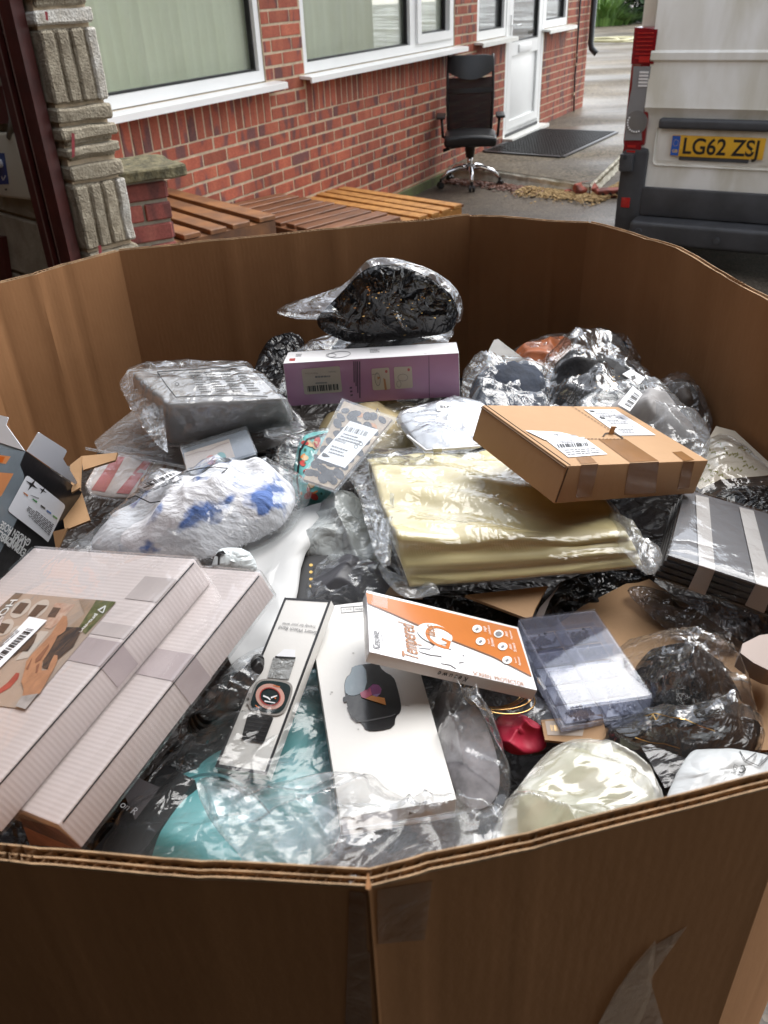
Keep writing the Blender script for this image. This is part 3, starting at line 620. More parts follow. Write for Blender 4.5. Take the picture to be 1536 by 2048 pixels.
gb = MB(); gb.tube([cp(0, -0.04, 0.235), cp(0, -0.04, 0.35)], [0.035, 0.05], 12); gb.box(cp(0, -0.05, 0.345), cxv, cyv, Zd, 0.2, 0.22, 0.025); gb.tube([cp(0, -0.05, 0.33), cp(-0.2, -0.12, 0.315)], 0.006, 6); gb.tube([cp(-0.18, -0.115, 0.318), cp(-0.23, -0.13, 0.305)], 0.014, 8)
gb.build("tilt_mechanism", M['blackp'], ch)
for k in range(5):
    g = math.radians(-90 + 72 * k + 4); d = cxv * math.cos(g) + cyv * math.sin(g); b0 = cp(0, -0.04, 0)
    l = MB(); l.tube([b0 + Zd * 0.145 + d * 0.01, b0 + d * 0.10 + Zd * 0.155, b0 + d * 0.20 + Zd * 0.13, b0 + d * 0.265 + Zd * 0.075], [0.024, 0.021, 0.018, 0.016], 10)
    lg = l.build("leg", M['chrome'], ch, True); s_ = Vector((-d.y, d.x, 0))
    w = MB()
    for t in (-1, 1): w.tube([b0 + d * 0.272 + s_ * (t * 0.006) + Zd * 0.027, b0 + d * 0.272 + s_ * (t * 0.024) + Zd * 0.027], 0.027, 14)
    w.tube([b0 + d * 0.268 + Zd * 0.08, b0 + d * 0.27 + Zd * 0.04], 0.012, 8); w.build("caster", M['blackp'], ch)
# ------------------------------------------------------------------ van (rear faces the camera, parked along the house)
VP0 = at_dist(1438, 277, 5.45)
def vp(px, py, off=0.0): return on(px, py, VP0 - Wd * off, Wd)    # off: towards the camera
def va(px, py, off=0.0):
    p = vp(px, py, off) - VP0; return p.dot(Nd), p.z + VP0.z
def vw(a, z, off=0.0): return Vector((VP0.x, VP0.y, 0)) + Nd * a + Zd * z - Wd * off
def vpaint(name):
    m, n, l, b = nodes(name); b.inputs["Roughness"].default_value = 0.32; b.inputs["Coat Weight"].default_value = 0.2
    tc = n.new("ShaderNodeTexCoord"); mp = n.new("ShaderNodeMapping"); mp.inputs["Scale"].default_value = (1.6, 1.6, 0.5); l.new(tc.outputs["Object"], mp.inputs[0])
    t = n.new("ShaderNodeTexNoise"); t.inputs["Scale"].default_value = 3.2; t.inputs["Detail"].default_value = 7; t.inputs["Distortion"].default_value = 0.5; l.new(mp.outputs[0], t.inputs[0])
    r = n.new("ShaderNodeValToRGB"); r.color_ramp.elements[0].position = 0.38; r.color_ramp.elements[1].position = 0.66
    r.color_ramp.elements[0].color = (0.62, 0.585, 0.49, 1); r.color_ramp.elements[1].color = (0.84, 0.825, 0.78, 1); l.new(t.outputs["Fac"], r.inputs[0]); l.new(r.outputs[0], b.inputs["Base Color"])
    return m
M['van'] = vpaint("dirty_white_paint"); M['vplas'] = mat("grey_bumper_plastic", (0.050, 0.051, 0.055), 0.5, 0.25, 6, 0.15, 300, rvar=0.12)
M['redlens'] = mat("red_lens", (0.20, 0.004, 0.009), 0.12, coat=0.6); M['redlens2'] = mat("red_reflector", (0.42, 0.012, 0.012), 0.2, bump=0.5, bs=220, bd=0.002, coat=0.6)
M['clearlens'] = mat("clear_lens", (0.24, 0.235, 0.235), 0.1, coat=0.8); M['tyre'] = mat("tyre", (0.012, 0.012, 0.012), 0.8); M['lensgrey'] = mat("lamp_bowl", (0.34, 0.34, 0.35), 0.18, metal=0.7)
van = thing("white_van", "dirty white panel van parked at the right with its yellow rear plate showing", "van", vw(0.45, 0, -2))
a_l, a_r = va(1278, 20)[0] + 0.0, va(1278, 20)[0] + 2.05
z_b = va(1279, 432)[1]
bdy = bevelled("body", vw((a_l + a_r) / 2, (z_b - 0.05 + 2.45) / 2, -2.42), Matrix((Nd, Wd, Zd)).transposed(), (a_r - a_l, 4.7, 2.45 - z_b + 0.05), 0.05, M['van'], van, 3)
# rear doors: a profile in height, drawn out across each door
dl = va(1300, 250)[0] - 0.035; dm_ = (a_l + a_r) / 2 + 0.01
zc1, zc1b = va(1340, 104)[1], va(1340, 118)[1]; zc2, zc2b = va(1340, 212)[1], va(1340, 236)[1]; zbt = va(1283, 372)[1]
prof = [(2.38, -0.02), (zc1 + 0.30, 0.012), (zc1 + 0.012, 0.030), (zc1, 0.042), (zc1b, 0.042), (zc1b - 0.012, 0.026), (zc2 + 0.015, 0.036), (zc2 - 0.004, 0.040), (zc2b + 0.02, 0.012), (zc2b - 0.01, 0.004), (zbt + 0.03, 0.01), (zbt - 0.12, 0.006), (z_b + 0.01, 0.0)]
for a, b2, lab in ((dl, dm_ - 0.006, 1), (dm_ + 0.006, a_r - (dl - a_l), 2)):
    vs = []; na = 10
    for i in range(na + 1):
        t = i / na; aa = a + (b2 - a) * t; e_ = -0.03 if i in (0, na) else 0.0
        for z, o in prof: vs.append(vw(aa, z, o + 0.012 + (e_ if i in (0, na) else 0)))
    k = len(prof); fs = [(i * k + j, (i + 1) * k + j, (i + 1) * k + j + 1, i * k + j + 1) for i in range(na) for j in range(k - 1)]
    # pull the first and last inner loops right to the door's edge so that only a narrow return is left
    for j in range(k):
        vs[k + j] = vw(a + 0.004, prof[j][0], prof[j][1] + 0.012); vs[(na - 1) * k + j] = vw(b2 - 0.004, prof[j][0], prof[j][1] + 0.012)
    d_ = mk("rear_door", vs, fs, M['van'], van); shade_auto(d_, 28)
    if lab == 1: door1 = d_
def vbox(name, p0, p1, o0, o1, m, parent, bev=0.008):         # photo corners (top left, bottom right) on the van's rear plane
    a0, z1 = va(*p0, o1); a1, z0 = va(*p1, o1)
    return bevelled(name, vw((a0 + a1) / 2, (z0 + z1) / 2, (o0 + o1) / 2), Matrix((Nd, Wd, Zd)).transposed(), (abs(a1 - a0), o1 - o0, abs(z1 - z0)), bev, m, parent)
# handle strip above the plate
sa, sz1 = va(1319, 236, 0.05); _, sz0 = va(1316, 257, 0.05)
bevelled("handle_strip", vw(sa + 0.33, (sz0 + sz1) / 2, 0.035), Matrix((Nd, Wd, Zd)).transposed(), (0.66, 0.06, sz1 - sz0), 0.018, M['vplas'], van, 3)
# recess for the plate
pc0, pz1 = va(1345, 269.5, 0.04); pc1, pzr = va(1531.6, 284, 0.04); pz0 = va(1337, 312, 0.04)[1]
pm = (pz1 + pz0) / 2; ph = 0.112; pw_ = pc1 - pc0
bevelled("plate_recess", vw((pc0 + pc1) / 2 + 0.04, pm - 0.005, 0.012), Matrix((Nd, Wd, Zd)).transposed(), (pw_ + 0.27, 0.022, ph + 0.10), 0.03, M['van'], van, 3)
pl = bevelled("number_plate", vw((pc0 + pc1) / 2, pm, 0.036), Matrix((Nd, Wd, Zd)).transposed(), (pw_, 0.008, ph), 0.003, mat("plate_yellow", (0.70, 0.38, 0.03), 0.35, 0.05, 6), van)
PF = Face(vw(0, 0, 0.0402), -Wd)
def pq(u, v): return px_of(vw(pc0 + u * pw_, pm - ph / 2 + v * ph, 0.0402))
art("blue_band", PF, [pq(0.004, 0.03), pq(0.094, 0.03), pq(0.094, 0.97), pq(0.004, 0.97)], mat("plate_blue", (0.02, 0.10, 0.42), 0.4), pl)
M['ink'] = mat("black_ink", (0.010, 0.010, 0.011), 0.5); M['yel'] = mat("band_yellow", (0.75, 0.48, 0.05), 0.4)
text("LG62 ZSJ", PF, pq(0.125, 0.15), pq(0.93, 0.15), M['ink'], pl, 2, hscale=1.10, bold=0.018)
text("GB", PF, pq(0.020, 0.18), pq(0.078, 0.18), M['yel'], pl, 2, bold=0.02)
art("star_ring", PF, [ [pq(0.049 + 0.028 * math.cos(t) - 0.004, 0.64 + 0.15 * math.sin(t) - 0.02), pq(0.049 + 0.028 * math.cos(t) + 0.004, 0.64 + 0.15 * math.sin(t) - 0.02), pq(0.049 + 0.028 * math.cos(t), 0.64 + 0.15 * math.sin(t) + 0.025)] for t in [k * math.pi / 6 for k in range(12)]], M['yel'], pl, 2)
sc_ = MB()
for u in (0.115, 0.885): sc_.tube([vw(pc0 + u * pw_, pm - 0.01, 0.038), vw(pc0 + u * pw_, pm - 0.01, 0.0435)], 0.006, 10)
sc_.build("plate_screw", M['yel'], pl)
vbox("plate_holder", (1358, 312), (1496, 327), 0.0, 0.034, M['vplas'], van, 0.004)
# corner pillar + tail lamp
lamp = vbox("tail_lamp", (1270, 54), (1289, 292), -0.10, 0.035, M['redlens'], van, 0.015)
def lampq(u, v): x0 = 1270 - 24 * v; x1 = 1319 - 30 * v; return (x0 + (x1 - x0) * u, 54 + 238 * v)
LF = Face(VP0 - Wd * 0.036, -Wd)
def lens(name, pts_, m, d=0.008):
    vs = [LF.p(*lampq(u, v)) for u, v in pts_]; b = MB().prism(vs, -Wd, d); return b.build(name, m, lamp)
lens("brake_lens", [(0.0, 0.0), (0.95, 0.02), (0.95, 0.31), (0.0, 0.31)], M['redlens']); 
b = MB()
for i in range(7): b.box(LF.p(*lampq(0.48, 0.05 + i * 0.035)) - Wd * 0.009, Nd, Wd, Zd, 0.09, 0.006, 0.006)
b.box(LF.p(*lampq(0.55, 0.27)) - Wd * 0.009, Nd, Wd, Zd, 0.06, 0.008, 0.03); b.build("lens_rib", M['redlens2'], lamp)
lens("clear_lens", [(0.12, 0.33), (0.86, 0.33), (0.84, 0.62), (0.7, 0.80), (0.86, 0.95), (0.05, 0.95), (0.02, 0.75), (0.14, 0.5)], M['clearlens'], 0.006)
b = MB()
for i in range(5): b.box(LF.p(*lampq(0.6, 0.38 + i * 0.028)) - Wd * 0.008, Nd, Wd, Zd, 0.05, 0.006, 0.01)
b.build("lens_flute", mat("pale_flute", (0.75, 0.72, 0.70), 0.15), lamp)
cc = LF.p(*lampq(0.52, 0.80)); b = MB()
for i, (r0, o) in enumerate(((0.062, 0.008), (0.045, 0.012), (0.03, 0.014), (0.014, 0.016))): b.tube([cc + Nd * 0.0 - Wd * (o - 0.006), cc - Wd * o], r0, 20)
b.build("reverse_lamp", M['lensgrey'], lamp); b = MB()
for i in range(10):
    t = math.radians(150 + i * 16); b.box(cc + Nd * 0.05 * math.cos(t) + Zd * 0.05 * math.sin(t) - Wd * 0.013, Nd, Wd, Zd, 0.008, 0.006, 0.008)
b.build("lamp_facet", mat("facet", (0.9, 0.9, 0.9), 0.1), lamp)
lens("fog_lens", [(0.05, 0.965), (0.86, 0.965), (0.84, 1.18), (0.05, 1.18)], M['redlens'])
b = MB()
for i in range(4): b.box(LF.p(*lampq(0.42, 1.0 + i * 0.045)) - Wd * 0.009, Nd, Wd, Zd, 0.05, 0.007, 0.014)
b.build("lens_rib", M['redlens2'], lamp)
# black corner, reflector, bracket, hinge, lower door trim, bumper
vbox("corner_trim", (1243, 295), (1276, 470), -0.16, 0.05, M['vplas'], van, 0.03)
vbox("reflector", (1243, 395), (1258, 416), 0.03, 0.056, M['redlens2'], van, 0.004)
br = vbox("bracket", (1240, 308), (1262, 344), 0.03, 0.085, M['vplas'], van, 0.006)
bt = MB().tube([vp(1250, 315, 0.08), vp(1250, 315, 0.088)], 0.012, 10); bt.build("bolt_hole", M['rubber'], br)
vbox("hinge", (1271, 309), (1285, 342), 0.0, 0.045, mat("hinge_metal", (0.55, 0.55, 0.54), 0.4), van, 0.004)
tz1, tz0 = va(1290, 374, 0.04)[1], va(1285, 430, 0.04)[1]; ta = va(1282, 400, 0.04)[0]
bevelled("door_trim", vw((ta + a_r - 0.1) / 2, (tz0 + tz1) / 2, 0.025), Matrix((Nd, Wd, Zd)).transposed(), (a_r - 0.1 - ta, 0.05, tz1 - tz0), 0.012, M['vplas'], van)
ba, bz1 = va(1262, 441, 0.2)[0], va(1300, 446, 0.2)[1]; bz0 = bz1 - 0.13
bp1 = bevelled("bumper_step", vw((ba + a_r) / 2, (bz0 + bz1) / 2, 0.05), Matrix((Nd, Wd, Zd)).transposed(), (a_r + 0.02 - ba, 0.28, bz1 - bz0), 0.025, M['vplas'], van, 3)
b = MB()
for x, y in ((1277, 463), (1433, 482)):
    p = vp(x, y, 0.19); b.tube([p, p - Wd * 0.006], [0.02, 0.018], 14)
b.build("parking_sensor", M['vplas'], bp1)
for aa in (a_l + 0.15, a_r - 0.15):
    w = MB(); w.tube([vw(aa - 0.11, 0.33, -0.95), vw(aa + 0.11, 0.33, -0.95)], 0.33, 28); wh = w.build("wheel", M['tyre'], van)
    w = MB(); w.tube([vw(aa - 0.115, 0.33, -0.95), vw(aa - 0.10, 0.33, -0.95)], 0.2, 20); w.build("rim", M['lensgrey'], wh)
u_ = MB().box(vw((a_l + a_r) / 2, 0.36, -2.4), Nd, Wd, Zd, 1.5, 4.4, 0.2); u_.build("underbody", M['rubber'], van)
# ------------------------------------------------------------------ broken end of the garage's block wall, and the wall itself
def rough(name, col, col2, bump=0.8): return mat(name, col, 0.95, vs=26, col2=col2, bump=1.0, bs=150, bd=0.008, detail=9, rnd=0.1)
M['block'] = rough("concrete_block", (0.21, 0.172, 0.118), (0.41, 0.36, 0.27)); M['blockpaint'] = rough("flaking_white_paint", (0.34, 0.30, 0.24), (0.62, 0.60, 0.55))
M['redpaint'] = mat("red_paint_daub", (0.22, 0.03, 0.035), 0.8, 0.4, 60)
fz = math.radians(44); PX = Vector((math.sin(fz), math.cos(fz), 0)); PN = Vector((math.cos(fz), -math.sin(fz), 0)); PO = at_dist(180, 240, 2.98)
PFc = Face(PO, PN)
e0 = PFc.p(118, 240); e1 = PFc.p(229, 240); pwid = (e1 - e0).dot(PX); pc_ = PO + PX * ((e0 - PO).dot(PX) + (e1 - PO).dot(PX)) / 2
pillar = thing("block_pillar", "broken grooved end of the concrete block wall with traces of white paint", "wall end", Vector((pc_.x, pc_.y, 0)))
def pz(y): x = 140 + (y - 0) * 0.235; return PFc.p(x, y).z
def rblock(name, c, R, d, m, parent, amp=0.0045, cuts=5):
    return bevelled(name, c, R, d, 0.006, m, parent, 1, False, lambda p: p + Vector((noise.noise((p + c) * 17), noise.noise((p + c) * 19 + Vector((3, 0, 0))), noise.noise((p + c) * 15 + Vector((0, 7, 0))))) * amp + Vector((noise.noise((p + c) * 60), noise.noise((p + c) * 55), 0)) * amp * .5, cuts)
RP = Matrix((PX, -PN, Zd)).transposed(); base = Vector((pc_.x, pc_.y, 0))
def level(y0, y1, kind, m):
    z1, z0 = pz(y0), pz(y1); c = base + Zd * ((z0 + z1) / 2) - PN * 0.11
    if kind == 'plain':
        o = rblock("block", c + PX * rd.uniform(-.006, .006) + PN * rd.uniform(-.006, .004), RP, (pwid, 0.22, z1 - z0 - 0.012), m, pillar)
    elif kind == 'lip':
        rblock("block", c, RP, (pwid - 0.02, 0.20, z1 - z0 - 0.004), m, pillar); rblock("block", c + Zd * (z1 - z0) * 0.12 + PN * 0.012, RP, (pwid + 0.004, 0.21, (z1 - z0) * 0.62), m, pillar)
    else:
        o = rblock("grooved_block", c - PN * 0.010, RP, (pwid - 0.004, 0.22, z1 - z0 - 0.008), m, pillar)
        for u, w in ((-0.40, 0.23), (-0.12, 0.20), (0.15, 0.22), (0.42, 0.19)):
            rblock("rib", c + PX * (u * pwid * 0.95) + PN * 0.094, RP, (w * pwid, 0.034, z1 - z0 - 0.012), M['block'] if u < 0.4 else M['blockpaint'], o, 0.0035, 6)
zt_ = 60
for y0, y1, k, m in ((-330, -250, 'plain', M['block']), (-250, -140, 'groove', M['block']), (-140, -45, 'plain', M['block']), (-45, 12, 'lip', M['block']), (12, 52, 'plain', M['blockpaint']), (52, 205, 'groove', M['block']), (205, 243, 'plain', M['block']), (245, 284, 'lip', M['block']), (284, 314, 'lip', M['block']), (318, 356, 'plain', M['block']), (356, 486, 'groove', M['block']), (488, 530, 'plain', M['block']), (530, 680, 'groove', M['block']), (680, 900, 'plain', M['block'])):
    level(y0, y1, k, m)
b = MB().box(base - PN * 0.125 + Zd * 1.3, PX, PN, Zd, pwid - 0.02, 0.2, 2.7); b.build("mortar_core", M['mortar'], pillar)
PFr = Face(PO + PN * 0.014, PN)
for q_ in (((148, 18), (166, 20), (165, 44), (147, 42)),): pass
art("paint_daub", PFr, [[(196, 492), (202, 490), (204, 505), (198, 508)], [(143, 265), (149, 268), (150, 312), (144, 316)], [(89, 22), (95, 24), (97, 42), (92, 40)]], M['redpaint'], pillar)
# inside face of the wall, running away to the left of the pillar, in courses of blocks
GW0 = base - PX * (pwid / 2) - PN * 0.03; GD = -PN                # direction along the wall (away from the opening)
GN = -PX                                                          # its inner face
gw = thing("garage_wall", "shaded concrete block wall left of the red steel door guide", "wall", GW0)
gm = mat("shaded_block", (0.30, 0.25, 0.18), 0.95, vs=12, col2=(0.42, 0.36, 0.27), bump=0.7, bs=90, bd=0.005, rnd=0.12)
RG = Matrix((GD, GN, Zd)).transposed(); me_b = brick_mesh("block", 0.435, 0.1, 0.212, gm, 0.006)
for k in range(15):
    for i in range(6):
        s = 0.215 + i * 0.445 + (0.2225 if k % 2 else 0)
        o = bpy.data.objects.new("block", me_b); link(o, gw, GW0 + GD * (s + 0.06) + GN * (-0.05 + rd.uniform(-.003, .003)) + Zd * (0.115 + k * 0.223)); o.rotation_euler = (0, 0, math.atan2(GD.y, GD.x))
MB().box(GW0 + GD * 1.5 - GN * 0.06 + Zd * 1.65, GD, GN, Zd, 2.9, 0.09, 3.3).build("mortar_core", M['mortar'], gw)
# steel guide of the roller door
M['redsteel'] = mat("dark_red_steel", (0.085, 0.016, 0.012), 0.5, 0.3, 9, 0.1, 60, rvar=0.1)
gd = thing("door_guide", "dark red steel channel of the roller door standing against the block wall", "door guide", GW0 + GD * 0.2 + GN * 0.1)
GF = Face(GW0 + GN * 0.008, GN)
def gs(px, py): return (GF.p(px, py) - GW0).dot(GD)
s_a, s_b = gs(69, 120), gs(16, 120)
def gbox(name, t0, t1, o0, o1, m): return MB().box(GW0 + GD * (s_a + (s_b - s_a) * (t0 + t1) / 2) + GN * ((o0 + o1) / 2) + Zd * 1.6, GD, GN, Zd, (s_b - s_a) * (t1 - t0), o1 - o0, 3.2).build(name, m, gd)
gbox("flange", 0.0, 0.44, 0.03, 0.042, M['redsteel']); gbox("flange", 0.68, 1.0, 0.03, 0.046, M['redsteel']); gbox("web", 0.02, 0.98, 0.002, 0.008, M['rubber']); gbox("side", 0.0, 0.05, 0.004, 0.03, M['redsteel']); gbox("side", 0.95, 1.0, 0.004, 0.03, M['redsteel'])  # web coloured black to stand for the shade inside the slot
M['lip'] = mat("lip_highlight", (0.30, 0.20, 0.17), 0.35, metal=0.6); gbox("lip", 0.425, 0.44, 0.0425, 0.046, M['lip']); gbox("lip", 0.68, 0.695, 0.0465, 0.05, M['lip'])  # edge highlights put in as thin pale strips along the flanges
# side wall of the garage on the left with the switch box and red cabinet
sw = thing("switch_box", "cream plastic switch cover with a blue panel on the garage wall", "switch box", GW0 + GD * 0.75 + GN * 0.05 + Zd * 1.2)
SF = Face(GW0 + GN * 0.03, GN)
p0, p1, p2, p3 = SF.p(-40, 275), SF.p(38, 277), SF.p(55, 384), SF.p(-28, 388)
cS = (p0 + p1 + p2 + p3) / 4; xs = (p1 - p0).normalized(); ys = GN.cross(xs)
bevelled("cover", cS - GN * 0.014, Matrix((xs, ys, GN)).transposed(), ((p1 - p0).length, (p0 - p3).length, 0.028), 0.010, mat("cream_plastic", (0.62, 0.57, 0.45), 0.4), sw, 3)
SF2 = Face(cS + GN * 0.0005, GN)
pan = art("blue_panel", SF2, [(-30, 305), (9, 306), (18, 368), (-22, 371)], mat("blue_panel", (0.012, 0.05, 0.22), 0.4), sw, 1)
kb = MB().tube([SF2.p(2, 326), SF2.p(2, 326) + GN * 0.025], 0.014, 14).build("button", mat("white_button", (0.7, 0.7, 0.68), 0.4), sw)
art("mark", SF2, [[(4, 352), (7, 360), (5, 361), (2, 353)], [(10, 350), (12, 352), (7, 361), (6, 359)]], M['upvc'], sw, 2)
art("screw", SF2, ell(12, 379, 2.2, 2.2, 8), M['ink'], sw, 2)
rc = thing("red_cabinet", "dark red steel cabinet in the corner left of the switch box", "cabinet", GW0 + GD * 1.0 + GN * 0.4)
RCF = GW0 + GN * 0.026
def rcp(px, py): return on(px, py, RCF, GN)
for nm, poly in (("cabinet_door", [(-60, -120), (2, -120), (22, 105), (-30, 105)]), ("cabinet_base", [(-40, 172), (24, 174), (36, 245), (-20, 250)]), ("cabinet_foot", [(-30, 470), (2, 475), (20, 600), (-20, 600)])):
    MB().prism([rcp(*p) for p in poly], -GN, 0.022).build(nm, M['redsteel'], rc)
tb = MB().tube([rcp(2, 60), rcp(6, 130), rcp(14, 180), rcp(26, 240), rcp(20, 275)], 0.012, 8); tag(tb.build("conduit", mat("grey_conduit", (0.26, 0.25, 0.22), 0.5), None, True), "grey conduit bending down the wall above the switch box", "conduit")
# garage shell (behind and above the camera): its roof shades the front of the carton
M['shell'] = mat("garage_lining", (0.035, 0.022, 0.012), 0.9, 0.2, 4)
ROOFZ, ROOFY = 2.9, 0.5
structure(MB().abox((-1.8, -7.0, ROOFZ), (6.0, ROOFY, ROOFZ + 0.15)).build("garage_ceiling", M['shell']))
structure(MB().abox((-1.95, -7.0, -0.05), (-1.8, 3.0, ROOFZ + 0.15)).build("garage_side_wall", M['shell']))
structure(MB().abox((-1.95, -7.15, -0.05), (6.0, -7.0, ROOFZ + 0.15)).build("garage_back_wall", M['shell']))
# ------------------------------------------------------------------ brick pier with a mossy coping stone
PIO = at_dist(310, 372, 3.55); gz = math.radians(34); QX = Vector((math.sin(gz + math.radians(40)), math.cos(gz + math.radians(40)), 0)); 
FZ = math.radians(60); QX = Vector((math.sin(FZ), math.cos(FZ), 0)); QN = Vector((math.cos(FZ), -math.sin(FZ), 0)); QF = Face(PIO, QN)
qr = QF.p(334, 372); ql = qr - QX * 0.46; zcap0 = QF.p(300, 362).z
pier = thing("brick_pier", "low red brick pier capped with a mossy stone slab beside the pallets", "brick pier", Vector(((ql.x + qr.x) / 2, (ql.y + qr.y) / 2, 0)))
MB().box((ql + qr) / 2 * 1.0 - QN * 0.12 + Zd * (zcap0 / 2 - ((ql + qr) / 2).z), QX, QN, Zd, 0.45, 0.22, zcap0).build("mortar_core", mat("grey_mortar", (0.27, 0.24, 0.19), 0.95, 0.2, 30, 0.5, 150), pier)
M['brickp'] = brick_mat("pier_brick", (0.24, 0.062, 0.05), (0.30, 0.09, 0.068), (0.14, 0.045, 0.04))
pbm = brick_mesh("brick", 0.215, 0.1, 0.064, M['brickp'], 0.006); zz = zcap0 - 0.038; k = 0
while zz > 0:
    for i in range(3):
        xo = -0.115 * (k % 2); s = 0.46 - 0.1125 - i * 0.228 - xo
        L = 1.0
        if k % 2: s = 0.46 - 0.05 - i * 0.228 + (0.0 if i == 0 else 0.06); L = 0.48 if i == 0 else 1.0
        if s < -0.05: continue
        o = bpy.data.objects.new("brick", pbm); o.scale = (L, 1, 1); p = ql + QX * s; link(o, pier, Vector((p.x, p.y, zz)) - QN * (0.048 + rd.uniform(-.004, .004))); o.rotation_euler = (0, 0, math.atan2(QX.y, QX.x))
    for i in range(1):
        o = bpy.data.objects.new("brick", pbm); p = qr - QN * 0.115; link(o, pier, Vector((p.x, p.y, zz)) - QX * 0.046); o.rotation_euler = (0, 0, math.atan2(QN.y, QN.x))
    zz -= 0.078; k += 1
capm = mat("mossy_stone", (0.035, 0.034, 0.022), 0.95, vs=30, col2=(0.20, 0.175, 0.10), bump=0.9, bs=70, bd=0.01, detail=8)
cc_ = (ql + qr) / 2 - QN * 0.10 + QX * 0.01
rblock("coping_stone", Vector((cc_.x, cc_.y, zcap0 + 0.032)), Matrix((QX, -QN, Zd)).transposed(), (0.58, 0.34, 0.042), capm, pier, 0.007, 8)
# ================================================================== CARTON
from mathutils.bvhtree import BVHTree
RIM = 1.24
def card(name, col, col2, rough=0.75): return mat(name, col, rough, vs=7, col2=col2, bump=0.18, bs=160, bd=0.0015, detail=6, stretch=(1, 1, 0.5))
def board(name, c1, c2):                                     # corrugated board: faint flute lines, stains and scuffs
    m = card(name, c1, c2); n, l = m.node_tree.nodes, m.node_tree.links; b = n["Principled BSDF"]; tc = n.new("ShaderNodeTexCoord")
    mp = n.new("ShaderNodeMapping"); mp.inputs["Rotation"].default_value = (0, 0, -math.radians(40)); mp.inputs["Scale"].default_value = (1, 1, 0); l.new(tc.outputs["Object"], mp.inputs[0])
    w = n.new("ShaderNodeTexWave"); w.inputs["Scale"].default_value = 55; w.inputs["Distortion"].default_value = 0.8; l.new(mp.outputs[0], w.inputs["Vector"])
    b.inputs["Specular IOR Level"].default_value = 0.15; old = b.inputs["Normal"].links[0].from_node; bp = n.new("ShaderNodeBump"); bp.inputs["Strength"].default_value = 0.035; bp.inputs["Distance"].default_value = 0.001
    l.new(w.outputs["Fac"], bp.inputs["Height"]); l.new(old.outputs[0], bp.inputs["Normal"]); l.new(bp.outputs[0], b.inputs["Normal"])
    t = n.new("ShaderNodeTexNoise"); t.inputs["Scale"].default_value = 26; t.inputs["Detail"].default_value = 8; t.inputs["Roughness"].default_value = 0.75; mp2 = n.new("ShaderNodeMapping"); mp2.inputs["Scale"].default_value = (1, 1, 0.12); mp2.inputs["Rotation"].default_value = (0.12, 0.2, 0); l.new(tc.outputs["Object"], mp2.inputs[0]); l.new(mp2.outputs[0], t.inputs["Vector"])
    r = n.new("ShaderNodeMapRange"); r.inputs[1].default_value = 0.60; r.inputs[2].default_value = 0.74; r.inputs[3].default_value = 0.0; r.inputs[4].default_value = 0.22; l.new(t.outputs["Fac"], r.inputs[0])
    cl = b.inputs["Base Color"].links[0].from_socket; mx = n.new("ShaderNodeMix"); mx.data_type = 'RGBA'; l.new(r.outputs[0], mx.inputs[0]); l.new(cl, mx.inputs[6]); mx.inputs[7].default_value = (*[c * 1.5 for c in c2], 1); l.new(mx.outputs[2], b.inputs["Base Color"])
    return m
M['kraft'] = board("brown_board", (0.30, 0.145, 0.063), (0.365, 0.182, 0.082)); M['kraft_edge'] = mat("board_edge", (0.42, 0.27, 0.15), 0.85, 0.35, 60, 0.4, 200, bd=0.002)
M['flute'] = mat("board_flute", (0.36, 0.22, 0.12), 0.9, 0.2, 50)
def rimpt(px, py): return at(px, py, RIM)
P_B1, P_B2, P_B3 = rimpt(238, 503), rimpt(940, 432), rimpt(1175, 447)
P_R1, P_R2 = Vector((0.427, 0.881, RIM)), Vector((0.478, 0.60, RIM))
P_F4, P_F3 = Vector((0.178, 0.2565, RIM)), rimpt(735, 1737)
P_F2, P_L1, P_L2 = Vector((-0.30, 0.262, RIM)), Vector((-0.525, 0.60, RIM)), Vector((-0.505, 1.04, RIM))
carton = thing("cardboard_carton", "large octagonal brown cardboard carton full of packaged goods, open at the top", "carton", (-0.02, 0.76, 0.02))
CC = Vector((-0.02, 0.76, 0))
def arc(pts, bulge, n=10):
    out = []
    for a, b2 in zip(pts[:-1], pts[1:]):
        for i in range(n): out.append(a.lerp(b2, i / n))
    out.append(pts[-1]); L = (pts[-1] - pts[0])
    nn = Vector((L.y, -L.x, 0)).normalized()
    if nn.dot(pts[0] - CC) < 0: nn = -nn
    k = len(out) - 1
    return [p + nn * bulge * math.sin(math.pi * i / k) for i, p in enumerate(out)]
def offs(line, d):
    out = []
    for i, p in enumerate(line):
        t = line[min(i + 1, len(line) - 1)] - line[max(i - 1, 0)]; nn = Vector((t.y, -t.x, 0)).normalized()
        if nn.dot(p - CC) < 0: nn = -nn
        out.append(p + nn * d)
    return out
TAPER = 0.995
def low(p, z):                                                # the carton narrows a little towards its base
    k = 1 - (1 - TAPER) * (RIM - z) / RIM; return Vector((CC.x + (p.x - CC.x) * k, CC.y + (p.y - CC.y) * k, z))
def sheetwall(mb_, line, z1off, jit, seed):
    zs = [0.02, 0.4, 0.75, 0.95, 1.08, 1.16, 1.21]; n = len(line); vs = []
    for z in zs: vs += [low(p, z) + Vector((noise.noise(Vector((p.x * 6, p.y * 6, z * 3 + seed))),) * 2 + (0,)) * 0.0022 * (1 if 0 < i < n - 1 else 0) for i, p in enumerate(line)]
    vs += [low(p, RIM + z1off + jit * noise.noise(p * 14 + Vector((seed, 0, 0)))) for p in line]
    m_ = len(zs) + 1; mb_.add(vs, [(j * n + i, j * n + i + 1, (j + 1) * n + i + 1, (j + 1) * n + i) for j in range(m_ - 1) for i in range(n - 1)])
ENDS = []
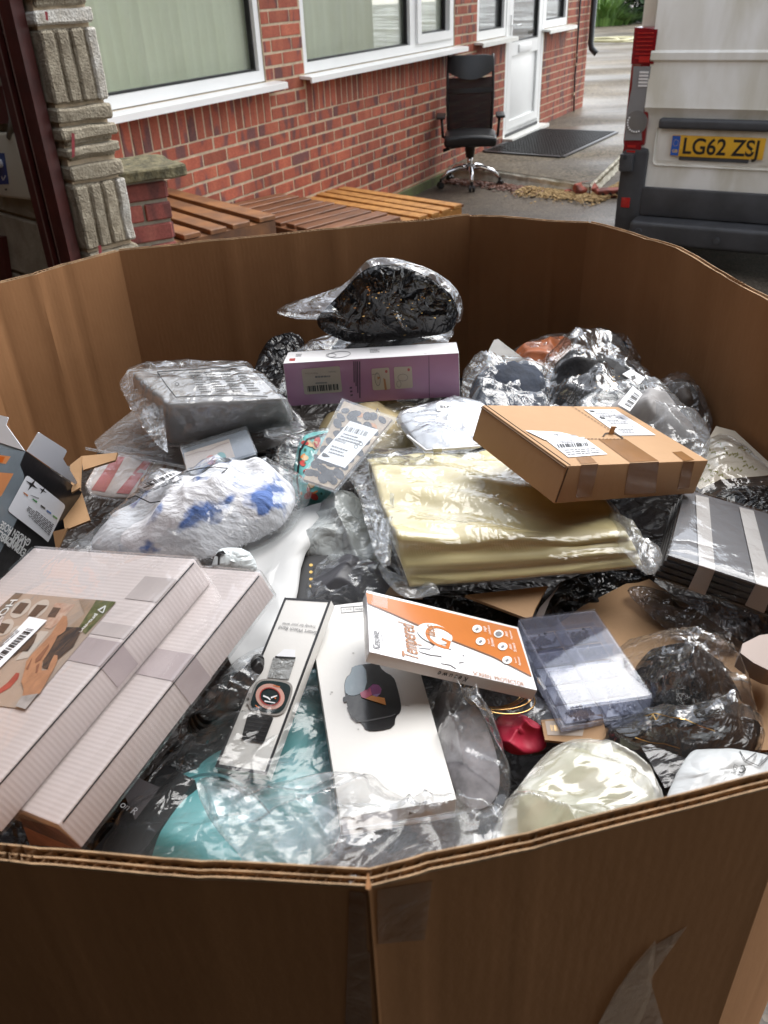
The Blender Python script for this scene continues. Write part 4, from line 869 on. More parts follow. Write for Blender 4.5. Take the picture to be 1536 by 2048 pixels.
def panel(pts, bulge, near, seed):
    T = 0.0085
    line = arc(pts, bulge, 48 // (len(pts) - 1))
    acc_ = [0.0]
    for a, b2 in zip(line[:-1], line[1:]): acc_.append(acc_[-1] + (b2 - a).length)
    rc_ = random.Random(seed * 3); cr_ = [(rc_.uniform(.1, .9) * acc_[-1], rc_.choice((-1, 1)) * rc_.uniform(.0012, .0028) * (0.3 if near else 1), rc_.uniform(.004, .008)) for _ in range(3)]
    dv = [sum(h * math.exp(-((s - c) / w) ** 2) for c, h, w in cr_) for s in acc_]; up = offs(line, 1.0)
    line = [p + (q - p) * d for p, q, d in zip(line, up, dv)]
    root_b = MB(); sheetwall(root_b, line, 0.0, 0.0025, seed); sheetwall(root_b, offs(line, T), -0.0005, 0.0025, seed)
    root = root_b.build("panel", M['kraft'], carton); shade_auto(root, 30)
    # the cut edge: liners on both sides, a middle liner and two rows of flutes
    L = sum((b2 - a).length for a, b2 in zip(line[:-1], line[1:])); e = MB()
    def lip(o, w, top):
        a, b2 = offs(line, o), offs(line, o + w); n = len(a); vs = []
        for q_ in (a, b2): vs += [low(p, RIM + top + 0.0025 * noise.noise(line[i] * 14 + Vector((seed, 0, 0)))) for i, p in enumerate(q_)]
        for q_ in (a, b2): vs += [low(p, RIM - 0.0025) for p in q_]
        e.add(vs, [(i, i + 1, n + i + 1, n + i) for i in range(n - 1)] + [(i, i + 1, 2 * n + i + 1, 2 * n + i) for i in range(n - 1)] + [(n + i, n + i + 1, 3 * n + i + 1, 3 * n + i) for i in range(n - 1)])
    lip(0.0002, 0.0007, 0.0007); lip(T - 0.0009, 0.0007, 0.0007); lip(T * 0.42, 0.0007, -0.0006)
    e.build("liner_edge", M['kraft_edge'], root)
    fl = MB()
    for o0, o1, pitch in ((0.0006, T * 0.42, 0.0072), (T * 0.42 + 0.0007, T - 0.0006, 0.0058)):
        k = int(L / pitch) * 4; vs = []
        base_ = []
        acc = [0.0]
        for a, b2 in zip(line[:-1], line[1:]): acc.append(acc[-1] + (b2 - a).length)
        for i in range(k + 1):
            s = L * i / k; j = 0
            while j < len(acc) - 2 and acc[j + 1] < s: j += 1
            t = (s - acc[j]) / max(acc[j + 1] - acc[j], 1e-6); base_.append(line[j].lerp(line[j + 1], t))
        ol = [(o0 + o1) / 2 + (o1 - o0) / 2 * math.sin(i * math.pi / 2 + 0.3) for i in range(k + 1)]
        ln = [offs(base_, 0)[i] for i in range(k + 1)]
        o_lo, o_hi = offs(base_, o0), offs(base_, o1)
        for i in range(k + 1):
            t = (ol[i] - o0) / (o1 - o0); p = o_lo[i].lerp(o_hi[i], t); zt = RIM - 0.0008 + 0.002 * noise.noise(p * 40)
            vs += [low(p, zt), low(p, RIM - 0.022)]
        fl.add(vs, [(2 * i, 2 * i + 2, 2 * i + 3, 2 * i + 1) for i in range(k)])
    stuff(fl.build("fluting", M['flute'], root))
    ENDS.append((offs(line, T)[0], offs(line, T)[-1], pts[0], pts[-1])); return root
panel([P_B1, P_B2], 0.006, False, 1); panel([P_B2, P_B3], 0.001, False, 2)
panel([P_B3, rimpt(1260, 467), rimpt(1350, 498), rimpt(1440, 546), rimpt(1536, 605), Vector((0.468, 0.70, RIM)), P_R2], 0.0, False, 3); panel([P_R2, P_F4], 0.012, True, 4)
fr_panel = panel([P_F4, P_F3], 0.001, True, 5); fl_panel = panel([P_F3, rimpt(330, 1716), rimpt(0, 1683), P_F2], 0.0, True, 6)
panel([P_F2, P_L1], 0.02, True, 7); panel([P_L1, P_L2], 0.01, False, 8); panel([P_L2, rimpt(0, 570), P_B1], 0.006, False, 9)
fold_ = MB()
for i in range(len(ENDS)):                                   # the folded corners between panels
    for j in range(len(ENDS)):
        if i != j and (ENDS[i][3] - ENDS[j][2]).length < 1e-4:
            a, b2, c = ENDS[i][1], ENDS[j][0], ENDS[i][3]; mid = (a + b2) / 2; mid = mid + (mid - c).normalized() * 0.0008
            for p, q in ((a, mid), (mid, b2)): fold_.add([low(p, 0.02), low(q, 0.02), low(q, RIM - 0.001), low(p, RIM - 0.001)], [(0, 1, 2, 3)])
            fold_.add([low(a, RIM - 0.001), low(mid, RIM - 0.001), low(b2, RIM - 0.001), low(c, RIM - 0.001)], [(0, 1, 2, 3)])
fold_.build("corner_folds", M['kraft'], carton)
M['tape'] = film("clear_tape", 0.04, 25, 140, 0.35, 0.01, tint=(0.70, 0.60, 0.48), gloss=1.2, rough=0.12, hazecol=(0.5, 0.42, 0.35))
def bvh(*objs):
    vs = []; fs = []
    for o in objs:
        b = len(vs); w = wpos(o); vs += [v.co + w for v in o.data.vertices]; fs += [[b + i for i in p.vertices] for p in o.data.polygons]
    return BVHTree.FromPolygons(vs, fs)
def drape(name, tree, polys, m, parent, lift=0.0008, n=1, smooth=False):
    """print or tape that follows the surface below it; quads are refined n x n"""
    vs = []; fs = []
    if not isinstance(polys[0][0], (list, tuple)): polys = [polys]
    for poly in polys:
        if len(poly) == 4 and n > 1:
            g = [[quadmap(poly, i / n, j / n) for i in range(n + 1)] for j in range(n + 1)]; cells = [[g[j][i], g[j][i + 1], g[j + 1][i + 1], g[j + 1][i]] for j in range(n) for i in range(n)]
        else: cells = [poly]
        for c in cells:
            pts_ = []
            for x, y in c:
                d = ray(x, y).normalized(); h = tree.ray_cast(CAMP, d)
                if h[0] is None: break
                pts_.append(h[0] - d * lift)
            if len(pts_) == len(c): b = len(vs); vs += pts_; fs.append(tuple(range(b, b + len(c))))
    if not vs: return None
    return mk(name, vs, fs, m, parent, smooth)
fbv = bvh(fr_panel, fl_panel)
drape("tape", fbv, [(700, 1742), (735, 1748), (745, 2060), (690, 2060)], M['tape'], carton, 0.001, 8); drape("tape", fbv, [(737, 1746), (870, 1722), (850, 1880), (742, 1890)], M['tape'], carton, 0.0012, 8)
drape("torn_tape", fbv, [[(1375, 1852), (1310, 1890), (1255, 1955), (1190, 2060), (1330, 2060), (1300, 1960)]], M['tape'], carton, 0.0014)
drape("torn_tape", fbv, [[(1312, 1880), (1302, 1990), (1275, 2060), (1190, 2060), (1230, 1985), (1268, 1930)]], film("peeled_tape", 0.05, 30, 90, 0.12, 0.01, tint=(0.8, 0.72, 0.64), gloss=0.6, hazecol=(0.42, 0.32, 0.25)), carton, 0.006)
# the floor of loose packages under everything that can be told apart
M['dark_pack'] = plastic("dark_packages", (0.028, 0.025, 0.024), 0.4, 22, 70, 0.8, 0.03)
RIMPOLY = [P_B1, P_B2, P_B3, P_R1, P_R2, P_F4, P_F3, P_F2, P_L1, P_L2]
def inside(x, y):
    c = False
    for a, b2 in zip(RIMPOLY, RIMPOLY[1:] + RIMPOLY[:1]):
        if (a.y > y) != (b2.y > y) and x < (b2.x - a.x) * (y - a.y) / (b2.y - a.y) + a.x: c = not c
    return c
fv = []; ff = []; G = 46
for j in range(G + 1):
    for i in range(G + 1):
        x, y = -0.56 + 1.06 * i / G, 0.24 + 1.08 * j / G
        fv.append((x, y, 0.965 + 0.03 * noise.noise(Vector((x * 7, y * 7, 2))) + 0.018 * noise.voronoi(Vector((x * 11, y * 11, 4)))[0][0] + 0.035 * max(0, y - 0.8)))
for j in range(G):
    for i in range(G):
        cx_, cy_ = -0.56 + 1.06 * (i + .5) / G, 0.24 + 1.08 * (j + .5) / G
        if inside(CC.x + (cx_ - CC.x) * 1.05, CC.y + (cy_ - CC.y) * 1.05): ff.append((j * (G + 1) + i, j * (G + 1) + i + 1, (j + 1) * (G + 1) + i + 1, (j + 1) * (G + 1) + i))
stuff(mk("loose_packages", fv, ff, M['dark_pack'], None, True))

# ================================================================== GOODS: builders
def resample(pts, n):
    seg = [(pts[(i + 1) % len(pts)] - p).length for i, p in enumerate(pts)]; tot = sum(seg); out = []; i = 0; acc = 0.0
    for k in range(n):
        s = tot * k / n
        while acc + seg[i] < s - 1e-9: acc += seg[i]; i += 1
        out.append(pts[i].lerp(pts[(i + 1) % len(pts)], (s - acc) / max(seg[i], 1e-9)))
    return out
def chaikin(pts, it):
    for _ in range(it): pts = [q for i, p in enumerate(pts) for q in (p.lerp(pts[(i + 1) % len(pts)], 0.25), p.lerp(pts[(i + 1) % len(pts)], 0.75))]
    return pts
def pillow(name, outline, z, H, m, parent=None, Hb=None, crump=0.006, cs=28, n=88, rings=20, soft=2, seed=0, flange=0.0, p=2.2, q=0.62, ripple=0.0, shrink=1.0, smooth=True, lobes=None, two=True):
    """a filled soft shape: outline given by photo points cast to height z (or from z at its far end to z at its near end)"""
    ys = [o[1] for o in outline]; y0, y1 = min(ys), max(ys)
    zf = (lambda y: z) if not isinstance(z, tuple) else (lambda y: z[0] + (z[1] - z[0]) * (y - y0) / (y1 - y0))
    B = [at(o[0], o[1], o[2] if len(o) > 2 else zf(o[1])) for o in outline]
    if soft: B = chaikin(B, soft)
    B = resample(B, n); c = sum(B, Vector()) / n
    if shrink != 1.0: B = [c + (b2 - c) * shrink for b2 in B]
    nn = Vector((0, 0, 0))
    for i in range(n): nn += (B[i] - c).cross(B[(i + 1) % n] - c)
    nn.normalize()
    if nn.z < 0: nn = -nn
    c = c - nn * H * 0.35; B = [b2 - nn * H * 0.35 for b2 in B]
    Hb = H * 0.35 if Hb is None else Hb; sd = Vector((seed * 3.7, seed * 1.3, seed * 0.7))
    def crease(P): 
        w = P + Vector((noise.noise(P * cs * .5 + sd), noise.noise(P * cs * .5 + sd + Vector((9, 0, 0))), noise.noise(P * cs * .5 + sd + Vector((0, 9, 0))))) * (0.8 / cs)
        f = 1 - abs(noise.noise(w * cs * .55 + sd)) * 2.2; g = 1 - abs(noise.noise(w * cs * 1.25 + sd + Vector((4, 2, 1)))) * 2.2
        return noise.voronoi(w * cs + sd)[0][0] * 0.6 + noise.voronoi(w * cs * 2.3 + sd)[0][0] * 0.25 + 0.9 * max(0, f) ** 3 + 0.4 * max(0, g) ** 3 - 0.75
    def prof(r):
        r = max(0.0, min(1.0, (r / (1 - flange)) if flange else r)); return max(0.0, 1 - r ** p) ** q
    vs = []; fs = []
    for s in (1, -1):
        h = H if s == 1 else Hb
        vs.append(c + nn * (s * h * prof(0) + (crump * crease(c) * prof(0) if s == 1 else 0)))
        for k in range(1, rings + 1):
            if s == -1 and k == rings: break
            r = math.sin(math.pi / 2 * k / rings) ** 0.9 if not flange else k / rings
            for i in range(n):
                P = c + (B[i] - c) * r; t = prof(r)
                d = s * h * t * (1.0 if s == -1 else (0.80 + 0.75 * noise.noise(P * 13 + sd) + 0.35 * noise.noise(P * 29 + sd)))
                if s == 1:
                    d += crump * crease(P) * (0.35 + 0.65 * t)
                    if ripple: d += ripple * math.sin(i * 2 * math.pi / n * 23 + 3 * noise.noise(P * 30 + sd)) * r * r
                    if lobes:
                        for (lx, ly, lr, lh) in lobes:
                            pr = px_of(P); g = ((pr[0] - lx) ** 2 + (pr[1] - ly) ** 2) / (lr * lr); d += lh * math.exp(-g * 1.6) * min(1, t * 2)
                vs.append(P + nn * d)
    o1 = 1; 
    for i in range(n): fs.append((0, o1 + i, o1 + (i + 1) % n))
    for k in range(rings - 1):
        a = o1 + k * n; b2 = a + n
        for i in range(n): fs.append((a + i, b2 + i, b2 + (i + 1) % n, a + (i + 1) % n))
    if two:
        c2 = 1 + rings * n; o2 = c2 + 1
        for i in range(n): fs.append((c2, o2 + (i + 1) % n, o2 + i))
        for k in range(rings - 1):
            a = o2 + k * n; last = (k == rings - 2); b2 = (o1 + (rings - 1) * n) if last else a + n
            for i in range(n): fs.append((a + i, a + (i + 1) % n, b2 + (i + 1) % n, b2 + i))
    else: vs = vs[:1 + rings * n]
    o = mk(name, vs, fs, m, parent, smooth); return o
def rc(pts_, k=0.1):                                        # clip the corners of printed labels a little
    out = []
    for i, p in enumerate(pts_):
        a, b2 = pts_[i - 1], pts_[(i + 1) % len(pts_)]; out += [(p[0] + (a[0] - p[0]) * k, p[1] + (a[1] - p[1]) * k), (p[0] + (a[0] - p[0]) * k * .3 + (b2[0] - p[0]) * k * .3, p[1] + (a[1] - p[1]) * k * .3 + (b2[1] - p[1]) * k * .3), (p[0] + (b2[0] - p[0]) * k, p[1] + (b2[1] - p[1]) * k)]
    return out
def hexa(name, P8, m, parent, nx=28, ny=22, nz=8, bulge=(0.0, 0.0, 0.0), rnd=0.12, crump=0.0, cs=30, seed=0, fold=None, grow=0.0):
    """a soft block between eight corners (far-left, far-right, near-right, near-left; top then bottom)"""
    T, Bo = P8[:4], P8[4:]; c = sum(P8, Vector()) / 8
    if grow: P8 = [c + (p - c) * (1 + grow / (p - c).length) for p in P8]; T, Bo = P8[:4], P8[4:]
    def tri(u, v, w):
        t = (T[3] * (1 - u) + T[2] * u) * (1 - v) + (T[0] * (1 - u) + T[1] * u) * v; b2 = (Bo[3] * (1 - u) + Bo[2] * u) * (1 - v) + (Bo[0] * (1 - u) + Bo[1] * u) * v
        return b2 * (1 - w) + t * w
    bm = bmesh.new(); idx = {}; sd = Vector((seed, 0, 0))
    def V(i, j, k):
        key = (i, j, k)
        if key in idx: return idx[key]
        a = Vector((i / nx * 2 - 1, j / ny * 2 - 1, k / nz * 2 - 1)); x, y, z = a
        s = Vector((x * math.sqrt(max(0, 1 - y * y / 2 - z * z / 2 + y * y * z * z / 3)), y * math.sqrt(max(0, 1 - z * z / 2 - x * x / 2 + z * z * x * x / 3)), z * math.sqrt(max(0, 1 - x * x / 2 - y * y / 2 + x * x * y * y / 3))))
        g = a.lerp(s, rnd * 2.2 if False else rnd)
        g.z += bulge[2] * (1 - x * x) * (1 - y * y) * (1 if z > 0 else 0.2) * abs(z); g.y += bulge[1] * (1 - x * x) * (1 - z * z) * y; g.x += bulge[0] * (1 - y * y) * (1 - z * z) * x
        p = tri((g.x + 1) / 2, (g.y + 1) / 2, (g.z + 1) / 2); outd = (p - c).normalized()
        if fold: p = p + fold(x, y, z, p)
        if crump:
            w = p + Vector((noise.noise(p * cs * .5 + sd), noise.noise(p * cs * .5 + sd + Vector((9, 0, 0))), noise.noise(p * cs * .5 + Vector((0, 9, 0))))) * (0.8 / cs)
            p = p + outd * crump * (noise.voronoi(w * cs + sd)[0][0] + 0.35 * noise.voronoi(w * cs * 2.3)[0][0] - 0.6)
        idx[key] = bm.verts.new(p); return idx[key]
    def q4(a, b2, c_, d): bm.faces.new((a, b2, c_, d))
    for i in range(nx):
        for j in range(ny): q4(V(i, j, nz), V(i + 1, j, nz), V(i + 1, j + 1, nz), V(i, j + 1, nz)); q4(V(i, j, 0), V(i, j + 1, 0), V(i + 1, j + 1, 0), V(i + 1, j, 0))
    for i in range(nx):
        for k in range(nz): q4(V(i, 0, k), V(i + 1, 0, k), V(i + 1, 0, k + 1), V(i, 0, k + 1)); q4(V(i, ny, k), V(i, ny, k + 1), V(i + 1, ny, k + 1), V(i + 1, ny, k))
    for j in range(ny):
        for k in range(nz): q4(V(0, j, k), V(0, j, k + 1), V(0, j + 1, k + 1), V(0, j + 1, k)); q4(V(nx, j, k), V(nx, j + 1, k), V(nx, j + 1, k + 1), V(nx, j, k + 1))
    return mkbm(name, bm, m, parent, True)
def slab(name, poly, z, d, m, parent=None, soft=0, curl=0.0):    # a stiff flat piece (card, packet) lying at the heights given
    ys = [p[1] for p in poly]; y0, y1 = min(ys), max(ys)
    zf = (lambda y: z) if not isinstance(z, tuple) else (lambda y: z[0] + (z[1] - z[0]) * (y - y0) / (y1 - y0))
    B = [at(p[0], p[1], p[2] if len(p) > 2 else zf(p[1])) for p in poly]
    if soft: B = chaikin(B, soft)
    nn = Vector((0, 0, 0)); c = sum(B, Vector()) / len(B)
    for i in range(len(B)): nn += (B[i] - c).cross(B[(i + 1) % len(B)] - c)
    nn.normalize()
    if nn.z < 0: nn = -nn; B.reverse()
    o = MB().prism([b2 - nn * d for b2 in B], nn, d).build(name, m, parent); return o, Face(c, nn)
class Fr:                                                   # a fitted carton-like block: centre, rotation, size
    def __init__(s, c, R, d): s.c = Vector(c); s.R = Matrix(R); s.d = d
    def w(s, x, y, z): return s.c + s.R @ Vector((x * s.d[0] / 2, y * s.d[1] / 2, z * s.d[2] / 2))
    def face(s, ax, sg):
        v = Vector((0, 0, 0)); v[ax] = sg; n = s.R @ v; return Face(s.c + n * s.d[ax] / 2, n)
# films and plastics used again and again
M['film'] = film("clear_bag", 0.10, 22, 70, 0.5, 0.022); M['film_hi'] = film("glossy_bag", 0.06, 20, 62, 0.5, 0.024, gloss=4.2, rough=0.10); M['film_s'] = film("clear_bag_smooth", 0.05, 22, 70, 0.35, 0.014, gloss=2.2)
M['film_m'] = film("milky_bag", 0.26, 18, 60, 0.45, 0.02, gloss=2.4); M['film_d'] = film("grey_film", 0.06, 40, 120, 0.8, 0.022, tint=(0.75, 0.75, 0.78))
M['wrap'] = film("shrink_wrap", 0.015, 14, 60, 0.25, 0.008, gloss=1.2)
M['blackcloth'] = mat("black_cloth", (0.010, 0.010, 0.012), 0.7, 0.3, 40, 0.6, 60, bd=0.004); M['blackgloss'] = plastic("black_poly", (0.010, 0.010, 0.011), 0.22, 26, 90, 0.8, 0.025)
M['paper'] = mat("label_paper", (0.78, 0.79, 0.82), 0.55, 0.03, 30); M['white'] = mat("white_card", (0.68, 0.67, 0.645), 0.45, 0.03, 8, 0.05, 200); M['greyink'] = mat("grey_print", (0.16, 0.16, 0.17), 0.6)
M['kraftbox'] = card("kraft_box", (0.40, 0.235, 0.115), (0.46, 0.275, 0.14), 0.7); M['btape'] = mat("brown_tape", (0.27, 0.135, 0.052), 0.22, 0.12, 20, 0.2, 40, coat=0.4)
def G4(name, label, cat, px, py, z, group=None): return thing(name, label, cat, at(px, py, z), group)
# ================================================================== GOODS: rigid boxes
random.seed(21)
def cs(ox, oy, k): return lambda *p: [(ox + x / k, oy + y / k) for x, y in p]
def boxthing(name, label, cat, fr, m, bev=0.0015, part="box_body", group=None):
    e = thing(name, label, cat, fr.c, group); o = bevelled(part, fr.c, fr.R, fr.d, bev, m, e, 2); return e, o
# --- the two long white corrugated boxes in shrink wrap
RA = ((0.8040, 0.4869, -0.3412), (-0.5263, 0.8498, -0.0275), (0.2766, 0.2017, 0.9396))
M['whiteflute'] = ridged("white_corrugated", (0.66, 0.60, 0.57), 62, 0.55, 0.22, 0.0012, (0.60, 0.54, 0.515), (0, 0, 0))
def corr(name, ang):
    m = ridged(name, (0.62, 0.545, 0.53), 88, 0.55, 0.10, 0.0008, (0.585, 0.51, 0.495)); return m
_m = corr("white_corrugated_board", 0)
for n_ in _m.node_tree.nodes:
    if n_.bl_idname == "ShaderNodeMapping":                   # turn the ribs across the box
        n_.inputs["Rotation"].default_value = Matrix(RA).transposed().to_euler(); 
    if n_.bl_idname == "ShaderNodeTexWave": n_.bands_direction = 'Y'
_sd = corr("white_corrugated_side", 0)
for n_ in _sd.node_tree.nodes:
    if n_.bl_idname == "ShaderNodeMapping": n_.inputs["Rotation"].default_value = Matrix(RA).transposed().to_euler()
    if n_.bl_idname == "ShaderNodeTexWave": n_.bands_direction = 'Y'
def whitebox(fr, label):
    e = thing("white_box", label, "box", fr.c, "white corrugated boxes in shrink wrap")
    b = bevelled("box_body", fr.c, fr.R, fr.d, 0.0012, _m, e, 2)
    w = bevelled("shrink_wrap", fr.c, fr.R, (fr.d[0] + 0.004, fr.d[1] + 0.004, fr.d[2] + 0.004), 0.003, M['wrap'], e, 2, True, lambda p: p + Vector((0, 0, 0.0012 * noise.noise((p + fr.c) * 40) if abs(p.z) < fr.d[2] * .45 else 0)), 10)
    lid = MB()
    for sgn in (1,):
        p0, p1 = fr.w(1, -1, 1), fr.w(1, 1, 1); ny = fr.R @ Vector((0, 1, 0)); nx = fr.R @ Vector((1, 0, 0)); nz = fr.R @ Vector((0, 0, 1))
        lid.box((p0 + p1) / 2 - nz * 0.0016 + nx * 0.0004, nx, ny, nz, 0.0008, fr.d[1] - 0.006, 0.0007)
    lid.build("lid_gap", M['ink'], e)
    return e, b
FA = Fr((-0.2929, 0.5041, 1.1050), RA, (0.2274, 0.2280, 0.0265)); FB = Fr((-0.2424, 0.4978, 1.0942), RA, (0.2274, 0.2280, 0.0262))
ea, ba_ = whitebox(FA, "upper white corrugated box with a printed hand picture and barcode sticker")
eb, bb_ = whitebox(FB, "lower plain white corrugated box in shrink wrap, tucked under the one with the picture")
TA, SA = FA.face(2, 1), FA.face(0, 1); TB, SB = FB.face(2, 1), FB.face(0, 1)
ctape = mat("lilac_tape", (0.48, 0.405, 0.41), 0.18, 0.05, 20, coat=0.5); ctape2 = mat("pale_tape", (0.57, 0.505, 0.495), 0.18, 0.05, 20, coat=0.5)
def fq(fr, kind, a0, a1, b0, b1):                             # a patch of a box's top (across, along) or right side (along, up)
    q = ((a0, b0), (a1, b0), (a1, b1), (a0, b1)); return [px_of(fr.w(x, y, 1) if kind == 't' else fr.w(1, x, y)) for x, y in q]
for fr, tf_, sf_, ee, u0, v0, v1, s0 in ((FA, TA, SA, ea, 0.52, 0.02, 0.22, -0.75), (FB, TB, SB, eb, 0.30, 0.02, 0.24, -1.0)):
    art("tape", tf_, fq(fr, 't', u0, 0.998, v0, v1), ctape, ee, 1); art("tape", sf_, fq(fr, 's', v0, v1, s0, 0.99), ctape, ee, 1)
art("tape_strip", TA, fq(FA, 't', 0.58, 0.998, 0.25, 0.36), ctape2, ea, 1); art("tape_strip", TA, fq(FA, 't', 0.66, 0.998, 0.58, 0.80), ctape2, ea, 1)
k7 = lambda *p: [(x / 5.908, 1160 + y / 5.908) for x, y in p]
LB = art("picture_label", TA, k7((185, 150), (1375, 255), (300, 1530), (-420, 1430)), mat("beige_print", (0.42, 0.33, 0.27), 0.35, 0.08, 30, coat=0.3), ea, 2)
skin = mat("skin_print", (0.44, 0.215, 0.12), 0.35, 0.15, 60, coat=0.3); brace = mat("brace_print", (0.045, 0.036, 0.036), 0.35, 0.3, 70, coat=0.3); oval = mat("oval_print", (0.55, 0.50, 0.45), 0.35, coat=0.3)
leafp = mat("leaf_print", (0.055, 0.075, 0.02), 0.35, col2=(0.20, 0.20, 0.09), vs=160, coat=0.3); redp = mat("red_print", (0.36, 0.045, 0.04), 0.35, 0.2, 50, coat=0.3); tanp = mat("tan_print", (0.36, 0.26, 0.19), 0.35, 0.15, 40, coat=0.3)
art("title_band", TA, k7((185, 150), (275, 160), (-60, 500), (-180, 480)), mat("brown_print", (0.15, 0.115, 0.09), 0.35, coat=0.3), LB, 3)
text("HOT", TA, k7((140, 225))[0], k7((-110, 500))[0], M['upvc'], LB, 4, bold=0.02)
art("plant_print", TA, k7((1140, 235), (1372, 256), (1010, 640), (930, 560)), leafp, LB, 3); art("shade_print", TA, k7((930, 225), (1140, 235), (930, 560), (800, 560), (1000, 400)), tanp, LB, 3)
art("oval_print", TA, [k7(*ell(245, 335, 150, 78, 22, -0.72)), k7(*ell(455, 345, 155, 72, 22, -0.72)), k7(*ell(60, 560, 125, 70, 20, -0.75)), k7(*ell(190, 610, 90, 52, 18, -0.75))], oval, LB, 3)
art("brace_print", TA, [k7((245, 262), (345, 275), (245, 395), (140, 385)), k7((440, 290), (562, 300), (480, 370), (420, 432), (325, 430)), k7((20, 505), (120, 520), (40, 630), (-40, 610)), k7((630, 320), (720, 330), (650, 440), (560, 430)), k7((780, 555), (980, 560), (870, 780), (690, 930), (560, 1045), (500, 1030), (520, 930), (650, 690)), k7((330, 640), (440, 640), (400, 740), (330, 840), (240, 840), (150, 915), (240, 760))], brace, LB, 4)
art("photo_inset", TA, [k7((655, 268), (890, 285), (760, 440), (600, 580), (520, 560))], mat("inset_print", (0.42, 0.24, 0.18), 0.35, col2=(0.58, 0.44, 0.36), vs=120, coat=0.3), LB, 3)
art("hand_print", TA, [k7((745, 420), (790, 430), (800, 520), (770, 600), (720, 640), (680, 660), (640, 740), (560, 880), (500, 960), (490, 1070), (560, 1060), (600, 960), (640, 885), (680, 890), (680, 950), (620, 1080), (540, 1220), (470, 1340), (370, 1370), (260, 1400), (280, 1290), (250, 1200), (290, 1060), (310, 960), (390, 860), (480, 770), (600, 640), (690, 500))], skin, LB, 5)
art("finger_gap", TA, [k7((585, 745), (575, 790), (480, 940), (415, 980), (420, 930), (510, 830)), k7((395, 890), (380, 920), (330, 1060), (310, 1040)), k7((470, 980), (440, 1090), (420, 1090), (430, 1010))], mat("finger_shade", (0.22, 0.10, 0.06), 0.4), LB, 6)
art("cuff_print", TA, k7((260, 1370), (450, 1340), (300, 1525), (180, 1490)), mat("cuff_print", (0.30, 0.28, 0.27), 0.35, 0.3, 80), LB, 6)
art("red_splash", TA, k7((190, 1095), (232, 1100), (210, 1170), (120, 1270), (0, 1340), (-60, 1330), (90, 1210)), redp, LB, 3)
art("white_panel", TA, k7((475, 600), (580, 610), (330, 920), (180, 950)), oval, LB, 3)
st = art("barcode_sticker", TA, k7((345, 432), (555, 475), (0, 1035), (-200, 1000)), M['paper'], LB, 7)
art("barcode", TA, bars(k7((320, 570), (-120, 970), (-60, 1000), (402, 585)), 26, 4), M['ink'], st, 8); art("small_print", TA, lines(k7((232, 600), (-120, 900), (-180, 880), (180, 575)), 3, 5), M['greyink'], st, 8)
text("pro-me", TA, k7((1135, 395))[0], k7((930, 610))[0], M['upvc'], LB, 5, bold=0.03)
art("diamond_mark", TA, [k7((1150, 352), (1240, 300), (1250, 312), (1165, 362)), k7((1240, 300), (1255, 304), (1225, 385), (1212, 380)), k7((1150, 352), (1162, 350), (1200, 372), (1192, 384)), k7((1192, 384), (1205, 372), (1225, 380), (1218, 392))], M['upvc'], LB, 5)
# front of the lower box: a dark printed strip
FFb = FB.face(1, -1)
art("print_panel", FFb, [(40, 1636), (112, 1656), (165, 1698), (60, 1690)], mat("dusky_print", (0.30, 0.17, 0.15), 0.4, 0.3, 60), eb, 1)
# --- wristband box (long, thin, white with a black border)
FW_ = Fr((-0.0922, 0.5059, 1.0700), ((0.9151, 0.3003, -0.2692), (-0.3650, 0.9005, -0.2364), (0.1714, 0.3145, 0.9336)), (0.0461, 0.1588, 0.0097))
e, b = boxthing("watch_band_box", "long thin white box with a black border showing a round faced smart watch", "box", FW_, M['white'], 0.001)
T = FW_.face(2, 1); c2 = cs(400, 1140, 2.56)
def px4(fr, u0, v0, u1, v1): return [px_of(fr.w(u, v, 1)) for u, v in ((u0, v0), (u1, v0), (u1, v1), (u0, v1))]
art("border", T, [px4(FW_, -1, -1, 1, -0.965), px4(FW_, -1, 0.975, 1, 1), px4(FW_, -1, -0.965, -0.90, 0.975), px4(FW_, 0.90, -0.965, 1, 0.975)], mat("border_black", (0.03, 0.03, 0.032), 0.3), e, 1)
art("strap_print", T, c2((375, 447), (488, 458), (455, 562), (345, 550)), plastic("foil_print", (0.30, 0.31, 0.31), 0.15, 120, 260, 0.6, 0.004), e, 2); art("strap_end", T, c2((430, 405), (488, 408), (486, 448), (388, 440)), M['paper'], e, 2); art("strap_bar", T, c2((385, 440), (490, 446), (488, 456), (384, 449)), M['ink'], e, 3)
def rq(pts_, it=3):
    P_ = [Vector((x, y, 0)) for x, y in pts_]; return [(p.x, p.y) for p in chaikin(P_, it)]
art("watch_case", T, rq(c2((292, 558), (380, 556), (478, 575), (470, 650), (428, 748), (330, 742), (238, 712), (262, 630))), mat("case_print", (0.30, 0.285, 0.27), 0.25, coat=0.4), e, 3)
art("watch_screen", T, rq(c2((302, 566), (385, 566), (468, 586), (458, 648), (420, 736), (335, 730), (252, 704), (272, 632))), mat("screen_print", (0.02, 0.032, 0.034), 0.15, coat=0.5), e, 4)
art("dial_ring", T, [c2(*q) for q in ring(359, 648, 75, 65, 20, 30, 0.3)], mat("pink_print", (0.55, 0.32, 0.27), 0.3), e, 5); art("red_ring", T, [c2(*q) for q in ring(359, 648, 55, 47, 5, 26, 0.3)], redp, e, 6)
art("hand_mark", T, [c2((325, 640), (350, 650), (362, 662), (358, 668), (345, 656), (322, 648)), c2((362, 650), (396, 640), (394, 646), (364, 658)), c2((330, 668), (385, 678), (384, 683), (330, 674))], M['paper'], e, 6)
art("accent_mark", T, [c2((285, 690), (305, 705), (302, 709), (282, 694)), c2((375, 588), (410, 596), (409, 600), (374, 592)), c2((380, 650), (392, 655), (384, 662))], mat("orange_mark", (0.6, 0.16, 0.04), 0.4), e, 6)
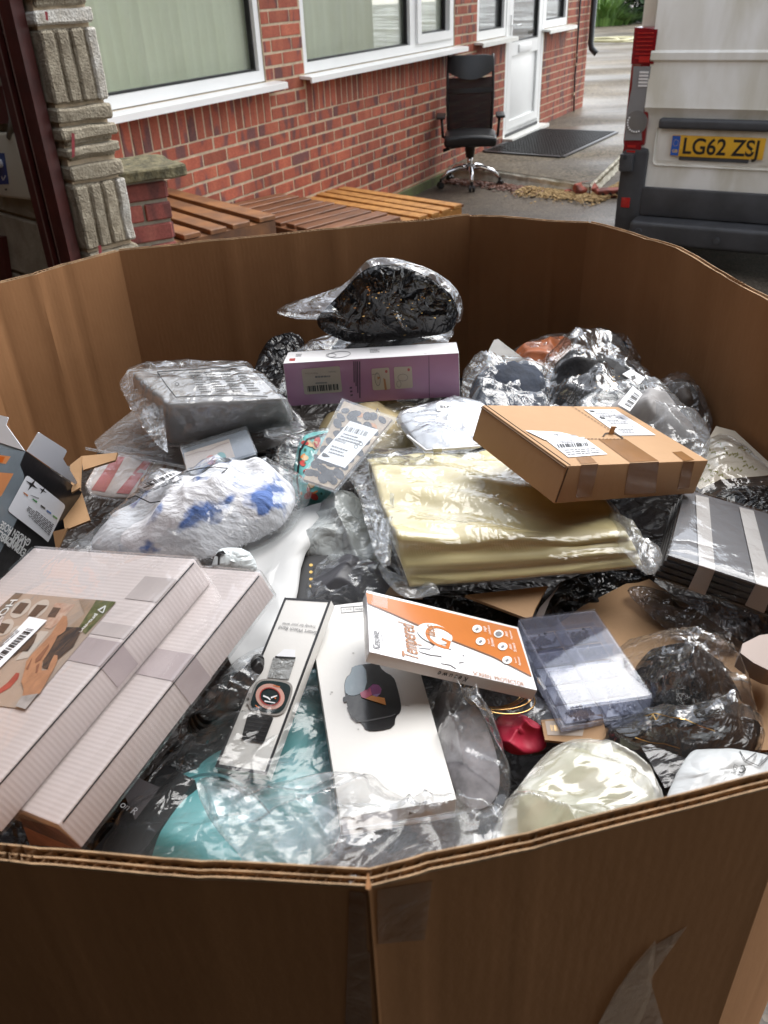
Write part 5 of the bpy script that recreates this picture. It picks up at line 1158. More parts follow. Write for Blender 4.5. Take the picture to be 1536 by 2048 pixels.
art("crown_print", T, [c2((248, 628), (266, 632), (256, 660), (240, 655)), c2((243, 668), (252, 670), (248, 690), (239, 687))], mat("crown_print", (0.34, 0.33, 0.32), 0.3), e, 4)
wnd = art("strap_window", T, rc(c2((245, 735), (378, 752), (325, 888), (210, 868)), 0.08), M['ink'], e, 3)
art("strap_rib", T, [c2(*q) for q in [[(250 + i * 0 - i * 6, 750 + i * 20), (362 - i * 7, 768 + i * 20), (361 - i * 7, 772 + i * 20), (249 - i * 6, 754 + i * 20)] for i in range(6)]], mat("rib_print", (0.035, 0.034, 0.034), 0.3), wnd, 4)
text("Smart Watch Band", T, c2((600, 313))[0], c2((408, 285))[0], M['greyink'], e, 2); text("Trendy for your wrist", T, c2((596, 284))[0], c2((424, 268))[0], M['greyink'], e, 2)
# --- white watch box
FWB = Fr((-0.0150, 0.4886, 1.0603), ((0.9881, -0.1503, 0.0339), (0.1524, 0.9854, -0.0753), (-0.0221, 0.0796, 0.9966)), (0.0829, 0.2135, 0.0224))
e, b = boxthing("watch_box", "large white smart watch box with a black square watch printed on its lid", "box", FWB, M['white'], 0.0012); T = FWB.face(2, 1)
bm_ = MB(); nz = FWB.R @ Vector((0, 0, 1))
for ax, sg in ((0, 1), (0, -1), (1, -1), (1, 1)):
    o_ = [0, 0, 0]; o_[ax] = sg; c_ = FWB.w(*o_) - nz * 0.004; d_ = FWB.R @ Vector(o_); t_ = d_.cross(nz); bm_.box(c_ + d_ * 0.0001, d_, t_, nz, 0.0006, FWB.d[1 - ax] - 0.004, 0.0006)
bm_.build("lid_seam", M['greyink'], e)
scr = mat("watch_black", (0.008, 0.008, 0.009), 0.2, coat=0.15, bump=0.05, bs=140)
wa = art("watch_print", T, rq(c2((778, 490), (912, 474), (934, 515), (990, 545), (1008, 590), (1031, 690), (1027, 730), (1002, 748), (995, 806), (920, 824), (850, 824), (830, 785), (800, 770), (775, 748), (752, 690), (737, 600), (745, 552), (772, 530)), 1), scr, e, 2)
art("painted_gleam", T, rq(c2((778, 492), (848, 483), (857, 605), (800, 645), (748, 640), (739, 598), (748, 553), (774, 530)), 1), mat("painted_gleam", (0.23, 0.29, 0.32), 0.15, coat=0.6, bump=0.1, bs=140), wa, 3)  # reflection on the watch's left part, painted as a pale patch
for nm, col, po in (("petal_print", (0.22, 0.03, 0.16), ((872, 640), (850, 615), (885, 585), (915, 588), (930, 610), (925, 632))), ("petal_print", (0.33, 0.20, 0.42), ((880, 640), (925, 632), (905, 650))), ("petal_print", (0.62, 0.09, 0.19), ((820, 628), (872, 603), (880, 640), (846, 658), (826, 650))), ("petal_print", (0.72, 0.27, 0.05), ((846, 658), (880, 642), (945, 655), (953, 692), (890, 672), (830, 652)))): art(nm, T, c2(*po), mat(nm, col, 0.25, coat=0.5), wa, 4)
art("crown_print", T, rq(c2((730, 650), (750, 646), (752, 676), (734, 678)), 1), scr, wa, 3)
art("case_edge", T, [c2((755, 700), (778, 752), (800, 773), (860, 768), (975, 745), (1000, 735), (1000, 742), (975, 752), (862, 776), (800, 780), (774, 757), (752, 705))], mat("case_edge", (0.05, 0.05, 0.052), 0.3), wa, 3)
bd_ = art("badge_outline", T, [c2((720, 190), (836, 182), (836, 185), (720, 193)), c2((722, 218), (838, 208), (838, 211), (722, 221)), c2((720, 190), (723, 190), (725, 220), (722, 220)), c2((785, 187), (788, 187), (790, 214), (787, 214))], M['greyink'], e, 1)
text("Built-in", T, c2((776, 196))[0], c2((732, 199))[0], M['greyink'], e, 2); text("alexa", T, c2((834, 194))[0], c2((795, 197))[0], M['greyink'], e, 2, bold=0.01)
art("scuff", T, [c2(*ell(785, 425, 6, 3, 8)), c2(*ell(675, 625, 7, 4, 8)), c2(*ell(668, 635, 4, 3, 8)), c2(*ell(810, 815, 4, 4, 8)), c2((1050, 690), (1075, 694), (1074, 696), (1050, 693))], mat("scuff", (0.42, 0.41, 0.39), 0.6), e, 1)
# --- screen protector box
FP = Fr((0.0466, 0.5170, 1.0945), ((0.9629, 0.0393, 0.2671), (-0.0489, 0.9984, 0.0292), (-0.2656, -0.0412, 0.9632)), (0.1359, 0.0812, 0.0106))
FP = Fr((0.0464, 0.5161, 1.0945), ((0.9354, -0.0259, 0.3527), (0.0117, 0.9990, 0.0422), (-0.3534, -0.0353, 0.9348)), (0.1387, 0.0798, 0.0107))
e, b = boxthing("screen_protector_box", "white and orange screen protector box lying across the white watch box", "box", FP, mat("glossy_white_card", (0.72, 0.72, 0.73), 0.22, coat=0.3), 0.001); T = FP.face(2, 1); c3 = cs(700, 1140, 3.491)
org = mat("orange_print", (0.50, 0.165, 0.04), 0.22, 0.05, 30, coat=0.3); orgt = mat("orange_text", (0.36, 0.16, 0.07), 0.4)
op = art("orange_panel", T, c3((112, 158), (600, 275), (1163, 411), (1268, 738), (1000, 600), (700, 480), (470, 375), (300, 300), (122, 228)), org, e, 1)
art("orange_rule", T, c3((122, 228), (300, 300), (470, 375), (700, 480), (1000, 600), (1268, 738), (1269, 746), (1000, 608), (698, 489), (466, 384), (298, 308), (122, 234)), mat("rule_print", (0.24, 0.10, 0.045), 0.3), e, 2)
art("round_badge", T, c3(*ell(592, 445, 128, 66, 30, 0.33)), M['upvc'], e, 3); text("G", T, c3((492, 480))[0], c3((672, 556))[0], org, e, 4, hscale=1.12, bold=-0.005)
text("lass", T, c3((600, 470))[0], c3((582, 388))[0], orgt, e, 5, hscale=1.1, shear=0.25, bold=0.01); text("Tempered", T, c3((482, 632))[0], c3((446, 388))[0], orgt, e, 2, hscale=1.9, shear=0.2, bold=0.008)
text("SCREEN  PROTECTOR", T, c3((863, 732))[0], c3((1220, 812))[0], orgt, e, 2, hscale=1.6, bold=0.004); lg = art("logo_oval", T, [c3(*q) for q in ring(195, 500, 82, 36, 3, 30, 1.5)], M['greyink'], e, 2); text("Kesuwe", T, c3((214, 560))[0], c3((202, 434))[0], M['greyink'], e, 2, hscale=1.3, shear=0.3, bold=0.01)
art("torn_patch", T, c3((480, 545), (560, 555), (600, 520), (690, 530), (800, 600), (800, 640), (760, 645), (745, 688), (700, 660), (640, 650), (640, 600), (560, 590), (490, 570)), mat("torn_paper", (0.86, 0.86, 0.87), 0.8), e, 3)
art("torn_edge", T, [c3((480, 540), (560, 548), (600, 512), (600, 518), (560, 556), (480, 546)), c3(*ell(700, 553, 10, 5, 8)), c3(*ell(792, 598, 8, 5, 8))], M['greyink'], e, 4)
for (x, y, tx) in ((888, 410, ("High", "Definition")), (912, 497, ("Touch", "Screen")), (1038, 445, ("Anti", "Fingerprint")), (1066, 533, ("Anti", "Scratch")), (1097, 628, ("Scratch", "Resistant"))):
    ic = art("icon_disc", T, c3(*ell(x, y, 34, 27, 18)), M['upvc'], e, 3); art("icon_mark", T, [c3((x - 14, y + 4), (x + 4, y - 12), (x + 14, y + 2), (x - 4, y + 14))] if x != 1038 else [c3(*ell(x, y, 24, 18, 14))], M['greyink'], ic, 4)
    text(tx[0], T, c3((x + 68, y + 22))[0], c3((x + 58, y - 14))[0], M['upvc'], ic, 3); text(tx[1], T, c3((x + 98, y + 40))[0], c3((x + 84, y - 20))[0], M['upvc'], ic, 3)
SD = FP.face(1, -1); text("K e s u w e", SD, c3((830, 753))[0], c3((622, 706))[0], M['ink'], e, 2, hscale=1.3, shear=0.25, bold=0.01)
drape("tape", bvh(b), [c3((105, 155), (262, 192), (262, 270), (118, 235))], film("gloss_tape", 0.06, 20, 60, 0.2, 0.005, gloss=2.0), e, 0.0012, 3)
# --- brown mailer box
FM = Fr((0.2039, 0.7213, 1.1550), ((0.8493, -0.4603, 0.2585), (0.4570, 0.8862, 0.0766), (-0.2644, 0.0531, 0.9630)), (0.1880, 0.1289, 0.0372))
e, b = boxthing("mailer_box", "brown cardboard mailer box with two shipping labels on top of the gold fabric", "box", FM, M['kraftbox'], 0.0016); T = FM.face(2, 1); Fm = FM.face(1, -1); Lm = FM.face(0, -1); c6 = cs(880, 600, 2.3415)
art("tape", T, c6((742, 652), (868, 650), (1022, 752), (890, 760)), M['btape'], e, 1); art("tape", Fm, c6((888, 764), (1026, 757), (1008, 905), (862, 912)), M['btape'], e, 1)
art("tape_end", T, c6((638, 738), (706, 733), (735, 762), (660, 768)), M['btape'], e, 1); art("tape_end", Fm, c6((662, 772), (742, 768), (708, 922), (636, 926)), M['btape'], e, 1); art("tape_end", T, c6((1088, 712), (1132, 708), (1192, 748), (1142, 754)), M['btape'], e, 1); art("tape_end", Fm, c6((1140, 760), (1192, 757), (1166, 880), (1112, 884)), M['btape'], e, 1)
lb1 = art("shipping_label", T, c6((492, 652), (672, 642), (784, 722), (602, 736)), M['paper'], e, 2); lb0 = art("return_label", T, c6((400, 610), (560, 618), (640, 636), (662, 650), (490, 654)), M['paper'], e, 3)
art("barcode", T, bars(c6((545, 674), (690, 666), (698, 684), (556, 692)), 22, 3), M['ink'], lb1, 3); art("small_print", T, lines(c6((560, 660), (650, 655), (665, 668), (575, 672)), 2, 4) + lines(c6((580, 700), (745, 692), (770, 718), (605, 730)), 3, 6), M['greyink'], lb1, 3); art("stamp_ring", T, [c6(*q) for q in ring(738, 710, 14, 7, 2, 16)], M['greyink'], lb1, 3)
art("rule_line", T, [c6((545, 620), (548, 620), (552, 640), (549, 640)), c6((530, 628), (640, 632), (640, 634), (530, 630))], M['greyink'], lb0, 4)
lb2 = art("return_sheet", T, c6((674, 512), (820, 512), (1010, 632), (842, 634)), M['paper'], e, 2)
for i, (x, y) in enumerate(((695, 516), (745, 548), (800, 590))): art("logo_mark", T, [c6((x, y), (x + 24, y + 1), (x + 32, y + 10), (x + 10, y + 7))], M['ink'], lb2, 3); text("RETURNS" if False else "L E I T E", T, c6((x + 40, y + 9))[0], c6((x + 118, y + 9))[0], M['greyink'], lb2, 3); art("small_print", T, lines(c6((x + 32, y + 14), (x + 120, y + 14), (x + 150, y + 34), (x + 60, y + 34)), 3, i + 3), M['greyink'], lb2, 3)
slot = [[(618 + i * 15, 495 + i * 9.6), (628 + i * 15, 501 + i * 9.6), (628 + i * 15, 503 + i * 9.6), (617 + i * 15, 497 + i * 9.6)] for i in range(16)] + [[(672 + i * 17, 648 + i * 0.4), (684 + i * 17, 648), (684 + i * 17, 651), (672 + i * 17, 651)] for i in range(11)]
art("slot_cut", T, [c6(*q) for q in slot] + [c6((760, 638), (772, 622), (800, 618), (830, 625), (862, 646), (855, 648), (828, 630), (800, 623), (778, 627), (768, 640))], mat("cut_line", (0.06, 0.035, 0.018), 0.8), e, 2)
tr2 = MB(); tr2.box(T.p(*c6((806, 612))[0], lift=0.004), FM.R @ Vector((1, 0, 0)), FM.R @ Vector((0, 1, 0)), FM.R @ Vector((0, 0, 1)), 0.006, 0.001, 0.009); tr2.build("torn_tab", M['kraftbox'], e)
lf = MB(); nx, ny, nz = [FM.R @ Vector(v) for v in ((1, 0, 0), (0, 1, 0), (0, 0, 1))]
lf.box(FM.w(-1, 0, 1) + nz * -0.0022 - nx * 0.0006, nx, ny, nz, 0.0022, FM.d[1] - 0.002, 0.0008); lf.box(FM.w(-1, -1, 0) - ny * 0.0002 + nx * 0.0012, nx, ny, nz, 0.0008, 0.0012, FM.d[2] - 0.003); lf.box(FM.w(-1, 0, 1) + nx * 0.004 + nz * 0.0002, nx, ny, nz, 0.0008, FM.d[1] - 0.002, 0.0006)
lf.build("fold_gap", mat("fold_shade", (0.10, 0.055, 0.025), 0.8), e)
# --- purple box
FPU = Fr((-0.0064, 0.9680, 1.1401), ((0.9989, 0.0384, -0.0269), (-0.0351, 0.9932, 0.1108), (0.0310, -0.1098, 0.9935)), (0.2113, 0.0499, 0.0546))
e, b = boxthing("purple_box", "long purple product box with a white top and a barcode label", "box", FPU, mat("white_print_card", (0.74, 0.73, 0.74), 0.3, coat=0.2), 0.0012); T = FPU.face(2, 1); Fp = FPU.face(1, -1); c5 = cs(540, 640, 3.84)
art("purple_side", Fp, [px_of(FPU.w(u, -1, v)) for u, v in ((-0.995, -0.985), (0.995, -0.985), (0.995, 0.975), (-0.995, 0.975))], mat("purple_print", (0.34, 0.155, 0.285), 0.28, 0.05, 10, coat=0.25), e, 1)
lb = art("barcode_label", Fp, rc(c5((240, 378), (535, 353), (555, 552), (265, 573)), 0.06), mat("beige_label", (0.40, 0.345, 0.30), 0.5), e, 2); art("barcode", Fp, bars(c5((284, 508), (525, 490), (530, 536), (290, 552)), 20, 8), M['ink'], lb, 3)
text("Made in China", Fp, c5((366, 402))[0], c5((268, 408))[0], M['greyink'], lb, 3); text("Novelty", Fp, c5((508, 391))[0], c5((450, 395))[0], M['greyink'], lb, 3); art("small_print", Fp, lines(c5((345, 432), (520, 422), (522, 438), (347, 448)), 1, 3, 0.8) + lines(c5((350, 480), (458, 474), (459, 488), (351, 494)), 1, 5, 0.8), M['greyink'], lb, 3)
art("print_columns", Fp, [c5((x, 318), (x + 9, 317), (x + 11, y2), (x + 2, y2)) for x, y2 in ((640, 480), (655, 508), (668, 560), (684, 600))] + [c5((612 + 3 * i, 515 + 28 * i), (630 + 3 * i, 513 + 28 * i), (630 + 3 * i, 526 + 28 * i), (612 + 3 * i, 528 + 28 * i)) for i in range(3)], mat("dark_purple_print", (0.075, 0.03, 0.075), 0.4), e, 2)
pk = mat("pink_line", (0.40, 0.10, 0.10), 0.5)
for po in (((778, 375), (915, 365), (925, 532), (790, 540)), ((950, 362), (1088, 355), (1098, 520), (960, 530))):
    pp = art("picture_panel", Fp, rc(c5(*po), 0.08), mat("cream_panel", (0.46, 0.40, 0.34), 0.5), e, 2); x0, y0 = po[0]
    art("panel_drawing", Fp, [c5(*q) for q in ring(x0 + 48, y0 + 80, 22, 52, 4, 20, -0.1)] + [c5((x0 + 5, y0 + 42), (x0 + 50, y0 + 36), (x0 + 50, y0 + 40), (x0 + 5, y0 + 46))] if x0 < 900 else [c5(*q) for q in ring(x0 + 70, y0 + 80, 40, 28, 3, 20)] + [c5(*q) for q in ring(x0 + 40, y0 + 130, 18, 26, 3, 16)], M['greyink'], pp, 3)
    art("panel_dot", Fp, c5(*ell(x0 + 115, y0 + 20, 10, 12, 12)), pk, pp, 3)
    if x0 < 900: art("panel_accent", Fp, [c5((x0 + 45, y0 + 60), (x0 + 72, y0 + 65), (x0 + 50, y0 + 85)), c5((x0 + 92, y0 + 70), (x0 + 108, y0 + 80), (x0 + 120, y0 + 160), (x0 + 104, y0 + 165))], mat("tan_line", (0.34, 0.17, 0.08), 0.5), pp, 4)
art("fold_line", Fp, [c5((1218, 268), (1222, 268), (1226, 600), (1221, 600))], mat("fold_purple", (0.10, 0.045, 0.10), 0.4), e, 2)
art("line_drawing", T, [c5(*q) for q in ring(530, 265, 90, 26, 5, 24, -0.1)] + [c5(*q) for q in ring(470, 270, 40, 16, 4, 16)], M['greyink'], e, 1); text("Sofia", T, c5((1238, 250))[0], c5((1225, 188))[0] if False else c5((1180, 254))[0], M['greyink'], e, 1, shear=0.5); art("small_print", T, lines(c5((765, 225), (870, 220), (875, 250), (770, 254)), 3, 7) + lines(c5((200, 262), (265, 258), (260, 280), (198, 284)), 4, 8), M['greyink'], e, 1); art("red_mark", T, c5((150, 296), (195, 293), (192, 312), (148, 314)), redp, e, 1)
# --- organiser case
FO = Fr((0.1574, 0.5168, 1.0647), ((0.9791, -0.1913, 0.0688), (0.1920, 0.9814, -0.0038), (-0.0668, 0.0170, 0.9976)), (0.0704, 0.1073, 0.0199))
e = thing("organiser_case", "clear plastic organiser case with ten compartments of small screws and studs", "organiser", FO.c)
clr = film("clear_polystyrene", 0.05, 6, 20, 0.05, 0.003, tint=(0.90, 0.905, 0.93), gloss=0.9, rough=0.04, hazecol=(0.62, 0.68, 0.85)); clr2 = film("clear_divider", 0.30, 6, 20, 0.05, 0.003, tint=(0.86, 0.87, 0.9), gloss=1.0, hazecol=(0.66, 0.69, 0.8))
Rr = FO.R; nx, ny, nz = [Rr @ Vector(v) for v in ((1, 0, 0), (0, 1, 0), (0, 0, 1))]; dx, dy, dz = FO.d
t = MB(); t.box(FO.w(0, 0, -1) - nz * 0.001, nx, ny, nz, dx + 0.008, dy + 0.008, 0.0016); t.build("tray", clr2, e)
t = MB()
for sx in (-1, 1): t.box(FO.w(sx, 0, 0), nx, ny, nz, 0.0012, dy, dz - 0.003); t.box(FO.w(0, sx, 0), nx, ny, nz, dx - 0.0013, 0.0012, dz - 0.003)
for sx in (-1, 1): t.box(FO.w(sx, 0, -1) + nx * sx * 0.003 + nz * 0.001, nx, ny, nz, 0.001, dy + 0.007, 0.004); t.box(FO.w(0, sx, -1) + ny * sx * 0.003 + nz * 0.001, nx, ny, nz, dx + 0.005, 0.001, 0.004)
t.build("tray_rim", clr2, e)
b_ = MB()
for i in range(1, 5): b_.box(FO.w(0, -1 + 0.4 * i, -0.05), nx, ny, nz, dx - 0.002, 0.001, dz - 0.004)
b_.box(FO.w(0, 0, -0.052), nx, ny, nz, 0.001, dy - 0.003, dz - 0.0042); b_.build("divider", clr2, e)
lid = bevelled("lid", FO.w(0, 0, 1) + nz * 0.0006, Rr, (dx + 0.001, dy + 0.001, 0.0014), 0.0005, clr, e, 1)
t = MB()
for v in (-0.3, 0.3): t.box(FO.w(-1, v, -0.3) - nx * 0.005, nx, ny, nz, 0.003, 0.014, 0.008)
t.build("latch", clr2, e)
bits = {0: mat("black_stud", (0.012, 0.012, 0.014), 0.3), 1: mat("navy_bead", (0.035, 0.04, 0.085), 0.3), 2: mat("steel_pin", (0.5, 0.45, 0.35), 0.25, metal=1.0), 3: mat("clear_bead", (0.50, 0.54, 0.62), 0.15)}
base_m = {0: mat("grey_liner", (0.30, 0.31, 0.36), 0.5), 1: mat("navy_liner", (0.05, 0.055, 0.11), 0.5), 2: mat("pale_cell_sheen", (0.58, 0.62, 0.70), 0.5)}  # the pale tone paints the whitish reflection of the lower cells
rb = random.Random(9)
for r_ in range(5):
    for c_ in range(2):
        kind = [(0, 0), (1, 2), (3, 3), (3, 3), (1, 3)][r_][c_]; liner = [(0, 0), (1, 1), (2, 2), (2, 2), (2, 2)][r_][c_]
        cxu, cyv_ = -0.5 + c_, 0.8 - 0.4 * r_
        MB().box(FO.w(cxu, cyv_, -0.9), nx, ny, nz, dx / 2 - 0.003, dy / 5 - 0.003, 0.0008).build("liner", base_m[liner], e)
        q = MB()
        for _ in range(60 if kind != 2 else 45):
            p = FO.w(cxu + rb.gauss(0, .15), cyv_ - 0.05 + rb.gauss(0, .055), -0.86 + rb.uniform(0, .35)); a = Vector((rb.uniform(-1, 1), rb.uniform(-1, 1), rb.uniform(-.4, .4))).normalized(); o_ = a.orthogonal().normalized(); s = 0.0011 if kind != 2 else 0.0004
            q.box(p, a, o_, a.cross(o_), s * (2.4 if kind != 2 else 14), s * 1.6, s * 1.6)
        stuff(q.build("small_parts", bits[kind], e))
# --- stack of grey folders in shrink wrap with two paper bands
A_ = at(1337, 1110, 1.112); B_ = at(1222, 1008, 1.118); D_ = at(1560, 1182, 1.098)
sx_ = (D_ - A_).normalized(); sn = sx_.cross(B_ - A_).normalized(); sy = sn.cross(sx_); SL, SW = 0.20, 0.135
RS = Matrix((sx_, sy, sn)).transposed(); e = thing("folder_stack", "shrink wrapped stack of grey card folders held by two white paper bands", "stack of folders", A_)
fm = mat("grey_folder", (0.115, 0.117, 0.128), 0.35, 0.06, 6); fd = mat("dark_folder_edge", (0.035, 0.032, 0.03), 0.6)
for i in range(13):
    o = MB().box(A_ + sx_ * (SL / 2 + 0.0006 * (i % 3) - 0.0015 * i * 0.35) + sy * (SW / 2 + 0.001 * ((i * 7) % 3)) - sn * (0.0011 + i * 0.0021), sx_, sy, sn, SL, SW, 0.0015 if i else 0.0018).build("folder", fm if i == 0 else fd, e)
ST = Face(A_ + sn * 0.0002, sn); SFr = Face(A_ - sy * 0.0012, -sy)
bandm = mat("paper_band", (0.42, 0.40, 0.39), 0.6, 0.05, 20)
for top, fro in (([(1391, 990), (1417, 996), (1430, 1141), (1398, 1131)], [(1398, 1131), (1430, 1141), (1410, 1190), (1376, 1178)]), ([(1478, 1014), (1507, 1022), (1548, 1178), (1512, 1167)], [(1512, 1167), (1548, 1178), (1528, 1226), (1490, 1210)])):
    bt_ = MB(); P1 = [ST.p(*p, lift=0.0006) for p in top]; bt_.prism(P1, sn, 0.0004); P2 = [SFr.p(*p, lift=0.0006) for p in fro]; bt_.prism(P2, -sy, 0.0004); bt_.build("paper_band", bandm, e)
bevelled("shrink_wrap", A_ + sx_ * SL / 2 + sy * SW / 2 - sn * 0.0138, RS, (SL + 0.005, SW + 0.006, 0.0315), 0.004, film("folder_wrap", 0.01, 16, 60, 0.3, 0.01, gloss=0.7), e, 2, True, None, 6)
# --- garden hose box, standing open with its flaps up
C0 = Vector((-0.3523, 0.7426, 1.17)); hu, hv, hw = Vector((0.0055, 0.6892, -0.7245)), Vector((-0.38, -0.6687, -0.6391)), Vector((-0.925, 0.2789, 0.2582))
HL, HD, HH = 0.1518, 0.08, 0.17
e = thing("garden_hose_box", "open black garden hose box with white inner flaps sticking up", "box", C0)
hm = mat("black_print_card", (0.014, 0.014, 0.016), 0.28, 0.3, 20, 0.12, 120, coat=0.3); hg = mat("grey_print_card", (0.20, 0.235, 0.26), 0.25, 0.2, 12, coat=0.3); wi = mat("white_flap", (0.72, 0.74, 0.78), 0.4)
def hp_(u, v, w): return C0 + hu * u + hv * v + hw * w
MB().box(hp_(HL / 2, HH / 2, 0.0006), hu, hv, hw, HL, HH, 0.0012).build("front_side", hm, e)
MB().box(hp_(0.0, HH / 2, HD / 2), hu, hv, hw, 0.0012, HH, HD).build("left_side", hg, e); MB().box(hp_(HL, HH / 2, HD / 2), hu, hv, hw, 0.0012, HH, HD).build("right_side", hm, e); MB().box(hp_(HL / 2, HH / 2, HD), hu, hv, hw, HL, HH, 0.0012).build("back_side", hm, e)
FH = Face(hp_(0, 0, -0.0001), hu.cross(hv) if hu.cross(hv).dot(CAMP - C0) > 0 else -hu.cross(hv)); c9 = cs(0, 820, 6.022)
hn = FH.n; FH = Face(C0 + hn * 0.0014, hn); flap_f = Face(C0 + hn * 0.0006, (hn + hv * 0.25).normalized())
def flapmesh(name, face, po, m): MB().prism([face.p(*p) for p in po], face.n, 0.0012).build(name, m, e)
flapmesh("flap", flap_f, c9((318, 492), (322, 488), (455, 268), (470, 268), (785, 470), (795, 495), (755, 575), (750, 582), (965, 935), (640, 715)), wi)
lface = Face(C0 - hu * 0.0006, (-hu + hv * 0.25).normalized())
flapmesh("flap", lface, c9((-150, 40), (0, 62), (95, 85), (106, 98), (78, 180), (300, 490), (0, 392), (-150, 350)), wi)
gp = art("grey_side_print", FH, c9((300, 500), (240, 660), (290, 780), (270, 1200), (200, 1330), (0, 1720), (-200, 1600), (-200, 420), (0, 440), (100, 470)), hg, e, 1)
art("orange_print", FH, [c9((-150, 520), (130, 560), (70, 650), (-150, 620)), c9((-150, 740), (165, 765), (20, 1030), (-150, 1150))], mat("peach_print", (0.62, 0.25, 0.10), 0.35), e, 2); art("orange_mark", FH, c9((-100, 545), (60, 565), (30, 632), (-100, 615)), mat("deep_orange", (0.58, 0.12, 0.01), 0.35), e, 3)
hl = art("info_label", FH, rc(c9((325, 778), (795, 1150), (580, 1595), (520, 1540), (90, 1210)), 0.06), M['paper'], e, 3)
def star(cx, cy, r, a=0.3): return [(cx + (r if i % 2 == 0 else r * .22) * math.cos(a + i * math.pi / 4), cy + (r if i % 2 == 0 else r * .22) * math.sin(a + i * math.pi / 4)) for i in range(8)]
art("star_mark", FH, [c9(*star(385, 900, 88, 0.62)), c9(*star(518, 968, 55, 0.62))], M['ink'], hl, 4)
for (x, y, col) in ((285, 985, (0.6, 0.25, 0.12)), (395, 1062, (0.07, 0.30, 0.09)), (492, 1140, (0.02, 0.02, 0.02)), (565, 1200, (0.08, 0.20, 0.5)), (638, 1262, (0.12, 0.36, 0.10))): art("colour_swatch", FH, c9((x, y), (x + 55, y + 38), (x + 50, y + 58), (x - 2, y + 18)), mat("swatch", col, 0.4), hl, 4)
art("small_print", FH, lines(c9((650, 1380), (320, 1120), (300, 1240), (590, 1520)), 7, 4, 0.5) + lines(c9((470, 1060), (370, 1020), (365, 1030), (460, 1075)), 1, 2, .7), M['greyink'], hl, 4)
for s_, a, b2 in (("GARDEN HOSE", (378, 1568), (30, 1335)), ("100FT", (330, 1608), (120, 1440)), ("EXPANDABLE", (322, 1690), (-10, 1440))): text(s_, FH, c9(a)[0], c9(b2)[0], M['upvc'], e, 4, bold=0.025)
# ================================================================== GOODS: soft things and bags
# --- pale gold fabric, folded flat in a clear bag
M['gold'] = ridged("pale_gold_satin", (0.70, 0.60, 0.31), 260, 0.36, 0.25, 0.0006, (0.62, 0.52, 0.25), (0, 0, 0.6))
M['gold'].node_tree.nodes["Principled BSDF"].inputs["Sheen Weight"].default_value = 0.3; M['gold'].node_tree.nodes["Principled BSDF"].inputs["Coat Weight"].default_value = 0.25; M['gold'].node_tree.nodes["Principled BSDF"].inputs["Coat Roughness"].default_value = 0.3
e = G4("gold_fabric", "folded pale gold fabric in a clear bag under the brown mailer box", "fabric", 1000, 1050, 1.10)
GP = [at(724, 905, 1.128), at(1130, 890, 1.122), at(1262, 1062, 1.118), at(784, 1078, 1.126), at(745, 960, 1.085), at(1150, 900, 1.085), at(1298, 1136, 1.090), at(812, 1180, 1.086)]
def gfold(x, y, z, p):
    d = Vector((0, 0, 0))
    if y < 0.2: d += Vector((0, -1, 0)) * 0.0025 * (1 if abs(y) > .5 else abs(y) * 2) * math.cos(z * 7.5 + 0.6) * max(0, -y)
    if z > 0.3: d += Vector((0, 0, 1)) * (0.004 * math.sin(y * 4.5 + x * 1.2 + 0.8) + 0.003 * noise.noise(Vector((x * 2.2 - y, y * 3.2 + x, 1))) + 0.0022 * math.sin((x * 0.6 + y) * 11 + 2 * noise.noise(Vector((x * 2, y * 2, 3)))))
    return d
fab = hexa("fabric", GP, M['gold'], e, 46, 34, 16, (0, 0, 0.05), 0.10, 0.0, fold=gfold)
hexa("plastic_bag", GP, film("gold_bag", 0.03, 20, 60, 0.40, 0.016, gloss=2.2), e, 46, 34, 12, (0.0, 0.05, 0.08), 0.12, 0.004, 24, 3, gfold, 0.004)
for nm, ol, z, h, sd in (("bag_edge", [(682, 930), (700, 895), (740, 888), (860, 895), (980, 900), (1000, 915), (860, 935), (740, 945), (740, 1060), (790, 1130), (760, 1130), (735, 1060), (715, 975)], 1.118, 0.010, 4), ("bag_edge", [(1220, 1010), (1262, 1050), (1300, 1090), (1330, 1100), (1318, 1140), (1290, 1143), (1240, 1085), (1200, 1030)], 1.112, 0.012, 5), ("bag_edge", [(748, 1118), (800, 1150), (900, 1178), (820, 1196), (780, 1172)], 1.088, 0.008, 6)):
    pillow(nm, ol, z, h, M['film_m'] if sd != 4 else M['film'], e, crump=0.010, cs=36, seed=sd, n=60, rings=12, soft=1)
# --- grey foam block in a clear bag with printed warning
e = G4("grey_cushion", "thick grey foam cushion in a clear bag with a printed warning panel", "cushion", 410, 850, 1.10)
QP = [at(258, 742, 1.158), at(492, 724, 1.150), at(572, 798, 1.148), at(335, 808, 1.156), at(262, 800, 1.105), at(500, 790, 1.10), at(592, 852, 1.102), at(337, 895, 1.102)]
hexa("cushion", QP, mat("grey_foam", (0.30, 0.29, 0.285), 0.85, 0.12, 30, 0.3, 140), e, 26, 22, 8, (0, 0.0, 0.18), 0.16, 0.003, 18, 2)
fb = hexa("plastic_bag", QP, film("cushion_bag", 0.12, 18, 58, 0.45, 0.02, gloss=2.6), e, 46, 36, 12, (0.04, 0.05, 0.25), 0.13, 0.007, 26, 4, None, 0.006)
pillow("bag_edge", [(236, 760), (262, 728), (380, 718), (480, 716), (500, 722), (400, 735), (290, 745), (272, 800), (300, 850), (345, 905), (320, 895), (270, 830), (245, 785)], 1.135, 0.008, M['film'], e, crump=0.01, cs=34, seed=8, n=60, rings=10, soft=1)
pillow("bag_edge", [(540, 800), (570, 790), (605, 835), (618, 855), (560, 868), (520, 872), (545, 840)], 1.115, 0.008, M['film'], e, crump=0.012, cs=34, seed=9, n=60, rings=12, soft=1)
tb_ = bvh(fb); c4 = cs(160, 480, 1.92)
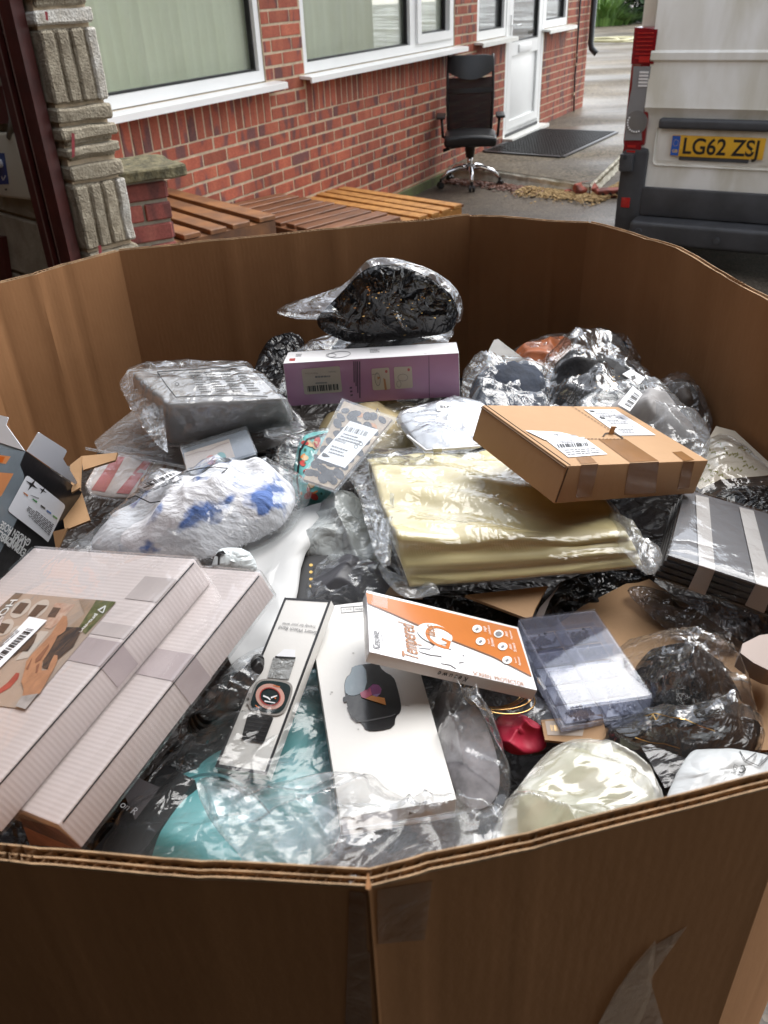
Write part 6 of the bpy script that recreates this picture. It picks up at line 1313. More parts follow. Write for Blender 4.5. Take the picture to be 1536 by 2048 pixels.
def stroke(pts_, w=2.0):
    out = []
    for (x0, y0), (x1, y1) in zip(pts_[:-1], pts_[1:]):
        L = math.hypot(x1 - x0, y1 - y0) or 1; nx_, ny_ = -(y1 - y0) / L * w / 2, (x1 - x0) / L * w / 2; k = max(1, int(L / 8))
        for i in range(k):
            a, b2 = i / k, (i + 1) / k; ax, ay, bx, by = x0 + (x1 - x0) * a, y0 + (y1 - y0) * a, x0 + (x1 - x0) * b2, y0 + (y1 - y0) * b2
            out.append([(ax + nx_, ay + ny_), (bx + nx_, by + ny_), (bx - nx_, by - ny_), (ax - nx_, ay - ny_)])
    return out
drape("print_frame", tb_, stroke(c4((540, 492), (590, 485)), 1.5) + stroke(c4((296, 506), (420, 498), (500, 492), (640, 482)), 2.0) + stroke(c4((296, 506), (330, 555), (368, 603), (470, 598), (590, 596), (720, 600)), 2.0), M['ink'], e, 0.0012)
pr_ = []
for k in range(4): pr_ += lines([quadmap(c4((405, 508), (640, 500), (700, 585), (455, 590)), 0.05 + 0.25 * k, 0), quadmap(c4((405, 508), (640, 500), (700, 585), (455, 590)), 0.05 + 0.25 * k + 0.19, 0), quadmap(c4((405, 508), (640, 500), (700, 585), (455, 590)), 0.05 + 0.25 * k + 0.19, 1), quadmap(c4((405, 508), (640, 500), (700, 585), (455, 590)), 0.05 + 0.25 * k, 1)], 9, k)
drape("small_print", tb_, pr_, mat("faint_print", (0.05, 0.05, 0.05), 0.6), e, 0.0012); drape("recycling_mark", tb_, [q for q in [c4(*q2) for q2 in ring(372, 553, 9, 6, 2, 12)]], M['ink'], e, 0.0012)
# --- frosted zip bag lying flat under the cushion
o, f = None, None
e = G4("frosted_bag", "flat frosted plastic bag lying under the grey cushion", "plastic bag", 350, 890, 1.07)
pillow("plastic_bag", [(168, 896), (240, 836), (300, 790), (420, 800), (560, 840), (600, 872), (520, 900), (440, 926), (380, 935), (280, 915)], (1.085, 1.072), 0.008, film("frosted", 0.62, 26, 80, 0.35, 0.012, gloss=1.2, rough=0.25, hazecol=(0.42, 0.38, 0.355)), e, crump=0.003, soft=1, seed=2)
MB().tube([at(172, 897, 1.086), at(280, 917, 1.083), at(384, 937, 1.081)], 0.0018, 8).build("zip_strip", M['film_m'], e)
# --- striped pink cloth
e = G4("striped_cloth", "folded white cloth with pink and beige stripes in clear film", "cloth", 270, 945, 1.05)
sc2 = pillow("cloth", [(158, 982), (200, 908), (232, 898), (400, 925), (420, 950), (360, 985), (250, 996)], (1.075, 1.05), 0.012, mat("cream_cloth", (0.66, 0.60, 0.58), 0.8, 0.05, 40, 0.3, 200), e, crump=0.002, soft=1)
ts = bvh(sc2)
for col, sts in (((0.52, 0.19, 0.19), [[(228, 912), (250, 914), (210, 984), (182, 980)], [(288, 920), (304, 922), (258, 988), (232, 986)]]), ((0.33, 0.20, 0.14), [[(304, 922), (310, 923), (276, 975), (268, 988)], [(330, 925), (336, 926), (318, 968), (305, 966)], [(352, 928), (358, 929), (345, 955), (338, 953)]]), ((0.46, 0.38, 0.31), [[(312, 923), (328, 925), (300, 970), (280, 972)], [(338, 927), (350, 928), (336, 955), (320, 960)]])): drape("stripe", ts, sts, mat("stripe", col, 0.85), e, 0.0006, 8)
pillow("plastic_bag", [(156, 985), (198, 905), (232, 894), (405, 922), (425, 950), (362, 990), (250, 1000)], (1.078, 1.052), 0.016, M['film_s'], e, crump=0.003, soft=1, seed=5)
# --- small kraft box behind it
e = G4("kraft_box", "small open kraft box whose torn flap shows beside the hose box", "box", 150, 1010, 1.04)
for po, z in (([(140, 930), (163, 912), (160, 975), (143, 985)], (1.10, 1.075)), ([(163, 912), (235, 905), (230, 920), (166, 940)], (1.095, 1.085)), ([(106, 1063), (135, 1056), (118, 1095), (112, 1100)], (1.08, 1.06)), ([(120, 1000), (160, 975), (180, 1040), (130, 1060)], (1.06, 1.04))): slab("flap" if z[0] > 1.07 else "box_body", po, z, 0.003, M['kraftbox'], e)
# --- lidded card case
FL = Fr((-0.1824, 0.8405, 1.1000), ((0.9467, -0.3118, -0.0809), (0.2906, 0.9351, -0.2026), (0.1388, 0.1683, 0.9759)), (0.0779, 0.0507, 0.0200))
e, b = boxthing("card_case", "small grey plastic case with a peach card showing through its lid", "case", FL, mat("smoke_plastic", (0.16, 0.175, 0.19), 0.2, coat=0.5), 0.003); T = FL.face(2, 1)
pc2 = art("peach_card", T, [(368, 906), (458, 878), (470, 914), (372, 938)], mat("peach_card", (0.52, 0.38, 0.27), 0.5), e, 1); art("red_dot", T, ell(422, 920, 10, 10, 16), mat("coral", (0.50, 0.11, 0.06), 0.5), pc2, 2); art("teal_dot", T, ell(442, 914, 10, 10, 16), mat("teal_dot", (0.10, 0.28, 0.27), 0.5), pc2, 2); art("wave_line", T, stroke([(372, 912), (395, 904), (420, 900), (440, 890), (458, 884)], 1.2), mat("line_brown", (0.35, 0.2, 0.13), 0.5), pc2, 2)
text("JK", T, (414, 923), (428, 919), M['paper'], pc2, 3); bevelled("clear_lid", FL.c + (FL.R @ Vector((0, 0, 1))) * (FL.d[2] / 2 + 0.0022), FL.R, (FL.d[0] + 0.002, FL.d[1] + 0.002, 0.003), 0.001, film("case_lid", 0.10, 8, 20, 0.05, 0.003, tint=(0.85, 0.87, 0.9), gloss=1.8), e, 1)
# --- blue and white fluffy thing in a printed clear bag
e = G4("fluffy_toy", "fluffy blue and white thing in a clear bag with a printed warning", "fluffy item", 380, 1010, 1.10)
fur_w = mat("white_fur", (0.66, 0.665, 0.70), 0.9, 0.06, 30, 0.7, 60, bd=0.006, stretch=(1, 2.5, 1)); fur_b = mat("blue_fur", (0.045, 0.10, 0.36), 0.9, 0.3, 30, 0.7, 70, bd=0.006)
FZO = [(170, 1060), (210, 1032), (260, 1008), (340, 972), (430, 945), (530, 936), (585, 950), (590, 985), (570, 1025), (530, 1050), (450, 1080), (400, 1100), (260, 1100), (180, 1085)]
LO = [(330, 1040, 60, 0.015), (460, 1000, 70, 0.015), (540, 960, 45, 0.018), (240, 1050, 50, 0.012), (400, 1060, 50, 0.012)]
fw = pillow("white_fur", FZO, (1.115, 1.095), 0.040, fur_w, e, crump=0.008, cs=22, seed=3, lobes=LO)
tf = bvh(fw)
nt_ = fur_w.node_tree; b_ = nt_.nodes["Principled BSDF"]; tc_ = nt_.nodes.new("ShaderNodeTexCoord"); no_ = nt_.nodes.new("ShaderNodeTexNoise"); no_.inputs["Scale"].default_value = 19; no_.inputs["Detail"].default_value = 3.5; no_.inputs["Roughness"].default_value = 0.6; no_.inputs["Distortion"].default_value = 0.4
ra_ = nt_.nodes.new("ShaderNodeValToRGB"); ra_.color_ramp.elements[0].position = 0.53; ra_.color_ramp.elements[0].color = (0.66, 0.665, 0.70, 1); ra_.color_ramp.elements[1].position = 0.61; ra_.color_ramp.elements[1].color = (0.10, 0.17, 0.40, 1)
nt_.links.new(tc_.outputs["Object"], no_.inputs["Vector"]); nt_.links.new(no_.outputs["Fac"], ra_.inputs[0]); nt_.links.new(ra_.outputs[0], b_.inputs["Base Color"])
hf = []; hv_ = []; rh = random.Random(2); cen = sum((v.co for v in fw.data.vertices), Vector()) / len(fw.data.vertices)
for p in fw.data.polygons:                                    # short fur standing off the surface
    if p.normal.z < -0.2: continue
    for _ in range(2):
        c_ = p.center + Vector((rh.gauss(0, .002), rh.gauss(0, .002), 0)); d_ = (p.normal + Vector((rh.gauss(0, .5), rh.gauss(0, .5), rh.gauss(0, .2)))).normalized() * rh.uniform(.002, .005); s_ = d_.orthogonal().normalized() * 0.0005
        b2 = len(hv_); hv_ += [c_ - s_, c_ + s_, c_ + d_]; hf.append((b2, b2 + 1, b2 + 2))
me_ = bpy.data.meshes.new("fur"); me_.from_pydata(hv_, [], hf); me_.materials.append(fur_w); fo_ = bpy.data.objects.new("fur", me_); link(fo_, e, wpos(fw)); fo_["kind"] = "stuff"
bg = pillow("plastic_bag", [(108, 1095), (150, 1062), (190, 1038), (250, 1000), (330, 960), (430, 928), (520, 914), (590, 924), (628, 955), (600, 1005), (580, 1035), (530, 1065), (450, 1095), (400, 1115), (250, 1115), (150, 1110)], (1.115, 1.095), 0.046, film("toy_bag", 0.14, 18, 60, 0.45, 0.022, gloss=2.4), e, crump=0.009, cs=26, seed=6, lobes=[(l[0], l[1], l[2] * 1.2, l[3] * .8) for l in LO])
tg = bvh(bg); c8 = cs(0, 780, 2.327)
drape("print_frame", tg, stroke(c8((500, 505), (555, 522), (630, 492), (700, 525), (790, 512), (850, 518), (905, 480), (990, 420), (1060, 365)), 2.2) + stroke(c8((865, 380), (930, 365), (1000, 358), (1060, 365)), 2.0), M['ink'], e, 0.0012)
drape("small_print", tg, lines(c8((600, 480), (850, 385), (910, 395), (690, 480)), 5, 3, .5), M['ink'], e, 0.0012); lbx = drape("barcode_label", tg, [c8((635, 450), (800, 378), (845, 382), (690, 470))], M['paper'], e, 0.0014, 6); drape("barcode", tg, bars(c8((675, 435), (810, 380), (822, 390), (695, 450)), 16, 6), M['ink'], e, 0.002)
# --- teal patterned pouch and its clear bag
e = G4("patterned_pouch", "teal zipped pouch with a red and cream food pattern in a clear bag", "pouch", 630, 940, 1.08)
tealm = mat("teal_fabric", (0.12, 0.42, 0.41), 0.55); pch = pillow("pouch", [(578, 1005), (592, 890), (612, 868), (650, 862), (690, 868), (702, 895), (670, 980), (630, 1008)], (1.105, 1.075), 0.022, tealm, e, crump=0.002, soft=2, p=3.5, q=.5); tp = bvh(pch)
rq_ = random.Random(4)
for nm, col, n_, r0 in (("pattern_red", (0.50, 0.045, 0.035), 12, 9), ("pattern_cream", (0.58, 0.42, 0.24), 9, 10), ("pattern_leaf", (0.03, 0.13, 0.07), 22, 3.5), ("pattern_orange", (0.62, 0.22, 0.05), 10, 5)):
    drape(nm, tp, [ell(rq_.uniform(585, 690), rq_.uniform(872, 1003), r0 * rq_.uniform(.6, 1.4), r0 * rq_.uniform(.4, .8), 10, rq_.uniform(0, 3)) for _ in range(n_)], mat(nm, col, 0.55), e, 0.0008 + 0.0002 * n_ / 10)["kind"] = "stuff"
drape("zip", tp, stroke([(600, 1000), (594, 960), (600, 900), (615, 878), (650, 868), (686, 874)], 4), M['ink'], e, 0.0014)
pillow("plastic_bag", [(540, 900), (570, 862), (620, 850), (690, 852), (715, 895), (680, 985), (640, 1018), (570, 1018), (560, 960)], (1.105, 1.075), 0.030, M['film'], e, crump=0.006, cs=30, seed=7)
# --- tortoiseshell clip on a card
e = G4("hair_clip_packet", "tortoiseshell hair clip in a clear packet with a white barcode card", "packet", 700, 890, 1.11)
o, T = slab("backing", [(688, 802), (784, 838), (668, 978), (607, 958)], (1.142, 1.112), 0.003, mat("tortoiseshell", (0.36, 0.27, 0.18), 0.25, 0.25, 60), e)
rtb = random.Random(8); stuff(art("dark_blotch", T, [ell(lx, ly, rtb.uniform(8, 14), rtb.uniform(5, 9), 9, rtb.uniform(-.2, 1.0)) for lx, ly in [quadmap([(692, 806), (778, 839), (664, 972), (612, 955)], (i + rtb.uniform(.2, .8)) / 5, (j + rtb.uniform(.2, .8)) / 9) for i in range(5) for j in range(9)]], mat("dark_shell", (0.012, 0.009, 0.008), 0.2), e, 1.5))
art("amber_patch", T, [ell(745, 852, 10, 6, 10, .4), ell(720, 830, 8, 5, 10), ell(640, 950, 8, 6, 10)], mat("amber", (0.45, 0.19, 0.06), 0.3), e, 1)
pcd = art("barcode_card", T, [(700, 842), (757, 860), (690, 936), (634, 916)], M['paper'], e, 2); art("barcode", T, bars([(694, 852), (738, 864), (732, 873), (688, 861)], 16, 5), M['ink'], pcd, 3); art("small_print", T, lines([(688, 866), (732, 879), (718, 893), (672, 880)], 3, 4) + lines([(664, 890), (700, 902), (690, 918), (655, 908)], 3, 6), M['greyink'], pcd, 3); art("print_mark", T, [[(646, 905), (652, 907), (660, 914), (648, 914), (643, 911)]] + ring(712, 893, 4, 4, 1, 12) + ring(722, 888, 4, 4, 1, 12), M['ink'], pcd, 3)
text("Beauty", T, (668, 880), (690, 887), M['ink'], pcd, 3)
slab("plastic_bag", [(684, 796), (796, 836), (672, 986), (600, 962)], (1.145, 1.115), 0.0006, M['wrap'], e)
# --- beige padded item, white zip bag
e = G4("beige_pouch", "beige padded item in a clear bag below the purple box", "pouch", 740, 850, 1.09)
BO = [(628, 850), (660, 818), (740, 800), (840, 795), (880, 830), (840, 890), (740, 905), (650, 880)]
pillow("padding", BO, (1.10, 1.085), 0.028, mat("beige_satin", (0.50, 0.40, 0.22), 0.5, 0.1, 20), e, crump=0.005, seed=4); pillow("plastic_bag", BO, (1.105, 1.09), 0.034, M['film'], e, crump=0.008, cs=30, seed=5)
e = G4("white_zip_bag", "white cloth in a frosted zip bag just left of the brown mailer box", "zip bag", 880, 845, 1.11)
ZO = [(782, 820), (850, 795), (925, 786), (978, 798), (1000, 850), (960, 892), (850, 902), (818, 868)]
pillow("cloth", ZO, (1.125, 1.125), 0.012, mat("white_cloth", (0.68, 0.70, 0.74), 0.8), e, crump=0.005, cs=20, seed=4, shrink=0.92); zb = pillow("plastic_bag", ZO, (1.125, 1.128), 0.017, film("frosted_zip", 0.55, 22, 70, 0.5, 0.018, gloss=1.7, rough=0.15, hazecol=(0.74, 0.77, 0.82)), e, crump=0.006, cs=22, seed=7, soft=1); tz = bvh(zb)
drape("paper_strip", tz, [[(872, 806), (936, 812), (938, 826), (874, 822)]], M['paper'], e, 0.0014, 5); drape("small_print", tz, lines([(880, 810), (930, 815), (931, 822), (881, 818)], 1, 3, .6), M['greyink'], e, 0.002)
MB().tube([at(815, 872, 1.128), at(852, 901, 1.128), at(960, 893, 1.13)], 0.0016, 8).build("zip_strip", M['paper'], e); MB().box(at(875, 899, 1.129), (1, 0, 0), (0, 1, 0), (0, 0, 1), 0.009, 0.005, 0.005).build("zip_slider", M['upvc'], e)
# --- bags at the back: a builder for dark goods in clear film
def bagged(name, label, cat, inner, outer, z, H, m, sd, fm='film', part="garment", crump=0.012, ch=0.0, flecks=0, icr=0.01, soft=1, fill=0.84):
    ys = [p[1] for p in outer]; zc = z if not isinstance(z, tuple) else (z[0] + z[1]) / 2
    e = thing(name, label, cat, at(sum(p[0] for p in outer) / len(outer), sum(ys) / len(ys), zc))
    a = pillow(part, inner, z, H * fill, m, e, crump=icr, cs=20, seed=sd, soft=2)
    f = pillow("plastic_bag", outer, z, H, M[fm], e, crump=crump, cs=27, seed=sd + 1, n=110, rings=26, soft=soft)
    if flecks:
        r = random.Random(sd); t = bvh(a); xs = [p[0] for p in inner]; ps = []
        for _ in range(flecks):
            x, y = r.gauss(sum(xs) / len(xs), (max(xs) - min(xs)) / 5), r.gauss(sum(p[1] for p in inner) / len(inner), (max(p[1] for p in inner) - min(p[1] for p in inner)) / 5); ps.append([(x, y), (x + r.uniform(1, 7), y - r.uniform(0, 2)), (x + r.uniform(1, 5), y + r.uniform(.5, 2))])
        drape("gold_fleck", t, ps, mat("gold_foil", (0.8, 0.55, 0.22), 0.25, metal=1.0), e, 0.002)
    return e
e = bagged("black_garment_bag", "black garment in crumpled clear plastic on top of the purple box, highest in the pile", "bagged item", [(630, 632), (672, 592), (715, 545), (745, 522), (800, 522), (862, 545), (910, 585), (920, 630), (900, 660), (800, 668), (720, 682), (655, 660)], [(536, 629), (580, 606), (640, 590), (690, 570), (722, 528), (745, 516), (800, 520), (860, 540), (908, 572), (928, 612), (920, 655), (850, 665), (760, 688), (690, 668), (640, 640), (585, 640)], (1.262, 1.158), 0.05, M['blackgloss'], 11, fm='film_hi', flecks=60, crump=0.020)
pillow("bag_tail", [(552, 775), (562, 740), (580, 705), (620, 672), (690, 655), (760, 660), (860, 640), (915, 640), (890, 680), (800, 692), (690, 702), (600, 720), (578, 765)], (1.17, 1.125), 0.03, M['film'], e, crump=0.014, cs=26, seed=13, soft=1)
pillow("garment_tail", [(650, 700), (680, 668), (760, 655), (860, 650), (890, 665), (800, 690), (700, 704)], (1.165, 1.14), 0.018, M['blackcloth'], e, crump=0.008, seed=14)
bagged("navy_bundle", "navy cloth bundle in shiny clear plastic between the purple box and the back", "bagged item", [(935, 775), (955, 738), (1000, 722), (1060, 720), (1092, 748), (1098, 788), (1070, 815), (950, 818)], [(920, 780), (928, 715), (960, 702), (1010, 706), (1070, 712), (1105, 745), (1110, 800), (1085, 825), (935, 825)], (1.105, 1.10), 0.036, mat("navy_cloth", (0.018, 0.026, 0.045), 0.8, 0.3, 80, 0.5, 120, bd=0.003), 17, crump=0.014)
bagged("black_shoe_bag", "big black rounded item in clear plastic at the back right of the carton", "bagged item", [(1100, 760), (1110, 710), (1150, 685), (1220, 690), (1270, 715), (1310, 760), (1300, 800), (1200, 815), (1110, 810)], [(1075, 780), (1085, 700), (1110, 678), (1150, 666), (1220, 668), (1262, 690), (1310, 740), (1345, 790), (1320, 830), (1200, 835), (1100, 830)], (1.13, 1.10), 0.046, M['blackcloth'], 19, fm='film_hi', flecks=14, crump=0.015)
e = bagged("labelled_clear_bag", "crumpled clear bag with a tilted barcode label behind the mailer box", "plastic bag", [(1200, 815), (1260, 780), (1320, 790), (1380, 830), (1400, 875), (1340, 880), (1240, 840)], [(1140, 815), (1190, 775), (1250, 745), (1295, 742), (1340, 785), (1400, 825), (1426, 850), (1420, 905), (1385, 925), (1330, 890), (1230, 850)], (1.12, 1.10), 0.024, mat("pale_grey_goods", (0.34, 0.33, 0.33), 0.6, 0.2, 30), 23, fm='film_m', crump=0.014)
o, T = slab("barcode_label", [(1236, 808), (1266, 772), (1285, 788), (1260, 822)], (1.178, 1.168), 0.0008, M['paper'], e); art("barcode", T, bars([(1249, 808), (1270, 782), (1281, 790), (1262, 815)], 12, 5), M['ink'], o, 1)
o, T = slab("hang_tag", [(1245, 748), (1262, 738), (1290, 755), (1278, 768)], (1.182, 1.176), 0.0008, M['paper'], e); art("print_mark", T, [[(1262, 752), (1270, 750), (1272, 757), (1264, 760)]], M['ink'], o, 1)
e = G4("floral_napkins", "stack of cream paper napkins with olive leaf print against the right side", "napkins", 1460, 925, 1.08)
fo = None
for i in range(5):
    fo, T = slab("napkin", [(1385 + i, 985 - 4 * i), (1405, 915 - 4 * i), (1432, 868 - 4 * i), (1470, 878 - 4 * i), (1548, 950 - 4 * i), (1545, 966 - 4 * i), (1440, 975 - 4 * i), (1400, 995 - 4 * i)], (1.075 + 0.003 * i, 1.062 + 0.003 * i), 0.0025, mat("cream_napkin", (0.58, 0.51, 0.40), 0.7) if i == 0 else fo.data.materials[0], e)
olv = mat("olive_print", (0.24, 0.22, 0.06), 0.6); ol_ = []
for (x, y, a) in ((1425, 905, 0.5), (1445, 895, 0.9), (1460, 910, 0.2), (1480, 915, 0.7), (1500, 935, 0.3), (1420, 940, 1.2), (1440, 950, 0.6), (1470, 940, 0.1), (1490, 900, 0.4), (1412, 962, 0.2)):
    for k in range(5): ol_.append(ell(x + (k - 2) * 6 * math.cos(a), y + (k - 2) * 6 * math.sin(a) - 3 * (k % 2), 4, 1.6, 8, a + (0.8 if k % 2 else -0.8)))
art("leaf_print", T, ol_, olv, e, 1); pillow("plastic_bag", [(1380, 995), (1400, 905), (1430, 858), (1475, 868), (1556, 945), (1550, 970), (1440, 985)], (1.092, 1.075), 0.012, M['film_s'], e, crump=0.003, soft=1, seed=3)
bagged("orange_packet", "orange packet in clear film close to the back wall of the carton", "packet", [(1020, 700), (1080, 675), (1140, 662), (1148, 700), (1090, 742), (1040, 735)], [(1010, 705), (1070, 672), (1150, 655), (1158, 705), (1095, 750), (1035, 740)], (1.10, 1.075), 0.02, mat("orange_goods", (0.36, 0.10, 0.03), 0.5, 0.4, 20), 29, crump=0.006)
e = G4("grey_sleeve", "flat pale grey plastic sleeve leaning behind the navy bundle", "sleeve", 1010, 715, 1.09); slab("sleeve", [(968, 718), (988, 680), (996, 678), (1062, 728), (1040, 750), (990, 745)], (1.115, 1.085), 0.004, film("grey_sleeve", 0.7, 20, 60, 0.2, 0.008, gloss=1.2, hazecol=(0.38, 0.37, 0.35)), e)
bagged("dark_packet", "small black packet in clear film tight in the far right corner", "packet", [(1190, 660), (1210, 652), (1305, 685), (1312, 712), (1250, 702)], [(1180, 665), (1188, 645), (1210, 645), (1315, 678), (1322, 722), (1250, 712)], (1.095, 1.075), 0.015, M['blackcloth'], 31, crump=0.006)
bagged("brown_film_bag", "dark goods in crumpled film against the right wall of the carton", "bagged item", [(1330, 760), (1370, 745), (1400, 790), (1420, 840), (1390, 850), (1340, 810)], [(1315, 755), (1345, 735), (1385, 745), (1412, 800), (1435, 850), (1400, 865), (1335, 820)], (1.10, 1.075), 0.025, mat("dark_brown_goods", (0.05, 0.035, 0.025), 0.6), 33, crump=0.010)
def mailer(name, label, ol, z, H, sd, m=None, cat="poly mailer"):
    e = G4(name, label, cat, sum(p[0] for p in ol) / len(ol), sum(p[1] for p in ol) / len(ol), z if not isinstance(z, tuple) else z[1]); return e, pillow("sleeve", ol, z, H, m or M['blackgloss'], e, crump=0.010, cs=22, seed=sd, soft=1)
mailer("black_mailer", "black poly bag squeezed between the back wall and the purple box's left end", [(500, 740), (520, 690), (560, 662), (610, 660), (600, 720), (570, 800), (520, 800)], (1.10, 1.06), 0.03, 41)
mailer("black_mailer", "black poly bag behind the grey folders at the right side", [(1430, 985), (1450, 965), (1560, 960), (1580, 1060), (1500, 1040), (1440, 1010)], (1.075, 1.06), 0.02, 42)
mailer("black_mailer", "black poly bag in the shade below the pale gold fabric and the folders", [(1060, 1215), (1110, 1160), (1200, 1130), (1320, 1130), (1300, 1180), (1200, 1230), (1120, 1260)], (1.045, 1.03), 0.02, 43)
mailer("black_mailer", "black poly bag between the orange box and the gold fabric", [(760, 1190), (850, 1170), (1000, 1180), (1080, 1220), (1060, 1330), (900, 1260), (800, 1220)], (1.03, 1.02), 0.02, 44)
mailer("black_mailer", "black poly bag beneath the white boxes and the wristband box", [(150, 1700), (280, 1560), (400, 1420), (520, 1330), (560, 1400), (440, 1560), (330, 1660), (230, 1730)], (1.03, 1.02), 0.02, 45)
mailer("black_mailer", "black poly bag left of the grey cushion's lower edge", [(380, 960), (560, 870), (640, 880), (560, 1000), (420, 1010)], (1.045, 1.04), 0.02, 46)
e = G4("clear_film_bag", "wrinkled grey film bag below the folder stack at the right", "plastic bag", 1400, 1230, 1.04); pillow("plastic_bag", [(1240, 1160), (1330, 1170), (1450, 1200), (1560, 1230), (1560, 1290), (1470, 1300), (1380, 1280), (1300, 1220)], (1.06, 1.045), 0.02, M['film_d'], e, crump=0.014, cs=26, seed=12)
# --- things in the middle
e = G4("white_satin_pillow", "white satin pillow slip standing beside the wristband box", "pillow", 560, 1150, 1.06)
pillow("satin", [(420, 1160), (480, 1095), (540, 1035), (640, 1000), (656, 1002), (630, 1075), (604, 1110), (592, 1200), (566, 1290), (520, 1365), (470, 1350), (430, 1250)], (1.085, 1.045), 0.010, mat("white_satin", (0.47, 0.475, 0.475), 0.45, 0.05, 12), e, crump=0.004, cs=12, seed=4, soft=1)
e = G4("silver_mailer", "crinkled silver grey poly mailer left of the pale gold fabric", "poly mailer", 670, 1050, 1.07)
pillow("sleeve", [(578, 1108), (592, 1060), (618, 1020), (655, 985), (700, 972), (728, 1000), (745, 1060), (790, 1120), (700, 1118), (640, 1110)], (1.09, 1.065), 0.02, plastic("silver_poly", (0.42, 0.445, 0.445), 0.22, 18, 60, 0.7, 0.02), e, crump=0.012, cs=20, seed=15, soft=1)
e = G4("white_envelope", "small crumpled white packet with a black leaf mark beside the white boxes", "packet", 465, 1115, 1.10); pk_ = pillow("packet", [(418, 1140), (428, 1108), (440, 1094), (492, 1096), (514, 1130), (505, 1150)], (1.125, 1.105), 0.016, plastic("pale_poly", (0.60, 0.65, 0.66), 0.3, 30, 90, 0.5, 0.015), e, crump=0.006, seed=5, soft=1); drape("leaf_mark", bvh(pk_), [[(430, 1112), (436, 1104), (446, 1101), (452, 1108), (444, 1109), (438, 1114)], [(436, 1114), (440, 1112), (439, 1130), (435, 1130)]], M['ink'], e, 0.0014)
e = G4("black_box", "flat black box with fine gold lettering left of the quilted pouch", "box", 605, 1145, 1.05); o, T = slab("box_body", [(575, 1215), (612, 1100), (660, 1100), (625, 1210)], (1.065, 1.055), 0.015, mat("matt_black_card", (0.012, 0.012, 0.013), 0.5), e, 0); art("gold_lettering", T, [ell(622, 1130 + i * 14, 4, 3, 8) for i in range(4)], mat("gold_ink", (0.55, 0.36, 0.12), 0.3, metal=1.0), e, 1)
bagged("quilted_pouch", "dark grey quilted leather pouch in a clear bag below the silver mailer", "pouch", [(590, 1200), (640, 1120), (720, 1110), (790, 1120), (810, 1180), (740, 1210)], [(575, 1215), (632, 1110), (720, 1102), (800, 1112), (830, 1185), (745, 1222)], (1.065, 1.055), 0.022, mat("grey_quilt", (0.075, 0.075, 0.085), 0.45, 0.15, 20), 35, crump=0.006)
e = G4("kraft_carton", "brown folding carton peeking out under the pale gold fabric's near edge", "box", 1020, 1200, 1.06); o, T = slab("carton_top", [(930, 1190), (1095, 1172), (1072, 1214), (1064, 1234), (1052, 1236)], (1.072, 1.062), 0.004, M['kraftbox'], e); slab("carton_side", [(1072, 1232), (1080, 1215), (1118, 1172), (1100, 1200), (1085, 1238)], (1.072, 1.05), 0.004, mat("grey_board", (0.33, 0.28, 0.26), 0.7), e); slab("carton_flap", [(770, 1190), (775, 1165), (820, 1160), (845, 1195)], (1.06, 1.055), 0.003, M['kraftbox'], e)
# --- large kraft sheet
e = G4("kraft_sheet", "large flat sheet of brown board under the organiser case and the black bag", "board", 1330, 1280, 1.03)
slab("sheet", [(1278, 1154), (1292, 1154), (1410, 1232), (1575, 1350), (1575, 1500), (1440, 1500), (1180, 1330), (1080, 1275), (1165, 1212)], (1.045, 1.025), 0.003, M['kraftbox'], e)
e = G4("pink_card", "plain pinkish card box half out of the frame above the black bag", "box", 1510, 1310, 1.07); slab("card", [(1468, 1296), (1536, 1262), (1580, 1280), (1580, 1352), (1520, 1335)], (1.08, 1.07), 0.02, mat("pinkish_card", (0.45, 0.37, 0.335), 0.6), e, 1)
# --- black clothing in a clear bag, right
e = bagged("black_clothes_bag", "black clothing with gold print in a crumpled clear bag, nearest the right side", "bagged item", [(1265, 1330), (1300, 1285), (1350, 1270), (1430, 1290), (1470, 1340), (1500, 1400), (1500, 1440), (1440, 1440), (1350, 1430), (1290, 1400)], [(1210, 1320), (1240, 1270), (1330, 1255), (1400, 1245), (1450, 1235), (1480, 1290), (1515, 1370), (1535, 1440), (1500, 1470), (1400, 1450), (1320, 1440), (1260, 1400)], (1.075, 1.055), 0.05, M['blackgloss'], 37, fm='film_hi', crump=0.020)
pillow("garment_fold", [(1212, 1440), (1260, 1420), (1350, 1425), (1440, 1430), (1530, 1420), (1528, 1470), (1500, 1510), (1410, 1520), (1350, 1515), (1250, 1495)], (1.065, 1.055), 0.04, M['blackgloss'], e, crump=0.012, cs=22, seed=38)
fl2 = pillow("bag_fold", [(1200, 1450), (1250, 1410), (1350, 1415), (1440, 1425), (1536, 1415), (1540, 1475), (1505, 1520), (1410, 1530), (1340, 1525), (1240, 1508)], (1.067, 1.057), 0.048, M['film_hi'], e, crump=0.016, cs=26, seed=39, soft=1)
drape("gold_print", bvh(fl2), stroke([(1290, 1432), (1310, 1426), (1340, 1434), (1370, 1438), (1400, 1452), (1430, 1462)], 1.6) + stroke([(1270, 1475), (1300, 1485), (1330, 1488), (1360, 1497)], 1.6) + stroke([(1300, 1440), (1306, 1428), (1312, 1440), (1320, 1428)], 1.4), mat("gold_foil_print", (0.75, 0.48, 0.16), 0.25, metal=1.0), e, 0.0015)
